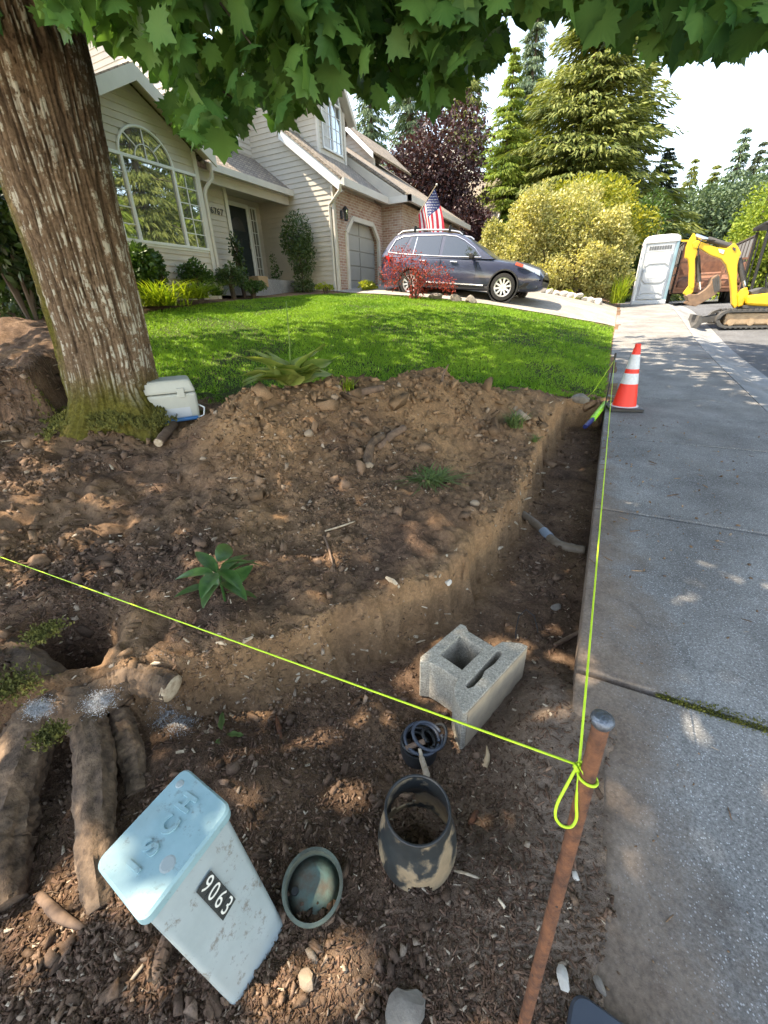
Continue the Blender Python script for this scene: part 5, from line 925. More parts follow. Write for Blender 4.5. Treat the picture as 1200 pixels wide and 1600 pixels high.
# --- concrete retaining block
ZB = -.10; ZT = .097
def blockpoly(pts): return [np.array(atZ(x, y, ZT)) for x, y in pts]
outl = blockpoly([(723, 1115), (729, 1113), (825, 1009), (813, 1004), (785, 1002), (772, 1010), (732, 986), (728, 978), (720, 974), (668, 1017), (657, 1026), (656, 1033), (672, 1035), (686, 1042), (715, 1061), (709, 1077), (712, 1093)])
holes_ = [blockpoly([(687, 1022), (719, 993), (755, 1014), (722, 1046)]), blockpoly([(727, 1071), (731, 1075), (740, 1072), (753, 1058), (757, 1048), (773, 1036), (785, 1021), (782, 1016), (776, 1017), (757, 1038)])]
cb = np.mean(outl, 0); blk = thing('concrete_block', 'grey retaining wall block with a square core standing in the dug soil', 'block', (cb[0], cb[1], ZB))
bm = bmesh.new(); edges = []
for loop in [outl]+holes_:
    vs = [bm.verts.new(Vector(p-LOC[blk.name])) for p in loop]; edges += [bm.edges.new((vs[i], vs[(i+1) % len(vs)])) for i in range(len(vs))]
bmesh.ops.triangle_fill(bm, use_beauty=True, use_dissolve=False, edges=edges); geo = bmesh.ops.extrude_face_region(bm, geom=list(bm.faces)); 
bmesh.ops.translate(bm, vec=(0, 0, ZB-ZT-.02), verts=[g_ for g_ in geo['geom'] if isinstance(g_, bmesh.types.BMVert)]); bmesh.ops.recalc_face_normals(bm, faces=bm.faces)
me = bpy.data.meshes.new('body'); bm.to_mesh(me); bm.free(); part('body', me, 'block', blk, bevel=.004)
A_, B_ = outl[1], outl[2]; nf2 = np.cross(B_-A_, up); nf2 /= np.linalg.norm(nf2); nf2 = nf2 if nf2 @ (CAM-A_) > 0 else -nf2
part('face', MB().prism([A_+(B_-A_)*.02-up*.006, B_-(B_-A_)*.02-up*.006, B_-(B_-A_)*.02+up*(ZB-ZT-.01), A_+(B_-A_)*.02+up*(ZB-ZT-.01)], nf2*.003), 'block_face', blk)
# --- black drain pipe section with cut-outs
pc = np.array((-.236, .596, 0.)); pc[2] = Tz(pc[0], pc[1])+.010; pot = thing('drain_pipe', 'muddy black flared drain pipe piece standing upright', 'pipe', pc)
def shell_lathe(c, prof, n, skip, th):
    mb = MB(); V = []; rows = len(prof)
    for k, (r_, z) in enumerate(prof): V += [(c[0]+r_*math.cos(2*math.pi*i/n), c[1]+r_*math.sin(2*math.pi*i/n), c[2]+z) for i in range(n)]
    for k, (r_, z) in enumerate(prof): V += [(c[0]+(r_-th)*math.cos(2*math.pi*i/n), c[1]+(r_-th)*math.sin(2*math.pi*i/n), c[2]+z) for i in range(n)]
    o_ = rows*n; F = []; keep = lambda k, i: 0 <= k < rows-1 and not skip((i+.5)/n*360 % 360, (prof[k][1]+prof[k+1][1])/2)
    for k in range(rows-1):
        for i in range(n):
            if not keep(k, i): continue
            j = (i+1) % n; q = [k*n+i, k*n+j, (k+1)*n+j, (k+1)*n+i]; F.append(tuple(q)); F.append(tuple(o_+t for t in q[::-1]))
            for (a_, b_, kk, ii) in ((q[0], q[1], k-1, i), (q[1], q[2], k, j), (q[2], q[3], k+1, i), (q[3], q[0], k, (i-1) % n)):
                if not keep(kk, ii): F.append((b_, a_, o_+a_, o_+b_))
    mb.add(V, F); return mb
prof = [(.113, 0), (.1145, .012), (.116, .024), (.1165, .036), (.116, .048), (.115, .06), (.114, .072), (.112, .084), (.1095, .096), (.106, .108), (.1015, .120), (.0975, .132), (.0955, .145), (.0945, .158), (.093, .172), (.0915, .186), (.0905, .198)]
fa = math.degrees(math.atan2(-pc[1], -pc[0])) % 360; dif = lambda a, b: (a-b+180) % 360-180
skip = lambda a, z: (abs(dif(a, fa+6)) < 17 and z < .050-.000045*dif(a, fa+6)**2*1.5) or ((dif(a, fa+205)/24)**2+((z-.05)/.042)**2 < 1)
part('pipe_wall', shell_lathe(pc, prof, 72, skip, .005), 'muddy_pipe', pot, smooth=40); part('rim', MB().lathe(pc, [(.091, .196), (.0935, .199), (.0915, .204), (.086, .203), (.085, .197)], 48, closed=True), 'black_plastic', pot, smooth='all')
# --- green pipe cap lying open
q = atZ(491, 1388, .0); q[2] = Tz(q[0], q[1]); nrm = unit(np.array((.12, -.16, 1.))); rg = thing('pipe_cap', 'muddy green pipe cap lying open side up beside the utility box', 'pipe cap', q)
part('ring', MB().lathe(q, [(.078, -.01), (.080, .035), (.083, .042), (.083, .052), (.074, .053), (.073, .040), (.072, .012)], 40, axis=nrm, closed=True), 'green_ring', rg, smooth=40)
dk = part('floor', MB().lathe(q, [(0, .016), (.04, .017), (.074, .012)], 30, axis=nrm), 'green_disc', rg, smooth='all'); hp = atZ(461, 1393, q[2]+.02); part('hole', MB().lathe(hp+nrm*.003, [(0, .004), (.009, .004), (.010, -.004)], 16, axis=nrm), 'black_plastic', dk)
# --- cut plastic pipe with cable ends coiled in it
q = np.array(atZ(654, 1168, -.09)); q[2] = Tz(q[0], q[1]); cl_ = thing('cable_coil', 'black cables coiled inside a short cut pipe between block and drain pipe', 'cable', q)
part('pipe_wall', shell_lathe(q-up*.02, [(.070, 0), (.071, .04), (.071, .085)], 40, lambda a, z: False, .005), 'black_plastic', cl_, smooth=40)
for k, (r_, z, tl, e) in enumerate(((.060, .085, .1, 0), (.066, .098, -.12, .01), (.054, .075, .25, -.01), (.058, .11, .3, .03))):
    pts = [q+np.array((r_*math.cos(t)+e, r_*.92*math.sin(t)+e*.6, z-.02+.05*tl*math.cos(t+k))) for t in np.linspace(.3*k, 6.1+.3*k, 36)]; part('cable', MB().tube(pts, .0062, 8), 'grey_plastic' if k % 2 else 'black_plastic', cl_, smooth='all')
pts = [q+np.array((.05+.045*math.cos(t), .035+.05*math.sin(t), .085+.018*math.sin(t*2))) for t in np.linspace(-1.5, 4.4, 24)]; part('cable', MB().tube(pts, .006, 8), 'black_plastic', cl_, smooth='all')
part('tape', MB().tube([q+np.array((-.03+.02*t, -.05+.012*t, .07+.01*t)) for t in range(4)], .010, 8), 'brown_wood', cl_)
part('cable', MB().tube([q+np.array((-.045, .03, .05)), q+np.array((-.02, .0, .08)), q+np.array((.02, -.03, .06))], .006, 8), 'black_plastic', cl_, smooth='all')
# --- rusty stake
SB = np.array((.108, .345, -.12)); ST = np.array(atZ(942, 1122, .92)); dst = unit(ST-SB); stk = thing('steel_stake', 'rusty round steel stake with hammered head standing at the walk edge', 'stake', (SB[0], SB[1], 0.))
L_ = np.linalg.norm(ST-SB); rsx = random.Random(5); part('shaft', MB().lathe(SB, [(.006, 0)]+[(.0115+rsx.uniform(-.0003, .0003), .02+(L_-.03)*i/40) for i in range(41)], 20, axis=dst), 'rust', stk, smooth='all'); part('head', MB().lathe(ST, [(.0117, -.014), (.0145, -.009), (.016, -.003), (.0145, .002), (.008, .005), (0, .0055)], 20, axis=dst), 'steel_head', stk, smooth='all')
for k in range(9):
    t = .3+k*.075; an = k*2.4; rr_ = np.cross(dst, (1, 0, 0)); rr_ /= np.linalg.norm(rr_); ss_ = np.cross(dst, rr_); n_ = rr_*math.cos(an)+ss_*math.sin(an); part('pit', MB().lathe(SB+dst*L_*t+n_*.0114, [(0, .0006), (.0022, .0004), (.0028, -.001)], 8, axis=n_), 'black_metal', stk)
# --- mason's line
wr = SB+dst*((np.array(atZ(925, 1222, .80))-SB) @ dst); kn = np.array(atZ(905, 1196, wr[2]+.012)); pinB = np.array((.128, 5.52, float(S(5.52))-.15)); pinT = np.array(atY(962, 553, 5.52))
st_ = thing('mason_line', 'neon yellow green string line tied to the rusty stake', 'string', (kn[0], kn[1], 0.)); lf = np.array(atZ(0, 870, .40)); end = kn+(lf-kn)*1.35
for pts, r_ in (([kn, lf, end, (end[0]-.5, end[1]+.0, Tz(end[0]-.5, end[1]))], .0021), ([kn, pinT-(0, 0, .06)], .0021)):
    P = [np.array(p, float) for p in pts]; Q = [P[0]]
    for a, b in zip(P[:-1], P[1:]): Q += [a+(b-a)*t for t in np.linspace(.05, 1, 20)]
    part('line', MB().tube(Q, r_, 6), 'string', st_, smooth='all')
rr_ = unit(np.cross(dst, up)); ss_ = np.cross(dst, rr_); part('wrap', MB().tube([wr+(rr_*math.cos(t)+ss_*math.sin(t))*.0138+dst*.006*math.sin(t*.5) for t in np.linspace(0, 6.28, 30)]+[], .0023, 6), 'string', st_, smooth='all')
loop_px = [(906, 1196), (903, 1225), (900, 1255), (902, 1280), (893, 1294), (876, 1291), (866, 1276), (870, 1255), (885, 1228), (900, 1200), (906, 1193)]; LP = np.array([atZ(x, y, kn[2]-(y-1196)*.0009) for x, y in loop_px]); tt = np.linspace(0, 1, len(LP)); t2 = np.linspace(0, 1, 50); LQ = np.stack([np.interp(t2, tt, LP[:, i]) for i in range(3)], 1)
for _ in range(4): LQ[1:-1] = (LQ[:-2]+2*LQ[1:-1]+LQ[2:])/4
part('loop', MB().tube(LQ, .0023, 6), 'string', st_, smooth='all'); part('knot', MB().tube([kn+np.array((.006*math.cos(t), .006*math.sin(t), .004*math.sin(2*t)-.0008*t)) for t in np.linspace(0, 12, 40)], .0024, 6), 'string', st_, smooth='all')
wq = wr+(kn-wr)*.0; part('line', MB().tube([kn, (kn+wr)/2+unit(CAM-wr)*.014, wr+unit(CAM-wr)*.0135], .0022, 6), 'string', st_, smooth='all')
pn = thing('line_pin', 'thin dark steel pin holding the far end of the string by the cone', 'stake', (pinB[0], pinB[1], float(S(5.52)))); part('rod', MB().tube([pinB-(0, 0, .1), pinT], .0075, 8), 'black_metal', pn); part('cap', MB().tube([pinT-(0, 0, .05), pinT+(0, 0, .01)], .011, 8), 'black_metal', pn)
part('line', MB().tube([pinT-(0, 0, .07), pinT+(-.15, -.02, -.42), (-.12, 5.75, Tz(-.12, 5.75)+.02)], .0025, 5), 'string', st_)
# --- traffic cone
cp = np.array((.325, 5.62, float(S(5.62)))); cn = thing('traffic_cone', 'orange traffic cone with two white bands on the sidewalk edge', 'cone', cp); ca, sa = math.cos(.18), math.sin(.18)
sq = lambda h, z, r_: [cp+np.array((ca*x-sa*y, sa*x+ca*y, z)) for x, y, _ in [(*(np.array(p)[:2]), 0) for p in roundrect(np.array((-h, -h, 0.)), np.array((2*h, 0, 0.)), np.array((0, 2*h, 0.)), r_)]]
part('base', MB().loft([sq(.18, .002, .03), sq(.18, .028, .03), sq(.165, .036, .03)]), 'black_plastic', cn, smooth=40)
cz = lambda z: .128-(.128-.030)*(z-.036)/(.70-.036)
for nm, z0, z1, m, e in (('cone_body', .036, .29, 'cone_orange', 0), ('reflective_band', .29, .405, 'cone_white', .0015), ('cone_body', .405, .452, 'cone_orange', 0.0005), ('reflective_band', .452, .605, 'cone_white', .0015), ('cone_body', .605, .675, 'cone_orange', 0)): part(nm, MB().lathe(cp, [(cz(z0)+e, z0), (cz(z1)+e, z1)], 36), m, cn, smooth=40)
part('tip', MB().lathe(cp, [(cz(.675)-.004, .675), (.030, .70), (.030, .714), (.024, .716), (.022, .70)], 30), 'cone_orange', cn, smooth=40); part('foot_ring', MB().lathe(cp, [(.150, .036), (.148, .042), (.128, .044)], 36), 'cone_white', cn)
# --- lime and navy hand tool in the trench end
z_ = float(S(5.3)); t0 = np.array(atZ(946, 630, z_+.03)); t1 = np.array(atZ(926, 655, z_-.02)); t2_ = np.array(atZ(914, 667, z_-.06)); tl_ = thing('line_level_tool', 'lime green and navy plastic hand tool lying at the end of the trench', 'tool', (t1[0], t1[1], t2_[2]-.03))
part('sleeve', MB().tube([t0, t0+(t1-t0)*.5, t1], .032, 14), 'lime_plastic', tl_, smooth=40); part('handle', MB().tube([t1, (t1+t2_)/2, t2_], [.024, .027, .024], 12), 'navy_plastic', tl_, smooth=40); part('hook', MB().tube([t0, t0+np.array((.05, .03, .03)), t0+np.array((.10, .05, .02)), t0+np.array((.13, .04, -.02))], .012, 8), 'grey_plastic', tl_, smooth=40)
for k in range(4): f = .2+k*.2; part('marking', MB().lathe(t0+(t1-t0)*f, [(.0325, -.002), (.0325, .002)], 14, axis=t1-t0), 'black_plastic', tl_)
# --- drain pipe crossing the trench
pp = [np.array(onT(*q, .03)) for q in ((818, 800), (838, 815), (868, 845), (892, 853), (925, 858))]; pp = [p_-np.array((0, 0, .022)) for p_ in pp]; pp[0] -= (.06, -.05, .0); pp[-1][0] = .128; pv = thing('pvc_pipe', 'muddy grey plastic pipe bending across the trench', 'pipe', pp[2]); t = np.linspace(0, 1, 5); t2 = np.linspace(0, 1, 24); C_ = np.stack([np.interp(t2, t, np.array(pp)[:, i]) for i in range(3)], 1)
for _ in range(3): C_[1:-1] = (C_[:-2]+2*C_[1:-1]+C_[2:])/4
part('pipe_wall', MB().tube(C_, .033, 14), 'pvc', pv, smooth='all'); part('coupling', MB().tube(C_[8:11], .037, 14), 'clamp', pv, smooth=40); part('coupling', MB().tube(C_[17:20], .037, 14), 'pvc', pv, smooth=40)
# --- cooler by the trunk
k0 = np.array(onT(282, 660)); ang_ = math.atan2(k0[1], k0[0])+math.pi/2; fx = np.array((math.cos(ang_+math.pi), math.sin(ang_+math.pi), 0)); fx = fx if fx @ AX[0] > 0 else -fx; fy = np.array((-fx[1], fx[0], 0)); fy = fy if fy @ (k0*(1, 1, 0)) > 0 else -fy
dk_ = np.linalg.norm(k0[:2]); kz = Tz(k0[0], k0[1]); scp = .40; co_ = thing('cooler', 'pale grey picnic cooler with a blue carry grip half behind the trunk', 'cooler', (k0[0]-.1*fx[0], k0[1]-.1*fx[1], kz))
hw = [np.linalg.norm(np.array(trunk_pt(312, 640))-np.array(trunk_pt(280, 640)))]; rEdge = k0+fx*(.17)
def cbox(x0, x1, y0, y1, z0, z1, ins=0): 
    f = lambda x, y, z: rEdge+fx*x+fy*y+up*(kz-rEdge[2]+z); return MB().quadbox([f(x0, y0, z0), f(x1, y0, z0), f(x1, y1, z0), f(x0, y1, z0)], [f(x0, y0+ins, z1), f(x1-ins, y0+ins, z1), f(x1-ins, y1-ins, z1), f(x0, y1-ins, z1)])
part('body', cbox(-.58, .0, 0, .34, .0, .235, -.012), 'cooler', co_, bevel=.02); part('lid', cbox(-.58, .012, -.012, .352, .24, .345, .03), 'cooler', co_, bevel=.02); part('groove', cbox(-.5, -.03, -.004, .0, .17, .20), 'potty_grey', co_); part('latch', cbox(-.14, -.08, -.02, -.005, .20, .28), 'cooler', co_, bevel=.005); part('front_panel', cbox(-.5, -.06, -.006, .01, .03, .15), 'potty_grey', co_, bevel=.004)
f = lambda x, y, z: rEdge+fx*x+fy*y+up*(kz-rEdge[2]+z); part('bail', MB().tube([f(.005, .05, .12), f(.05, -.02, .10), f(.03, -.05, .04), f(-.03, -.06, .03)], .007, 8), 'potty_white', co_, smooth=40); part('grip', MB().tube([f(-.02, -.06, .03), f(-.30, -.06, .025)], .016, 10), 'blue_plastic', co_, smooth=40)
# --- dark plastic cover cut by the bottom edge
p0, p1, p2 = [np.array(atZ(*q, .062)) for q in ((897, 1541), (985, 1604), (880, 1615))]; u2 = (p1-p0)/np.linalg.norm(p1-p0)*.26; v2 = (p2-p0)/np.linalg.norm(p2-p0)*.30; v2 = v2-u2*(v2 @ u2)/(u2 @ u2)*.6
cv = np.array(p0+(u2+v2)/2); r1 = np.array(roundrect(p0, u2, v2, .03, 6)); solo('plastic_cover', MB().loft([r1-up*.055, r1-up*.008, np.array(roundrect(p0+(u2+v2)*.02, u2*.96, v2*.96, .028, 6))]), 'grey_plastic', 'dark slate plastic cover corner at the bottom edge by the stake', 'cover', (cv[0], cv[1], .01), smooth=35)
# --- stones and wood lumps one can pick out
IC = bmesh.new(); bmesh.ops.create_icosphere(IC, subdivisions=2, radius=1); IV = np.array([v_.co[:] for v_ in IC.verts]); IFc = [tuple(v_.index for v_ in f_.verts) for f_ in IC.faces]; IC.free()
def rock(label, x, y, size, m, seed, name='stone', cat='stone', group='loose stones on the dug soil', flat=.62, sink=.25):
    p = np.array(onT(x, y)); rs = np.random.default_rng(seed); V = IV.copy(); nrm = unit(rs.normal(size=(9, 3))); 
    for n_ in nrm: d = V @ n_; V = np.where((d > .62)[:, None], V-(d-.62)[:, None]*n_*.9, V)
    V = V*(1+.10*rs.normal(size=(len(V), 1))*.35); V = V*np.array((1, rs.uniform(.6, .85), flat)); th = rs.random()*6.28; V = V@np.array(((math.cos(th), math.sin(th), 0), (-math.sin(th), math.cos(th), 0), (0, 0, 1)))*size
    z = Tz(p[0], p[1])+size*flat*(1-2*sink*.9); mb = MB(); mb.add(V+np.array((p[0], p[1], z)), IFc); return solo(name, mb, m, label, cat, (p[0], p[1], z-size*flat*.5), group, smooth=30)
rock('tan stone just below the pipe cap and right of the utility box', 480, 1535, .030, 'stone_tan', 1); rock('pale broken concrete lump at the bottom edge of the picture', 628, 1585, .062, 'stone', 22, 'concrete_lump', 'concrete', None, .40); rock('small round stone alone on the sidewalk near the bottom', 997, 1520, .014, 'stone', 3, sink=0)
rock('grey angular stone beside the dark plastic cover', 935, 1545, .020, 'stone', 5); rock('white stone right of the stake foot', 898, 1370, .014, 'stone_pale', 6); rock('whitish bone shaped stone left of the dark plastic cover', 878, 1535, .024, 'stone_pale', 7)
rock('squarish grey rock on the lawn corner by the trench end', 906, 628, .125, 'stone', 8, 'rock', 'rock', None, .55); rock('brown rock in the trench above the concrete block', 868, 952, .035, 'stone', 9); rock('tan rock on the face of the soil heap', 484, 682, .055, 'stone_tan', 10); rock('tan rock low on the right of the heap', 740, 790, .045, 'stone_tan', 11)
rock('tan rock beside the broken branch on the heap', 577, 730, .045, 'stone_tan', 13); rock('rounded stone halfway down the heap', 318, 720, .03, 'stone_tan', 14); rock('pale stone near the foot of the heap', 700, 912, .03, 'stone_pale', 15); rock('grey pebble near the foot of the leafy seedling', 425, 998, .012, 'stone_pale', 16); rock('tan stone below the reddish twig on the heap', 335, 845, .022, 'stone_tan', 18)
def log(label, pts, rad, m, cut=None, name='branch_piece', cat='wood', group='broken wood on the soil', seed=1):
    P = [np.array(p) for p in pts]; o = thing(name, label, cat, P[0], group); Q = np.array(P); t = np.linspace(0, 1, len(Q)); t2 = np.linspace(0, 1, 12); C = np.stack([np.interp(t2, t, Q[:, i]) for i in range(3)], 1); C[1:-1] = (C[:-2]+2*C[1:-1]+C[2:])/4
    rd = np.interp(t2, np.linspace(0, 1, len(rad)), rad); part('wood', MB().tube(C, rd, 9, jit=.12, rs=random.Random(seed)), m, o, smooth='all')
    if cut: dc = unit(C[-1]-C[-2]); part('cut_end', MB().lathe(C[-1], [(0, .002), (rd[-1]*.9, .001), (rd[-1]*.98, -.006)], 12, axis=dc), cut, o)
    return o
gp = lambda x, y, l=.02: np.array(onT(x, y))+(0, 0, l)
log('short log with a pale cut end by the cooler', [gp(274, 668, .03), gp(262, 684, .04), gp(250, 702, .05)], [.035, .036, .034], 'brown_wood', 'pale_wood', seed=2)
log('broken branch with a bright end jutting from the heap', [gp(590, 700, .0), gp(612, 690, .05), gp(632, 682, .07)], [.03, .03, .028], 'brown_wood', 'fresh_wood', seed=3)
log('forked root stub on the heap', [gp(572, 725, -.02), gp(580, 705, .06), gp(600, 690, .05)], [.035, .03, .02], 'root_bark', seed=4); log('thick stick lying along the crest of the heap', [gp(545, 622, .02), gp(570, 618, .03), gp(598, 612, .03)], [.03, .03, .026], 'brown_wood', 'pale_wood', seed=5)
log('upright twig on top of the heap', [gp(690, 600, -.02), gp(692, 596, .06), gp(700, 592, .13)], [.012, .010, .005], 'brown_wood', seed=6); log('splintered stick leaning on the drain pipe', [gp(668, 1222, .03), gp(660, 1205, .06), gp(655, 1195, .10)], [.012, .011, .006], 'pale_wood', seed=7)
log('dark stick beside the sidewalk above the stake', [gp(865, 1012, .015), gp(890, 1000, .02), gp(915, 990, .035)], [.011, .012, .010], 'brown_wood', 'pale_wood', seed=8); log('pale yellow wood chip right of the cable coil', [gp(757, 1200, .005), gp(762, 1185, .012), gp(760, 1168, .01)], [.012, .010, .003], 'fresh_wood', seed=9)
log('reddish bark strip right of the drain pipe', [gp(735, 1290, .006), gp(740, 1280, .012), gp(746, 1268, .008)], [.010, .011, .006], 'rust', seed=10); log('long bleached twig lower left of the utility box', [gp(185, 1560, .01), gp(208, 1535, .015), gp(228, 1512, .02)], [.003, .0045, .004], 'pale_wood', seed=11)
log('brown bark strip standing left of the string', [gp(432, 1120, .0), gp(436, 1140, .02), gp(440, 1160, .0)], [.008, .011, .007], 'rust', seed=12); log('thin forked twig on the heap above the seedling', [gp(507, 838, .005), gp(515, 865, .02), gp(523, 895, .01)], [.006, .006, .003], 'brown_wood', seed=13); log('split twig right of the drain pipe foot', [gp(708, 1362, .006), gp(728, 1368, .012), gp(750, 1376, .01)], [.004, .004, .003], 'pale_wood', seed=15)
log('curved pale stick on the face of the heap', [gp(508, 832, .01), gp(530, 828, .02), gp(555, 818, .015)], [.006, .006, .004], 'pale_wood', seed=16); log('rotten root end lying in front of the roots', [gp(62, 1400, .0), gp(100, 1440, .03), gp(135, 1452, .0)], [.012, .014, .006], 'brown_wood', seed=17)
q = np.array((0, 0, 0.)); wp = [np.array(onT(x, y))+(0, 0, l) for x, y, l in ((806, 998, .0), (804, 985, .05), (812, 972, .09), (826, 972, .09), (838, 984, .05), (840, 998, .01))]; solo('wire_loop', MB().tube(np.array([wp[0]]+[sum(wp[i:i+2])/2 for i in range(5)]+[wp[-1]]), .0028, 6), 'black_plastic', 'thin black wire loop sticking out of the soil behind the block', 'wire', wp[0])
# pine cone beside the box
p = np.array(onT(258, 1492)); pz = thing('pine_cone', 'brown pine cone lying against the utility box', 'pine cone', p); ax_ = unit(np.array((.5, -.8, .1))); rs = np.random.default_rng(5); part('core', MB().lathe(p+up*.018, [(.004, -.05), (.016, -.03), (.02, 0), (.016, .03), (.004, .05)], 12, axis=ax_), 'brown_wood', pz); n = 130; t = rs.uniform(-.048, .048, n); an = rs.random(n)*6.28; e1 = unit(np.cross(ax_, up)); e2 = np.cross(ax_, e1); dr_ = e1*np.cos(an)[:, None]+e2*np.sin(an)[:, None]
A, B, C = frames(n, rs, dr_+ax_*.9, None); C = unit(np.cross(A, np.cross(ax_, dr_))); B = np.cross(C, A); V, F = stamp(LEAF4[0]*(1, 1.6, 1), LEAF4[1], p+up*.018+ax_*t[:, None]+dr_*.010, A, B, C, .022*(1-np.abs(t)/.08)); o = part('scales', rawmesh('scales', V, F, off=LOC[pz.name]), 'root_bark', pz); o['kind'] = 'stuff'
# ------------------------------------------------------------------ small plants on the soil
def leafmesh(name, L, W, wave=0, fold=.25, curl=.35, nseg=8):
    V = []; 
    for i in range(nseg+1):
        t = i/nseg; w_ = W*math.sin(math.pi*min(1, t**.8*.97+.02))**.8*.5; z = -curl*L*t*t+.0; dz = wave*math.sin(t*14)*W; V += [(L*t, -w_, z+fold*w_+dz), (L*t, 0, z), (L*t, w_, z+fold*w_-dz)]
    F = [(3*i+j, 3*i+j+1, 3*i+4+j, 3*i+3+j) for i in range(nseg) for j in range(2)]; return rawmesh(name, np.array(V), np.array(F), np.tile([.9, .2, .9], nseg+1), smooth=True)
def leafy(name, label, cat, p, leaves, m, seed, stem=True):
    o = thing(name, label, cat, p); ms = {}
    for i, (az, el, L, W, h, wave, curl) in enumerate(leaves):
        me = leafmesh('leaf', L, W, wave, .3, curl); me.materials.append(MATS[m]); lf_ = bpy.data.objects.new('leaf', me); col.objects.link(lf_); lf_.parent = o; lf_.location = (.02*math.cos(az), .02*math.sin(az), h); lf_.rotation_euler = (random.Random(seed+i).uniform(-.7, .7), -el, az)
    if stem: part('stem', MB().tube([np.array(p)-(0, 0, .02), np.array(p)+(.005, 0, max(l[4] for l in leaves)+.01)], .006, 6), m, o)
    return o
leafmat('seedling', (.030, .085, .022), (.085, .165, .045), .2, .28, 30, spec=.6); leafmat('hosta', (.10, .20, .022), (.36, .42, .12), .35, .4, 9)
rr = random.Random(9); p = np.array(onT(352, 940)); p[2] = Tz(p[0], p[1])
leafy('seedling', 'glossy leafy green seedling growing on the soil below the heap', 'plant', p, [(rr.uniform(0, .5)+i*6.28/15*2.4, rr.uniform(.0, .55), rr.uniform(.15, .21), rr.uniform(.062, .078), .05+.011*i, .0, rr.uniform(.2, .55)) for i in range(15)], 'seedling', 1)
p = np.array(onT(458, 622)); p[:2] *= 1.04; p[2] = Tz(p[0], p[1])+.02; rr = random.Random(4)
hs = leafy('hosta', 'variegated hosta with wavy leaves growing behind the soil heap', 'plant', p, [(i*6.28/17*2.4, rr.uniform(.7, 1.35), rr.uniform(.24, .36), rr.uniform(.19, .25), .02, .06, rr.uniform(.4, .9)) for i in range(20)], 'hosta', 5, False)
for a_, b_ in (((440, 612), (447, 470)), ((480, 610), (543, 551))):
    q0 = p+np.array((.0, 0, .05)); d = ray(*b_); tY = (hn @ p[:2])/(hn @ d[:2]); q1 = CAM+d*tY; part('flower_stalk', MB().tube([q0, (q0+q1)/2+(.01, 0, .01), q1], [.006, .005, .003], 6), 'hosta', hs)
def gpt(x, y): p = np.array(onT(x, y)); p[2] = Tz(p[0], p[1]); return tuple(p)
tuft('grass_clump', 'pale grass clump uprooted on the right shoulder of the heap', 'plant', gpt(803, 668), 120, .20, .16, 'weed', 401, .005); tuft('weed_clump', 'fine leaved grey green weed lying on the heap', 'plant', gpt(672, 752), 200, .09, .22, 'weed', 402, .007); tuft('grass_clump', 'small grass sprig near the trench edge on the heap', 'plant', gpt(835, 690), 40, .09, .09, 'weed', 403, .004); tuft('grass_clump', 'bright grass tuft on the crest beside the hosta', 'plant', gpt(545, 612), 70, .14, .1, 'fan_grass', 404, .004)
p = np.array(onT(348, 1150)); leafy('fallen_leaves', 'torn green leaf lying on the dug floor', 'leaf', (p[0], p[1], Tz(p[0], p[1])+.012), [(2.4, .0, .09, .03, 0, .1, .05), (.4, .05, .07, .025, 0, .15, .1), (-1.2, .05, .06, .025, 0, .1, .1)], 'camellia', 8, False)
# ------------------------------------------------------------------ loose soil, chips and litter
ICO = bmesh.new(); bmesh.ops.create_icosphere(ICO, subdivisions=1, radius=1); CV = np.array([v_.co[:] for v_ in ICO.verts]); CF = np.array([[v_.index for v_ in f_.verts] for f_ in ICO.faces]); ICO.free(); rs = np.random.default_rng(41); CV = np.array([(-1, -1, -1), (1, -.8, -1), (.9, 1, -.9), (-.8, .9, -1), (-.6, -.9, .7), (.8, -.5, .9), (.5, .7, 1), (-.9, .6, .5)], float)*.78+.22*rs.normal(size=(8, 3)); CF = np.array([(0, 3, 2, 1), (4, 5, 6, 7), (0, 1, 5, 4), (1, 2, 6, 5), (2, 3, 7, 6), (3, 0, 4, 7)])
def scatter(n, rs, near=2.0):
    q = np.stack([rs.uniform(-30, 1000, n), 560+1060*rs.random(n)**.8], 1); d = np.stack([(q[:, 0]-600)/FPX, (q[:, 1]-800)/FPX, np.ones(n)], 1) @ AX; t = np.full(n, .9); ok = np.zeros(n, bool)
    for tt in np.concatenate([np.arange(.9, 3, .015), np.arange(3, 7.5, .04)]):
        P = CAM+d*tt; hit = ~ok & (P[:, 2] < Tq(P[:, 0], P[:, 1])); t[hit] = tt; ok |= hit
    P = CAM+d*t[:, None]; ok &= (P[:, 0] < .30) & (soil_mask(P[:, 0], P[:, 1]) > .4) & (sdist(P[:, 0], P[:, 1], LAWN) > -.02); ok &= ~((P[:, 0] > .12) & (P[:, 1] > 1.5)); return P[ok][:, 0], P[ok][:, 1]
X, Y = scatter(62000, rs); n = len(X); cl = fbm(X*2.5, Y*2.5, 3, 95); k = rs.random(n) < np.clip(.55+3.4*cl+.45*np.exp(-(sdseg(X, Y, (-2.3, 2.4), (-.9, 4.4))[0]/.6)**2), .08, 1)*(1-.35*np.exp(-(sdist(X, Y, EXC)/.09)**2)); X, Y = X[k], Y[k]; n = len(X); dist = np.sqrt(X*X+Y*Y+1.6); sz = (.0026+.0095*rs.random(n)**3.4)*np.clip(dist/1.8, .75, 2.2); bigm = rs.random(n) < .06; sz[bigm] *= 2.4; sz = sz*np.where((X > -.1) & (Y < 1.6), .55, 1)*(1+.5*np.exp(-(sdseg(X, Y, (-2.3, 2.4), (-.9, 4.6))[0]/.7)**2)); P = np.stack([X, Y, T(X, Y)+sz*.25], 1); A, B, C = frames(n, rs); S3 = sz[:, None]*np.array((1.15, .8, .6))*(.5+.9*rs.random((n, 3)))
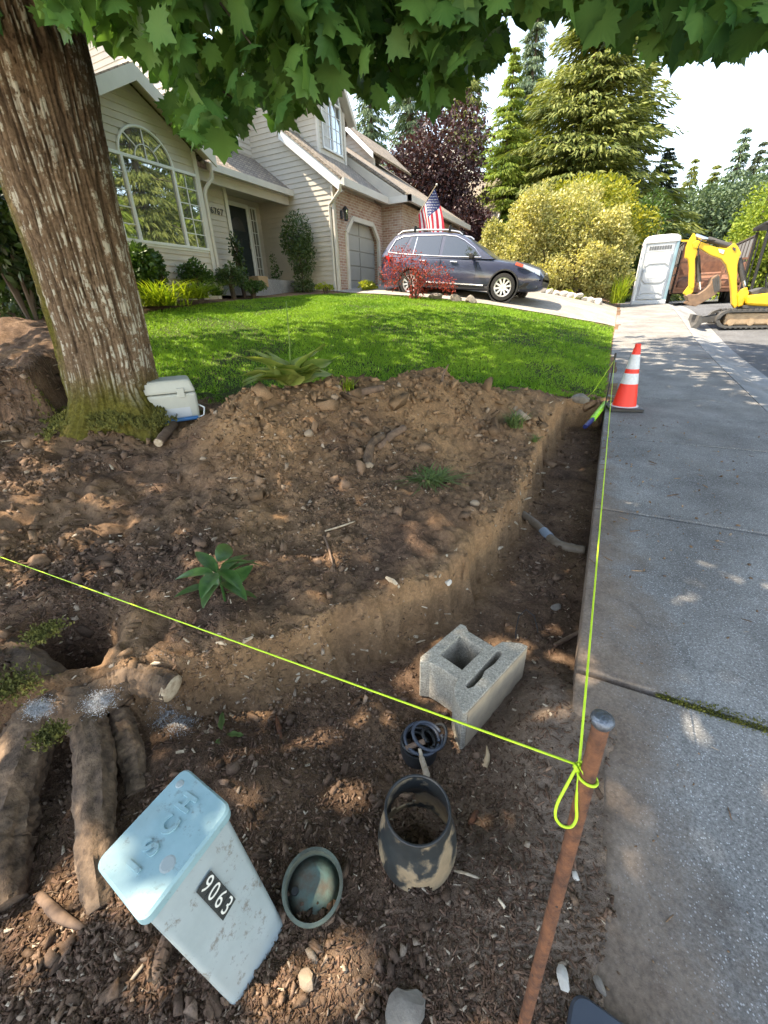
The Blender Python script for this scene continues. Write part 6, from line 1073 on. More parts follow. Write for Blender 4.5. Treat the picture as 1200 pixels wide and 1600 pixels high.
V, F = stamp(CV, CF, P, A, B, C, S3); me = rawmesh('soil_clods', V, F, np.repeat(np.clip(rs.random(n)*.99, 0, 1), len(CV))); a = me.attributes.new('clay', 'FLOAT', 'POINT'); a.data.foreach_set('value', np.repeat(clayf(X, Y), len(CV)).astype(np.float32)); o = part('soil_clods', me, 'clod'); tag(o, 'loose clods and pebbles strewn over the dug soil', 'soil', kind='stuff')
X, Y = scatter(34000, rs); n = len(X); k = rs.random(n) < np.clip(.40+3.6*fbm(X*2, Y*2, 3, 96), .04, 1); X, Y = X[k], Y[k]; n = len(X); dist = np.sqrt(X*X+Y*Y+1.6); L = (.006+.030*rs.random(n)**2.2)*np.clip(dist/1.8, .8, 1.9); P = np.stack([X, Y, T(X, Y)+.002], 1); th = rs.random(n)*6.28; A = unit(np.stack([np.cos(th), np.sin(th), rs.normal(size=n)*.25], 1)); A, B, C = frames(n, rs, A, (0, 0, 1), 3)
BX = np.array([(-.5, -.5, -.5), (.5, -.5, -.5), (.5, .3, -.5), (-.5, .5, -.5), (-.4, -.4, .5), (.5, -.2, .5), (.4, .2, .5), (-.5, .3, .5)]); BF = np.array([(0, 3, 2, 1), (4, 5, 6, 7), (0, 1, 5, 4), (1, 2, 6, 5), (2, 3, 7, 6), (3, 0, 4, 7)]); S3 = np.stack([L, L*(.12+.25*rs.random(n)), .0015+L*.06], 1); V, F = stamp(BX, BF, P, A, B, C, S3)
me = rawmesh('bark_chips', V, F, np.repeat(rs.random(n), 8)); a = me.attributes.new('clay', 'FLOAT', 'POINT'); a.data.foreach_set('value', np.repeat(clayf(X, Y), 8).astype(np.float32)); o = part('bark_chips', me, 'chip'); tag(o, 'bark chips and wood splinters scattered on the soil', 'bark', kind='stuff')
# pale root shavings along the cut bank and hair roots
rs = np.random.default_rng(44); mb = MB()
for i in range(95):
    x, y = (rs.uniform(230, 760), 0); y = 1120-(x-230)*.30+rs.normal()*35 if i < 80 else 0
    if i >= 80: x = rs.uniform(380, 900); y = rs.uniform(1100, 1420)
    p = np.array(onT(x, y)); 
    if p[0] > .1: continue
    a = rs.random()*6.28; L = rs.uniform(.004, .016)*(1.3 if i < 60 else .8); d = np.array((math.cos(a), math.sin(a), rs.normal()*.2))*L; s_ = np.array((-math.sin(a), math.cos(a), .3))*L*rs.uniform(.2, .5); mb.quadbox([p-d-s_*.6+up*.004, p+d-s_+up*.006, p+d*.8+s_+up*.004, p-d+s_*.7+up*.006], [p-d-s_*.6+up*.008, p+d-s_+up*.009, p+d*.8+s_+up*.009, p-d+s_*.7+up*.009])

for i in range(80):
    t = rs.uniform(2.2, 9.6); k = int(t); e = EXC[k]+(EXC[k+1]-EXC[k])*(t-k)+rs.normal(size=2)*.045; p = np.array((e[0], e[1], Tz(*e))); L = (.004+.026*rs.random()**2.5)*(1+.25*e[1]); a = rs.random()*6.28; d = np.array((math.cos(a), math.sin(a), rs.normal()*.5))*L; w_ = L*rs.uniform(.15, .45)
    mb.tube([p-d, p+(0, 0, .004), p+d], [w_*.5, w_, w_*.4], 5)
o = part('wood_shavings', mb, 'pale_wood'); tag(o, 'pale wood shavings sprinkled along the cut bank', 'wood', kind='stuff')
mb = MB()
for i in range(260):
    x = rs.uniform(0, 900); y = rs.uniform(640, 1560); 
    if i < 110: x = rs.uniform(-20, 105); y = rs.uniform(545, 700)
    p = np.array(onT(x, y)); 
    if p[0] > .1 or sdist(np.array([p[0]]), np.array([p[1]]), LAWN)[0] < 0: continue
    L = rs.uniform(.04, .14)*(2.2 if i < 110 else 1); a = rs.random()*6.28; bend = rs.uniform(-1.2, 1.2); Q = []; c_ = p.copy()
    for k in range(7):
        Q.append((c_[0], c_[1], Tz(c_[0], c_[1])+.002+(.02 if i < 110 else .006)*math.sin(k*1.1)**2)); a += bend/6+rs.normal()*.12; c_ = c_+np.array((math.cos(a), math.sin(a), 0))*L/6
    w_ = rs.uniform(.0008, .0018)*(2 if i < 110 else 1); mb.tube(Q, np.linspace(w_, w_*.4, 7), 4)
o = part('hair_roots', mb, 'root_wood'); tag(o, 'thin torn roots trailing over the soil', 'roots', kind='stuff')
# moss in the sidewalk joint
rs = np.random.default_rng(47); n = 5200; X = rs.uniform(.42, 1.70, n); Y = 1.435+rs.normal(size=n)*np.interp(X, [.42, .6, 1.7], [.006, .014, .022]); P = np.stack([X, Y, S(Y)+.0*X+np.where(np.abs(Y-1.435) < .012, -.006, .001)], 1); A, B, C = frames(n, rs, unit(rs.normal(size=(n, 3))*.6+(0, 0, .7))); V, F = stamp(LEAF4[0], LEAF4[1], P, A, B, C, .004+.008*rs.random(n)); o = part('joint_moss', rawmesh('joint_moss', V, F, np.repeat(rs.random(n), 4)), 'joint_moss'); tag(o, 'green moss filling the nearest sidewalk joint', 'moss', kind='stuff')

# grit, needles and crumbs lying on the walk
rs = np.random.default_rng(53); n = 900; X = WX0+.02+(WX1-WX0-.06)*rs.random(n)**1.7; Y = .25+5.0*rs.random(n)**1.5; sz = (.0015+.004*rs.random(n)**3)*np.clip(np.hypot(X, Y)/1.5, .8, 2); P = np.stack([X, Y, S(Y)+sz*.35], 1); A, B, C = frames(n, rs); long_ = rs.random(n) < .25; S3 = sz[:, None]*np.where(long_[:, None], np.array((4.5, .45, .4)), np.array((1.1, .8, .6))); A = np.where(long_[:, None], unit(A*(1, 1, .05)), A); B = np.where(long_[:, None], unit(np.cross((0, 0, 1.), A)), B); C = np.where(long_[:, None], np.cross(A, B), C)
V, F = stamp(CV, CF, P, A, B, C, S3); me = rawmesh('walk_grit', V, F, np.repeat(.3+.7*rs.random(n), len(CV))); a = me.attributes.new('clay', 'FLOAT', 'POINT'); a.data.foreach_set('value', np.repeat(rs.random(n), len(CV)).astype(np.float32)); o = part('walk_grit', me, 'clod'); tag(o, 'soil crumbs and needles scattered on the near sidewalk', 'debris', kind='stuff')
# ------------------------------------------------------------------ the car on the driveway
fw = np.array(atY(782, 471, 13.05)); rw = np.array(atY(640, 463, 13.05)); cdir = unit(fw-rw); WB = np.linalg.norm(fw-rw); cy_ = np.array((0, 1., 0)); cz_ = unit(np.cross(cdir, cy_)); cz_ = cz_ if cz_[2] > 0 else -cz_
KX = WB/2.745; HWD = .92; co0 = rw+cy_*(HWD-.03)
def CP(x, y, z): return co0+cdir*x*KX+cy_*y+cz_*z*KX
car = thing('car', 'dark blue station wagon with roof rails parked nose down on the driveway', 'car', co0+cdir*1.37*KX)
def cring(x, zb, zt, w_, zc):
    h = [(0, zb), (w_*.82, zb), (w_*.96, zb+.06), (w_, zb+.20), (w_*1.0, zb+(zt-zb)*.62), (w_*.975, zt-.10), (w_*.93, zt-.02), (w_*.84, zt+.005), (w_*.45, zc), (0, zc+.008)]
    return [CP(x, y, z) for y, z in h]+[CP(x, -y, z) for y, z in h[-2:0:-1]]
stt = [(-1.05, .50, .86, .74, .88), (-1.03, .42, .96, .80, .98), (-.93, .36, 1.03, .86, 1.05), (-.6, .30, 1.06, .905, 1.08), (0, .26, 1.06, .92, 1.08), (.8, .24, 1.04, .92, 1.05), (1.6, .24, 1.01, .92, 1.03), (2.2, .24, .99, .92, 1.03), (2.5, .24, .97, .92, 1.02), (2.9, .25, .92, .91, .99), (3.25, .26, .86, .885, .93), (3.5, .28, .79, .84, .85), (3.64, .32, .70, .76, .75), (3.72, .38, .62, .66, .66)]
part('body', MB().loft([cring(*s_) for s_ in stt]), 'car_blue', car, smooth=28)
gw = lambda z: .885-.235*np.clip((z-1.0)/.6, 0, 1.2); gp_ = [(-1.0, 1.0), (-.93, 1.16), (-.80, 1.38), (-.66, 1.53), (-.4, 1.59), (.2, 1.615), (.8, 1.61), (1.2, 1.575), (1.5, 1.48), (1.9, 1.26), (2.36, .99)]
prof_ = [(x, z) for x, z in gp_]; rings = []
for x, z in prof_: wz = gw(z); rings.append([CP(x, -wz, z), CP(x, -wz*.93, z+.018), CP(x, -wz*.5, z+.03), CP(x, 0, z+.034), CP(x, wz*.5, z+.03), CP(x, wz*.93, z+.018), CP(x, wz, z)])
V = [p for r_ in rings for p in r_]; n7 = 7; F = [(i*n7+k, i*n7+k+1, (i+1)*n7+k+1, (i+1)*n7+k) for i in range(len(rings)-1) for k in range(6)]+[tuple(i*n7 for i in range(len(rings))), tuple(i*n7+6 for i in range(len(rings)))[::-1]]
mb = MB(); mb.add(V, F); cab = part('cabin', mb, 'car_blue', car, smooth=25)
def sidepoly(pts, off, m, nm, parent=None, th=.004):
    for s_ in (-1, 1):
        q = [CP(x, s_*(gw(z)+off), z) for x, z in pts]; mb = MB(); mb.prism(q, np.array((0, s_*th, 0))); part(nm, mb, m, parent or car)
W1 = [(-.74, 1.13), (-.58, 1.42), (-.36, 1.50), (-.18, 1.51), (-.36, 1.10)]; W2 = [(-.28, 1.10), (-.08, 1.51), (.80, 1.535), (.80, 1.06)]; W3 = [(.90, 1.055), (.90, 1.535), (1.20, 1.50), (1.46, 1.40), (1.78, 1.22), (1.98, 1.04)]
for w3 in (W1, W2, W3): sidepoly(w3, .003, 'car_glass', 'window')
sidepoly([(.0, 1.09), (.02, 1.09), (.06, 1.515), (.04, 1.515)], .008, 'chrome', 'pillar_trim')
for s_ in (-1, 1):
    tr = [CP(x, s_*(gw(z)+.01), z) for x, z in ((-.80, 1.12), (-.62, 1.44), (-.38, 1.53), (.2, 1.555), (.85, 1.56), (1.22, 1.525), (1.48, 1.425), (1.80, 1.245), (2.03, 1.03), (.9, 1.04), (-.3, 1.08), (-.80, 1.12))]; part('window_trim', MB().tube(tr, .011, 5), 'chrome', car)
    rl = [CP(x, s_*.60, z) for x, z in ((-.62, 1.57), (-.45, 1.66), (.2, 1.69), (.9, 1.68), (1.25, 1.63), (1.35, 1.57))]; part('roof_rail', MB().tube(rl, .022, 8), 'rim', car, smooth=40)
    for x in (-.1, .95): part('rack_foot', MB().bar(CP(x, s_*.60, 1.64), CP(x+.02, s_*.58, 1.78), .09, .07), 'car_black', car)
    part('sill_cladding', MB().quadbox([CP(x, s_*y, z) for x, y, z in ((-.75, .90, .27), (3.2, .88, .27), (3.2, .925, .27), (-.75, .93, .27))], [CP(x, s_*y, z) for x, y, z in ((-.75, .90, .42), (3.2, .88, .40), (3.2, .90, .40), (-.75, .925, .42))]), 'car_black', car)
    part('sill_trim', MB().bar(CP(.45, s_*.935, .40), CP(2.2, s_*.935, .37), .025, .03), 'chrome', car)
    for x in (.25, 1.18): part('door_handle', MB().bar(CP(x, s_*.925, .93-.01*x), CP(x+.2, s_*.925, .925-.01*x), .03, .028), 'chrome', car, bevel=.006)
    for x0, x1 in ((.86, .87), (-.02, -.01), (1.93, 1.94)): part('door_seam', MB().bar(CP(x0, s_*.919, .44), CP(x1, s_*.912, .98), .008, .012, up=(0, 1, 0)), 'car_black', car)
    mr = part('mirror', MB().loft([[CP(1.80+dx, s_*(y), 1.03+dz) for dx, dz in ((-.06, -.05), (.06, -.045), (.07, .04), (.0, .085), (-.06, .07))] for y in (.93, 1.0, 1.10)]), 'car_black', car, bevel=.02); part('mirror_arm', MB().bar(CP(1.80, s_*.87, 1.01), CP(1.80, s_*.95, 1.02), .05, .04), 'car_black', mr)
    part('tail_lamp', MB().prism([CP(x, s_*y, z) for x, y, z in ((-1.045, .60, .80), (-.72, .905, .86), (-.70, .905, 1.0), (-.86, .88, 1.04), (-1.01, .6, 1.0))], (CP(0, s_*.03, 0)-CP(0, 0, 0))), 'lamp_red', car)
    part('headlamp', MB().prism([CP(x, s_*y, z) for x, y, z in ((3.16, .895, .82), (3.62, .74, .64), (3.60, .72, .76), (3.18, .87, .88))], (CP(.02, s_*.022, .006)-CP(0, 0, 0))), 'lamp_clear', car); part('marker_lamp', MB().prism([CP(x, s_*y, z) for x, y, z in ((2.98, .912, .86), (3.18, .90, .81), (3.19, .885, .87), (3.0, .89, .92))], (CP(0, s_*.022, .01)-CP(0, 0, 0))), 'lamp_amber', car)
    part('fog_lamp', MB().lathe(CP(3.60, s_*.70, .42), [(.0, .035), (.06, .03), (.085, 0), (.085, -.05)], 16, axis=unit(cdir+cy_*s_*.6)), 'lamp_clear', car); part('bumper_cladding', MB().prism([CP(x, s_*y, z) for x, y, z in ((3.1, .91, .30), (3.62, .72, .34), (3.66, .70, .50), (3.3, .90, .46))], (CP(.01, s_*.02, 0)-CP(0, 0, 0))), 'car_black', car)
    for x in (0, 2.745):
        part('wheel_arch', MB().lathe(CP(x, s_*.905, .36), [(.395, -.10), (.425, .0), (.42, .028), (.385, .03), (.375, -.1)], 36, axis=(0, s_, 0), closed=True), 'car_black', car, smooth=40); part('wheel_well', MB().lathe(CP(x, s_*.895, .36), [(0, .03), (.385, .03)], 30, axis=(0, s_, 0)), 'car_black', car)
        c_ = CP(x, s_*.83, .345); wh = part('wheel', MB().lathe(c_, [(.235, -.10), (.33, -.10), (.345, -.07), (.345, .075), (.33, .108), (.245, .115), (.235, .06)], 36, axis=(0, s_, 0), closed=True), 'tyre', car, smooth=40)
        mb = MB(); mb.lathe(c_, [(.205, .10), (.238, .112), (.238, .05), (.205, .05)], 36, axis=(0, s_, 0), closed=True); mb.lathe(c_, [(0, .105), (.045, .10), (.05, .05)], 16, axis=(0, s_, 0))
        for k in range(10): a = k*math.pi/5+.2; e = cdir*math.cos(a)+cz_*math.sin(a); mb.bar(c_+e*.035+cy_*s_*.088, c_+e*.212+cy_*s_*.096, .048, .025, up=(0, s_, 0))
        part('rim', mb, 'rim', wh); part('brake_disc', MB().lathe(c_, [(0, .055), (.20, .055)], 24, axis=(0, s_, 0)), 'car_black', wh)
part('crossbar', MB().bar(CP(-.09, -.6, 1.745), CP(-.09, .6, 1.745), .06, .03), 'car_black', car); part('crossbar', MB().bar(CP(.96, -.6, 1.745), CP(.96, .6, 1.745), .06, .03), 'car_black', car)
i0 = 8; ws_ = [CP(x, s_*(gw(z)*.90), z+.024) for x, z, s_ in ((1.28, 1.545, -1), (2.33, 1.0, -1), (2.33, 1.0, 1), (1.28, 1.545, 1))]; part('windscreen', MB().prism(ws_, cz_*.012+cdir*.006), 'car_glass', car); part('rear_window', MB().prism([CP(x, s_*gw(z)*.88, z+.02) for x, z, s_ in ((-.70, 1.48, -1), (-.95, 1.12, -1), (-.95, 1.12, 1), (-.70, 1.48, 1))], cz_*.01-cdir*.012), 'car_glass', car)
part('grille', MB().prism([CP(3.69, -.42, .50), CP(3.69, .42, .50), CP(3.665, .40, .70), CP(3.665, -.40, .70)], cdir*.03), 'car_black', car); part('rear_bumper', MB().loft([[CP(x, y, z) for y, z in ((-.84, .38), (.84, .38), (.86, .62), (-.86, .62))] for x in (-1.10, -.95)]), 'car_black', car, bevel=.03); part('mudflap', MB().bar(CP(2.36, -.90, .40), CP(2.36, -.90, .18), .03, .14, up=(0, 1, 0)), 'car_black', car)
# ------------------------------------------------------------------ flag on the garage corner
pb = np.array(atY(629, 374, 15.82)); pt = np.array(atY(682, 289, 15.6)); fl = thing('flag', 'American flag hanging from a slanted pole on the brick garage corner', 'flag', pb)
part('pole', MB().tube([pb, pt], .016, 8), 'pale_wood', fl); part('finial', MB().lathe(pt, [(.0, -.02), (.035, 0), (.03, .03), (0, .05)], 10, axis=pt-pb), 'trim', fl); part('bracket', MB().bar(pb-(.06, 0, .03), pb+(.04, 0, .03), .05, .05), 'black_metal', fl)
def FP(h, f_):
    p = pt+(pb-pt)*(.05+.46*h); dn = np.array((.30-.30*h, 0, -1.0)); L = 1.22*f_; return p+unit(dn)*L+np.array((.05*math.sin(f_*3), .11*math.sin(h*9+f_*2)*min(1, f_*2.5), 0))
for k in range(13):
    h0, h1 = k/13, (k+1)/13; fs = np.linspace(.40 if k < 7 else 0, 1, 12); V = [FP(h, f_) for f_ in fs for h in (h0, (h0+h1)/2, h1)]; F = [(3*i+j, 3*i+j+1, 3*i+4+j, 3*i+3+j) for i in range(11) for j in range(2)]; part('stripe', rawmesh('stripe', V, F, off=LOC[fl.name], smooth=True), 'flag_red' if k % 2 == 0 else 'flag_white', fl)
V = [FP(h, f_) for f_ in np.linspace(0, .40, 8) for h in np.linspace(0, 7/13, 12)]; F = [(12*i+j, 12*i+j+1, 12*i+13+j, 12*i+12+j) for i in range(7) for j in range(11)]; cn_ = part('canton', rawmesh('canton', V, F, off=LOC[fl.name], smooth=True), 'flag_blue', fl); mb = MB()
for i in range(9):
    for j in range(6 if i % 2 == 0 else 5):
        h = (i+1)*7/13/10; f_ = (.035 if i % 2 == 0 else .066)+j*.064; p = FP(h, f_); ax1 = unit(FP(h+.01, f_)-p); ax2 = unit(FP(h, f_+.01)-p)
        for s_ in (-1, 1): nn = np.cross(ax1, ax2)*s_*.004; mb.add([p+nn+(ax1*math.cos(R(36*k))+ax2*math.sin(R(36*k)))*(.024 if k % 2 == 0 else .010) for k in range(10)], [tuple(range(10))])
o = part('stars', mb, 'flag_white', cn_)
# ------------------------------------------------------------------ portable toilet
x0, x1, yf, zb = .62, 1.70, 20.2, float(S(20.5))+.0; zt_ = zb+1.98; pt_ = thing('portable_toilet', 'grey portable toilet with white roof standing on the far sidewalk', 'portable toilet', ((x0+x1)/2, yf+.55, zb))
part('skid', MB().box(x0-.03, x1+.03, yf-.04, yf+1.14, zb-.02, zb+.12), 'potty_grey', pt_, bevel=.02); part('body', MB().box(x0+.03, x1-.03, yf+.02, yf+1.1, zb+.12, zt_), 'potty_grey', pt_)
for x in (x0+.02, x1-.02):
    for y in (yf+.02, yf+1.08): part('corner_post', MB().box(x-.045, x+.045, y-.04, y+.04, zb+.1, zt_+.01), 'potty_blue' if x > 1 else 'potty_white', pt_, bevel=.015)
d0, d1 = x0+.11, x1-.11; dr_ = part('door', MB().box(d0, d1, yf-.012, yf+.02, zb+.14, zt_-.30), 'potty_grey', pt_, bevel=.008); H_ = zt_-.30-zb-.14; zb2 = zb+.14
def relief(pts, d, m='potty_grey', nm='panel'): mb = MB(); mb.prism([(d0+(d1-d0)*x, yf-.012, zb2+H_*z) for x, z in pts], (0, -d, 0)); return part(nm, mb, m, dr_, bevel=.012)
relief([(.05, .70), (.22, .76), (.78, .76), (.95, .70), (.95, .97), (.05, .97)], .035); relief([(.04, .44), (.2, .36), (.8, .36), (.96, .44), (.96, .65), (.8, .71), (.2, .71), (.04, .65)], .045); relief([(.05, .09), (.22, .14), (.78, .14), (.95, .09), (.95, .37), (.8, .31), (.2, .31), (.05, .37)], .035); relief([(.05, .015), (.95, .015), (.95, .055), (.78, .10), (.22, .10), (.05, .055)], .04)
sg = part('sign_recess', MB().box(d0+.20, d1-.26, yf-.062, yf-.056, zb2+H_*.47, zb2+H_*.61), 'potty_white', dr_); part('door_handle', MB().box(d1-.09, d1-.04, yf-.05, yf-.012, zb2+H_*.5, zb2+H_*.6), 'potty_dark', dr_)
vt = part('vent', MB().box(d0+.02, d1-.02, yf-.006, yf+.02, zt_-.27, zt_-.06), 'potty_white', pt_)
for k in range(9): x = d0+.07+k*(d1-d0-.14)/9; part('louvre', MB().box(x, x+.068, yf-.016, yf-.005, zt_-.22, zt_-.10), 'potty_dark', vt)
rr_ = lambda e, z, dy=0: [np.array(p) for p in roundrect(np.array((x0-.03+e, yf-.03+e, z)), np.array((x1-x0+.06-2*e, 0, 0.)), np.array((0, 1.16-2*e, 0.)), .08, 4)]
part('roof', MB().loft([rr_(0, zt_), rr_(-.01, zt_+.06), rr_(.02, zt_+.15), rr_(.12, zt_+.23), rr_(.28, zt_+.265)]), 'potty_white', pt_, smooth=35)
# ------------------------------------------------------------------ mini digger
DY = 13.35; zr = float(S(13.6))-.09; dg_ = thing('mini_digger', 'yellow mini excavator with raised boom at the right edge on the road', 'excavator', (3.2, 13.9, zr))
def dpoly(px, y0, y1, m, nm, parent=None, bevel=.012):
    mb = MB(); mb.prism([np.array(atY(x, y, DY))*(1, 0, 1)+(0, y0, 0) for x, y in px], (0, y1-y0, 0)); return part(nm, mb, m, parent or dg_, bevel=bevel)
bo = dpoly([(1084, 378), (1092, 373), (1108, 379), (1126, 385), (1140, 386), (1147, 381), (1152, 377), (1158, 383), (1163, 394), (1160, 401), (1157, 412), (1156, 440), (1157, 462), (1157, 478), (1152, 482), (1148, 476), (1147, 455), (1144, 432), (1139, 413), (1131, 403), (1114, 397), (1098, 387), (1086, 386)], 13.62, 13.80, 'digger_yellow', 'boom')
dpoly([(1126, 387), (1136, 389), (1134, 395), (1128, 393)], 13.61, 13.62, 'potty_white', 'decal', bo, 0); dpoly([(1149, 384), (1154, 386), (1153, 390), (1149, 388)], 13.605, 13.62, 'digger_grey', 'pin', bo, 0)
am = dpoly([(1087, 361), (1090, 364), (1092, 376), (1093, 392), (1089, 404), (1089, 425), (1088, 448), (1083, 452), (1079, 446), (1080, 420), (1078, 404), (1073, 401), (1075, 384), (1079, 374)], 13.63, 13.79, 'digger_yellow', 'dipper_arm')
for a_, b_, r_, m, nm in (((1090, 365), (1118, 375), .045, 'chrome', 'ram_rod'), ((1110, 371), (1148, 383), .062, 'digger_grey', 'ram'), ((1094, 398), (1096, 440), .05, 'digger_grey', 'ram'), ((1096, 432), (1098, 452), .028, 'chrome', 'ram_rod'), ((1160, 402), (1168, 438), .06, 'digger_grey', 'ram'), ((1167, 430), (1171, 452), .03, 'chrome', 'ram_rod')):
    p = np.array(atY(*a_, DY)); q = np.array(atY(*b_, DY)); p[1] = q[1] = 13.71; part(nm, MB().tube([p, q], r_, 10), m, bo, smooth=40)
for k in range(3):
    pts = [np.array(atY(x, y, DY))*(1, 0, 1)+(0, 13.60+.03*k, 0) for x, y in ((1120+k, 374), (1100, 372-k), (1094, 384), (1094+k, 402), (1098, 425))]; part('hose', MB().tube(np.array(pts), .012, 6), 'black_plastic', am, smooth='all')
dpoly([(1079, 446), (1088, 446), (1086, 456), (1078, 464), (1070, 458)], 13.64, 13.78, 'digger_yellow', 'linkage', am)
bk = dpoly([(1073, 462), (1079, 459), (1092, 460), (1104, 452), (1112, 444), (1117, 432), (1124, 428), (1129, 440), (1128, 450), (1120, 460), (1104, 470), (1088, 479), (1080, 477)], 13.45, 13.98, 'bucket_steel', 'bucket', None, .01)
for k in range(5):
    y = 13.47+k*.115; p = np.array(atY(1082, 476, DY))*(1, 0, 1)+(0, y, 0); q = np.array(atY(1074, 472, DY))*(1, 0, 1)+(0, y, 0); part('tooth', MB().bar(p, q, .05, .05), 'bucket_steel', bk)
for k in range(3): dpoly([(1114+k*4, 436-k*2), (1117+k*4, 434-k*2), (1120+k*3, 455-k), (1117+k*3, 457-k)], 13.44, 13.452, 'digger_grey', 'rib', bk, 0)
# tracks
for y in (13.25, 14.35):
    X0, X1, r_ = 2.28, 4.05, .19; pts = [(X0+r_*(1-math.cos(t)) if False else X0+r_+r_*math.cos(t), zr+.02+r_+r_*math.sin(t)) for t in np.linspace(math.pi/2, 3*math.pi/2, 12)]+[(X1-r_+r_*math.cos(t), zr+.02+r_+r_*math.sin(t)) for t in np.linspace(-math.pi/2, math.pi/2, 12)]
    inn = [(x+(.05 if x < 3 else -.05)*min(1, abs(x-3.16)/.7), z+(.045 if z < zr+.2 else -.045)) for x, z in pts]; m_ = len(pts); mb = MB()
    mb.add([(x, yy, z) for yy in (y, y+.26) for x, z in pts]+[(x, yy, z) for yy in (y, y+.26) for x, z in inn], [(i, (i+1) % m_, m_+(i+1) % m_, m_+i) for i in range(m_)]+[(2*m_+i, 3*m_+i, 3*m_+(i+1) % m_, 2*m_+(i+1) % m_) for i in range(m_)]+[(i, 2*m_+i, 2*m_+(i+1) % m_, (i+1) % m_) for i in range(m_)]+[(m_+i, m_+(i+1) % m_, 3*m_+(i+1) % m_, 3*m_+i) for i in range(m_)])
    tk = part('track', mb, 'digger_grey', dg_, smooth=30); part('track_frame', MB().box(X0+.16, X1-.16, y+.04, y+.22, zr+.08, zr+.33), 'mud', tk, bevel=.03)
    for k in range(4): part('roller', MB().lathe((X0+.3+k*.37, y+.02, zr+.14), [(0, 0), (.075, 0), (.075, .06)], 14, axis=(0, 1, 0)), 'mud', tk)
    for k in range(15): x = X0+.2+k*.1; part('lug', MB().box(x, x+.04, y-.005, y+.265, zr, zr+.024), 'digger_grey', tk); 
    for k in range(15): x = X0+.2+k*.1; part('lug', MB().box(x, x+.04, y-.005, y+.265, zr+.39, zr+.42), 'digger_grey', tk)
part('undercarriage', MB().box(2.5, 3.8, 13.5, 14.36, zr+.18, zr+.40), 'digger_grey', dg_); part('turntable', MB().lathe((3.15, 13.93, zr+.40), [(.42, 0), (.42, .1)], 28), 'digger_grey', dg_)
bd = part('blade', MB().prism([(1.78, 13.15, zr+.02), (1.92, 13.15, zr+.0), (2.0, 13.15, zr+.14), (1.96, 13.15, zr+.30), (1.90, 13.15, zr+.30), (1.88, 13.15, zr+.14)], (0, 1.5, 0)), 'digger_grey', dg_, bevel=.01)
for y in (13.55, 14.2): part('blade_arm', MB().bar((1.95, y, zr+.16), (2.6, y, zr+.28), .09, .12), 'digger_grey', bd)
zh = zr+.50; hs_ = dpoly([(1168, 462), (1200, 458), (1240, 456), (1262, 462), (1262, 482), (1200, 479), (1168, 477)], 13.42, 14.5, 'digger_yellow', 'housing', None, .05); dpoly([(1164, 477), (1262, 482), (1262, 487), (1164, 482)], 13.46, 14.46, 'digger_grey', 'deck', hs_, .01)
dpoly([(1156, 460), (1163, 452), (1172, 448), (1175, 458), (1168, 470), (1165, 478), (1157, 480)], 13.58, 13.86, 'digger_yellow', 'swing_bracket', None, .02); dpoly([(1178, 455), (1200, 448), (1215, 452), (1215, 462), (1180, 462)], 13.6, 14.3, 'digger_grey', 'floor_mat', hs_, .02)
for y in (13.48, 14.44):
    p = np.array(atY(1176, 452, DY)); q = np.array(atY(1206, 352, DY)); p[1] = q[1] = y; part('canopy_post', MB().tube([p, q], .032, 10), 'black_metal', dg_); p2 = np.array(atY(1250, 452, DY)); q2 = np.array(atY(1258, 350, DY)); p2[1] = q2[1] = y; part('canopy_post', MB().tube([p2, q2], .032, 10), 'black_metal', dg_)
p = np.array(atY(1168, 455, DY)); q = np.array(atY(1192, 372, DY)); p[1] = q[1] = 13.62; part('control_lever', MB().tube([p, q], .014, 8), 'black_metal', dg_)
q = np.array(atY(1206, 350, DY)); part('canopy', MB().box(q[0]-.1, q[0]+1.25, 13.4, 14.5, q[2], q[2]+.08), 'black_metal', dg_, bevel=.03)
p = np.array(atY(1222, 440, DY)); part('seat', MB().box(p[0]-.1, p[0]+.32, 13.72, 14.16, p[2]-.1, p[2]+.02), 'black_plastic', dg_, bevel=.04); part('seat_back', MB().box(p[0]+.26, p[0]+.38, 13.74, 14.14, p[2]+.02, p[2]+.5), 'black_plastic', dg_, bevel=.04)
p = np.array(atY(1205, 440, DY)); part('joystick', MB().tube([(p[0], 13.62, p[2]-.15), (p[0]-.05, 13.62, p[2]+.1), (p[0]-.02, 13.62, p[2]+.22)], .018, 8), 'black_plastic', dg_)
# ------------------------------------------------------------------ dump trailer behind it
zt0 = float(S(21))-.08; tr_ = thing('dump_trailer', 'rusty high sided trailer parked behind the portable toilet', 'trailer', (3.0, 22, zt0)); TX0, TX1, TY0, TY1 = 1.95, 3.95, 20.7, 24.6; TF, TT = zt0+.52, zt0+2.05
part('bed', MB().box(TX0, TX1, TY0, TY1, TF-.12, TF), 'trailer_rust', tr_, bevel=.01)
for x in (TX0, TX1):
    for k in range(8): y = TY0+.05+k*(TY1-TY0-.1)/7; part('stake_post', MB().box(x-.035, x+.035, y-.035, y+.035, TF-.1, TT), 'trailer_dark', tr_)
    for z0, z1, m in ((TF+.02, TF+.50, 'trailer_rust'), (TF+.56, TF+.80, 'trailer_rust'), (TT-.62, TT-.02, 'mesh_tarp')): part('side_board', MB().box(x-.015, x+.015, TY0+.06, TY1-.06, z0, z1), m, tr_)
    part('top_rail', MB().box(x-.04, x+.04, TY0, TY1, TT, TT+.05), 'trailer_dark', tr_)
for k in range(4): x = TX0+k*(TX1-TX0)/3; part('gate_post', MB().box(x-.03, x+.03, TY0-.05, TY0+.0, TF-.1, TT-.1 if k % 3 else TT), 'trailer_rust', tr_)
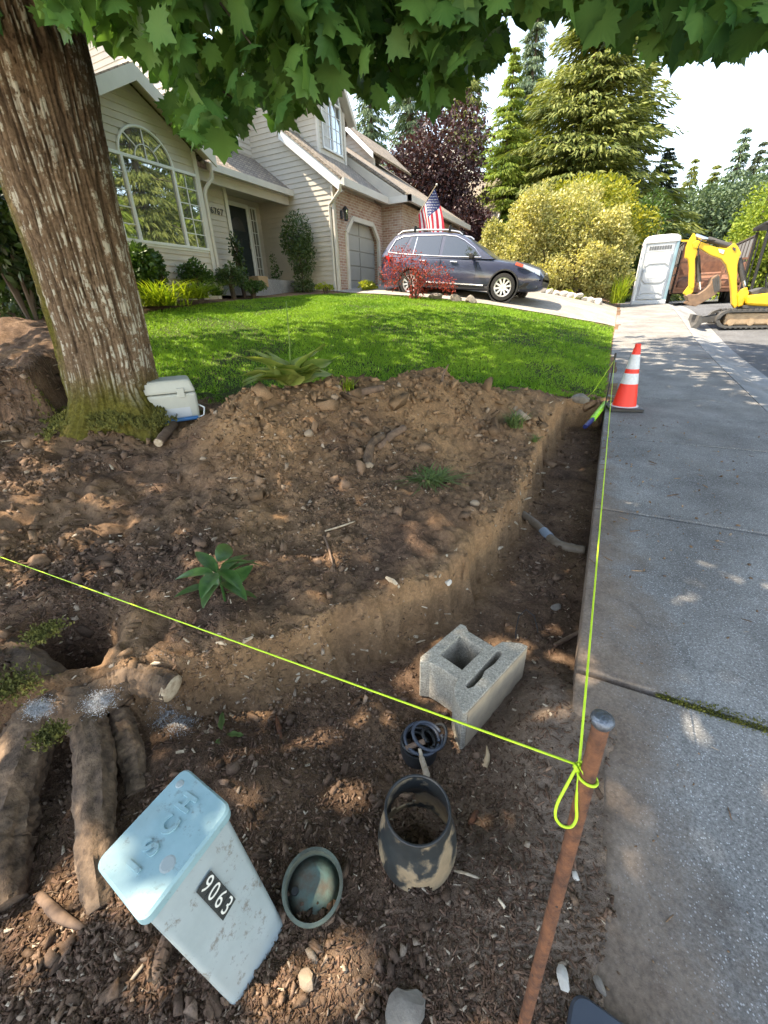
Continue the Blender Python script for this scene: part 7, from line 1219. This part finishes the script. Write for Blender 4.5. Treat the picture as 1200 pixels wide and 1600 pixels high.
for z0, z1 in ((TF, TF+.06), (TF+.42, TF+.48), (TF+.86, TF+.92)): part('gate_rail', MB().box(TX0, TX1, TY0-.045, TY0-.005, z0, z1), 'trailer_rust', tr_)
part('front_panel', MB().box(TX0, TX1, TY1-.03, TY1, TF, TT), 'trailer_rust', tr_); part('soil_load', MB().loft([[(TX0+.05+e, TY0+.1+e, z), (TX1-.05-e, TY0+.1+e, z), (TX1-.05-e, TY1-.1-e, z), (TX0+.05+e, TY1-.1-e, z)] for e, z in ((0, TF+.01), (.0, TF+.25), (.5, TF+.55))]), 'trailer_rust', tr_, bevel=.08)
for x in (TX0-.03, TX1+.03):
    for y in (22.4, 23.2): wh = part('wheel', MB().lathe((x-.11, y, zt0+.33), [(.18, 0), (.30, 0), (.33, .03), (.33, .19), (.30, .22), (.18, .22)], 26, axis=(1, 0, 0), closed=True), 'tyre', tr_, smooth=40); part('rim', MB().lathe((x-.09, y, zt0+.33), [(0, 0), (.19, 0), (.19, .18), (0, .18)], 20, axis=(1, 0, 0)), 'rim', wh)
    part('fender', MB().prism([(x-.14, 22.0, zt0+.55), (x-.14, 22.1, zt0+.74), (x-.14, 23.5, zt0+.74), (x-.14, 23.6, zt0+.55), (x-.14, 23.57, zt0+.55), (x-.14, 23.48, zt0+.71), (x-.14, 22.12, zt0+.71), (x-.14, 22.03, zt0+.55)], (.28, 0, 0)), 'trailer_dark', tr_)
p = np.array(atY(1062, 376, 20.6)); q = np.array(atY(1092, 377, 20.6)); part('yellow_bar', MB().bar(p, q, .06), 'digger_yellow', tr_)
# ------------------------------------------------------------------ small things by the house and drive
p = np.array(atX(404, 438, -9.3)); b_ = thing('cardboard_box', 'small brown cardboard box on the porch step', 'box', (p[0], p[1], 2.36)); part('carton', MB().box(p[0]-.18, p[0]+.18, p[1]-.2, p[1]+.2, 1.98 if False else 2.1, p[2]+.10), 'cardboard', b_, bevel=.005); part('flap', MB().bar((p[0]-.02, p[1]-.2, p[2]+.102), (p[0]-.02, p[1]+.2, p[2]+.102), .06, .003), 'trim', b_)
p = np.array(atY(433, 440, 12.2)); gz_ = float(base(np.array(p[0]), np.array(12.2))); b_ = thing('flower_pot', 'pale round flower pot with a thin plant by the porch', 'plant pot', (p[0], 12.2, gz_)); part('pot', MB().lathe((p[0], 12.2, gz_), [(.13, 0), (.19, .26), (.21, .27), (.21, .33), (.18, .33), (.16, .2)], 24), 'terracotta', b_, smooth=40); cloud('foliage', [(p[0], 12.2, gz_+.55, .16, .16, .26), (p[0]-.05, 12.2, gz_+.95, .07, .07, .25)], 160, .08, 'shrub', b_, 500, .2); part('stem', MB().tube([(p[0], 12.2, gz_+.2), (p[0]-.03, 12.2, gz_+1.1)], [.012, .005], 5), 'bark_far', b_)
rs = np.random.default_rng(61)
names_ = ['second', 'third', 'fourth', 'fifth', 'sixth', 'seventh', 'eighth', 'ninth']
for i in range(9):
    x = 846+i*11; y = 467+i*.9+rs.uniform(-1, 1); c = np.array(atY(x, y, 17.3)); s_ = rs.uniform(.11, .19); V = IV.copy()
    for n_ in unit(rs.normal(size=(8, 3))): d = V @ n_; V = np.where((d > .6)[:, None], V-(d-.6)[:, None]*n_*.9, V)
    V = V*np.array((1.2, .8, .75))*s_; c[2] = float(base(np.array(c[0]), np.array(17.3)))+s_*.5; mb = MB(); mb.add(V+c, IFc); solo('border_stone', mb, 'stone_pale', 'grey border stone under the hedge, '+('nearest the car' if i == 0 else names_[i-1]+' from the car'), 'stone', c-(0, 0, s_*.5), 'stones edging the far side of the driveway', smooth=30)
for i, (x, y) in enumerate(((680, 468), (712, 468), (735, 468))):
    c = np.array(atY(x, y-4, 12.28)); zz = float(base(np.array(c[0]), np.array(12.28))); mb = MB(); V = IV.copy(); rs2 = np.random.default_rng(i+80)
    for n_ in unit(rs2.normal(size=(8, 3))): d = V @ n_; V = np.where((d > .6)[:, None], V-(d-.6)[:, None]*n_*.9, V)
    mb.add(V*np.array((.22, .16, .14))+(c[0], 12.28, zz+.07), IFc); solo('lawn_rock', mb, 'stone', ['whitish rock right of the red laceleaf maple', 'dark rock between the two under the car sill', 'brownish rock nearest the front wheel'][i], 'rock', (c[0], 12.28, zz), 'rocks along the lawn beside the car', smooth=30)
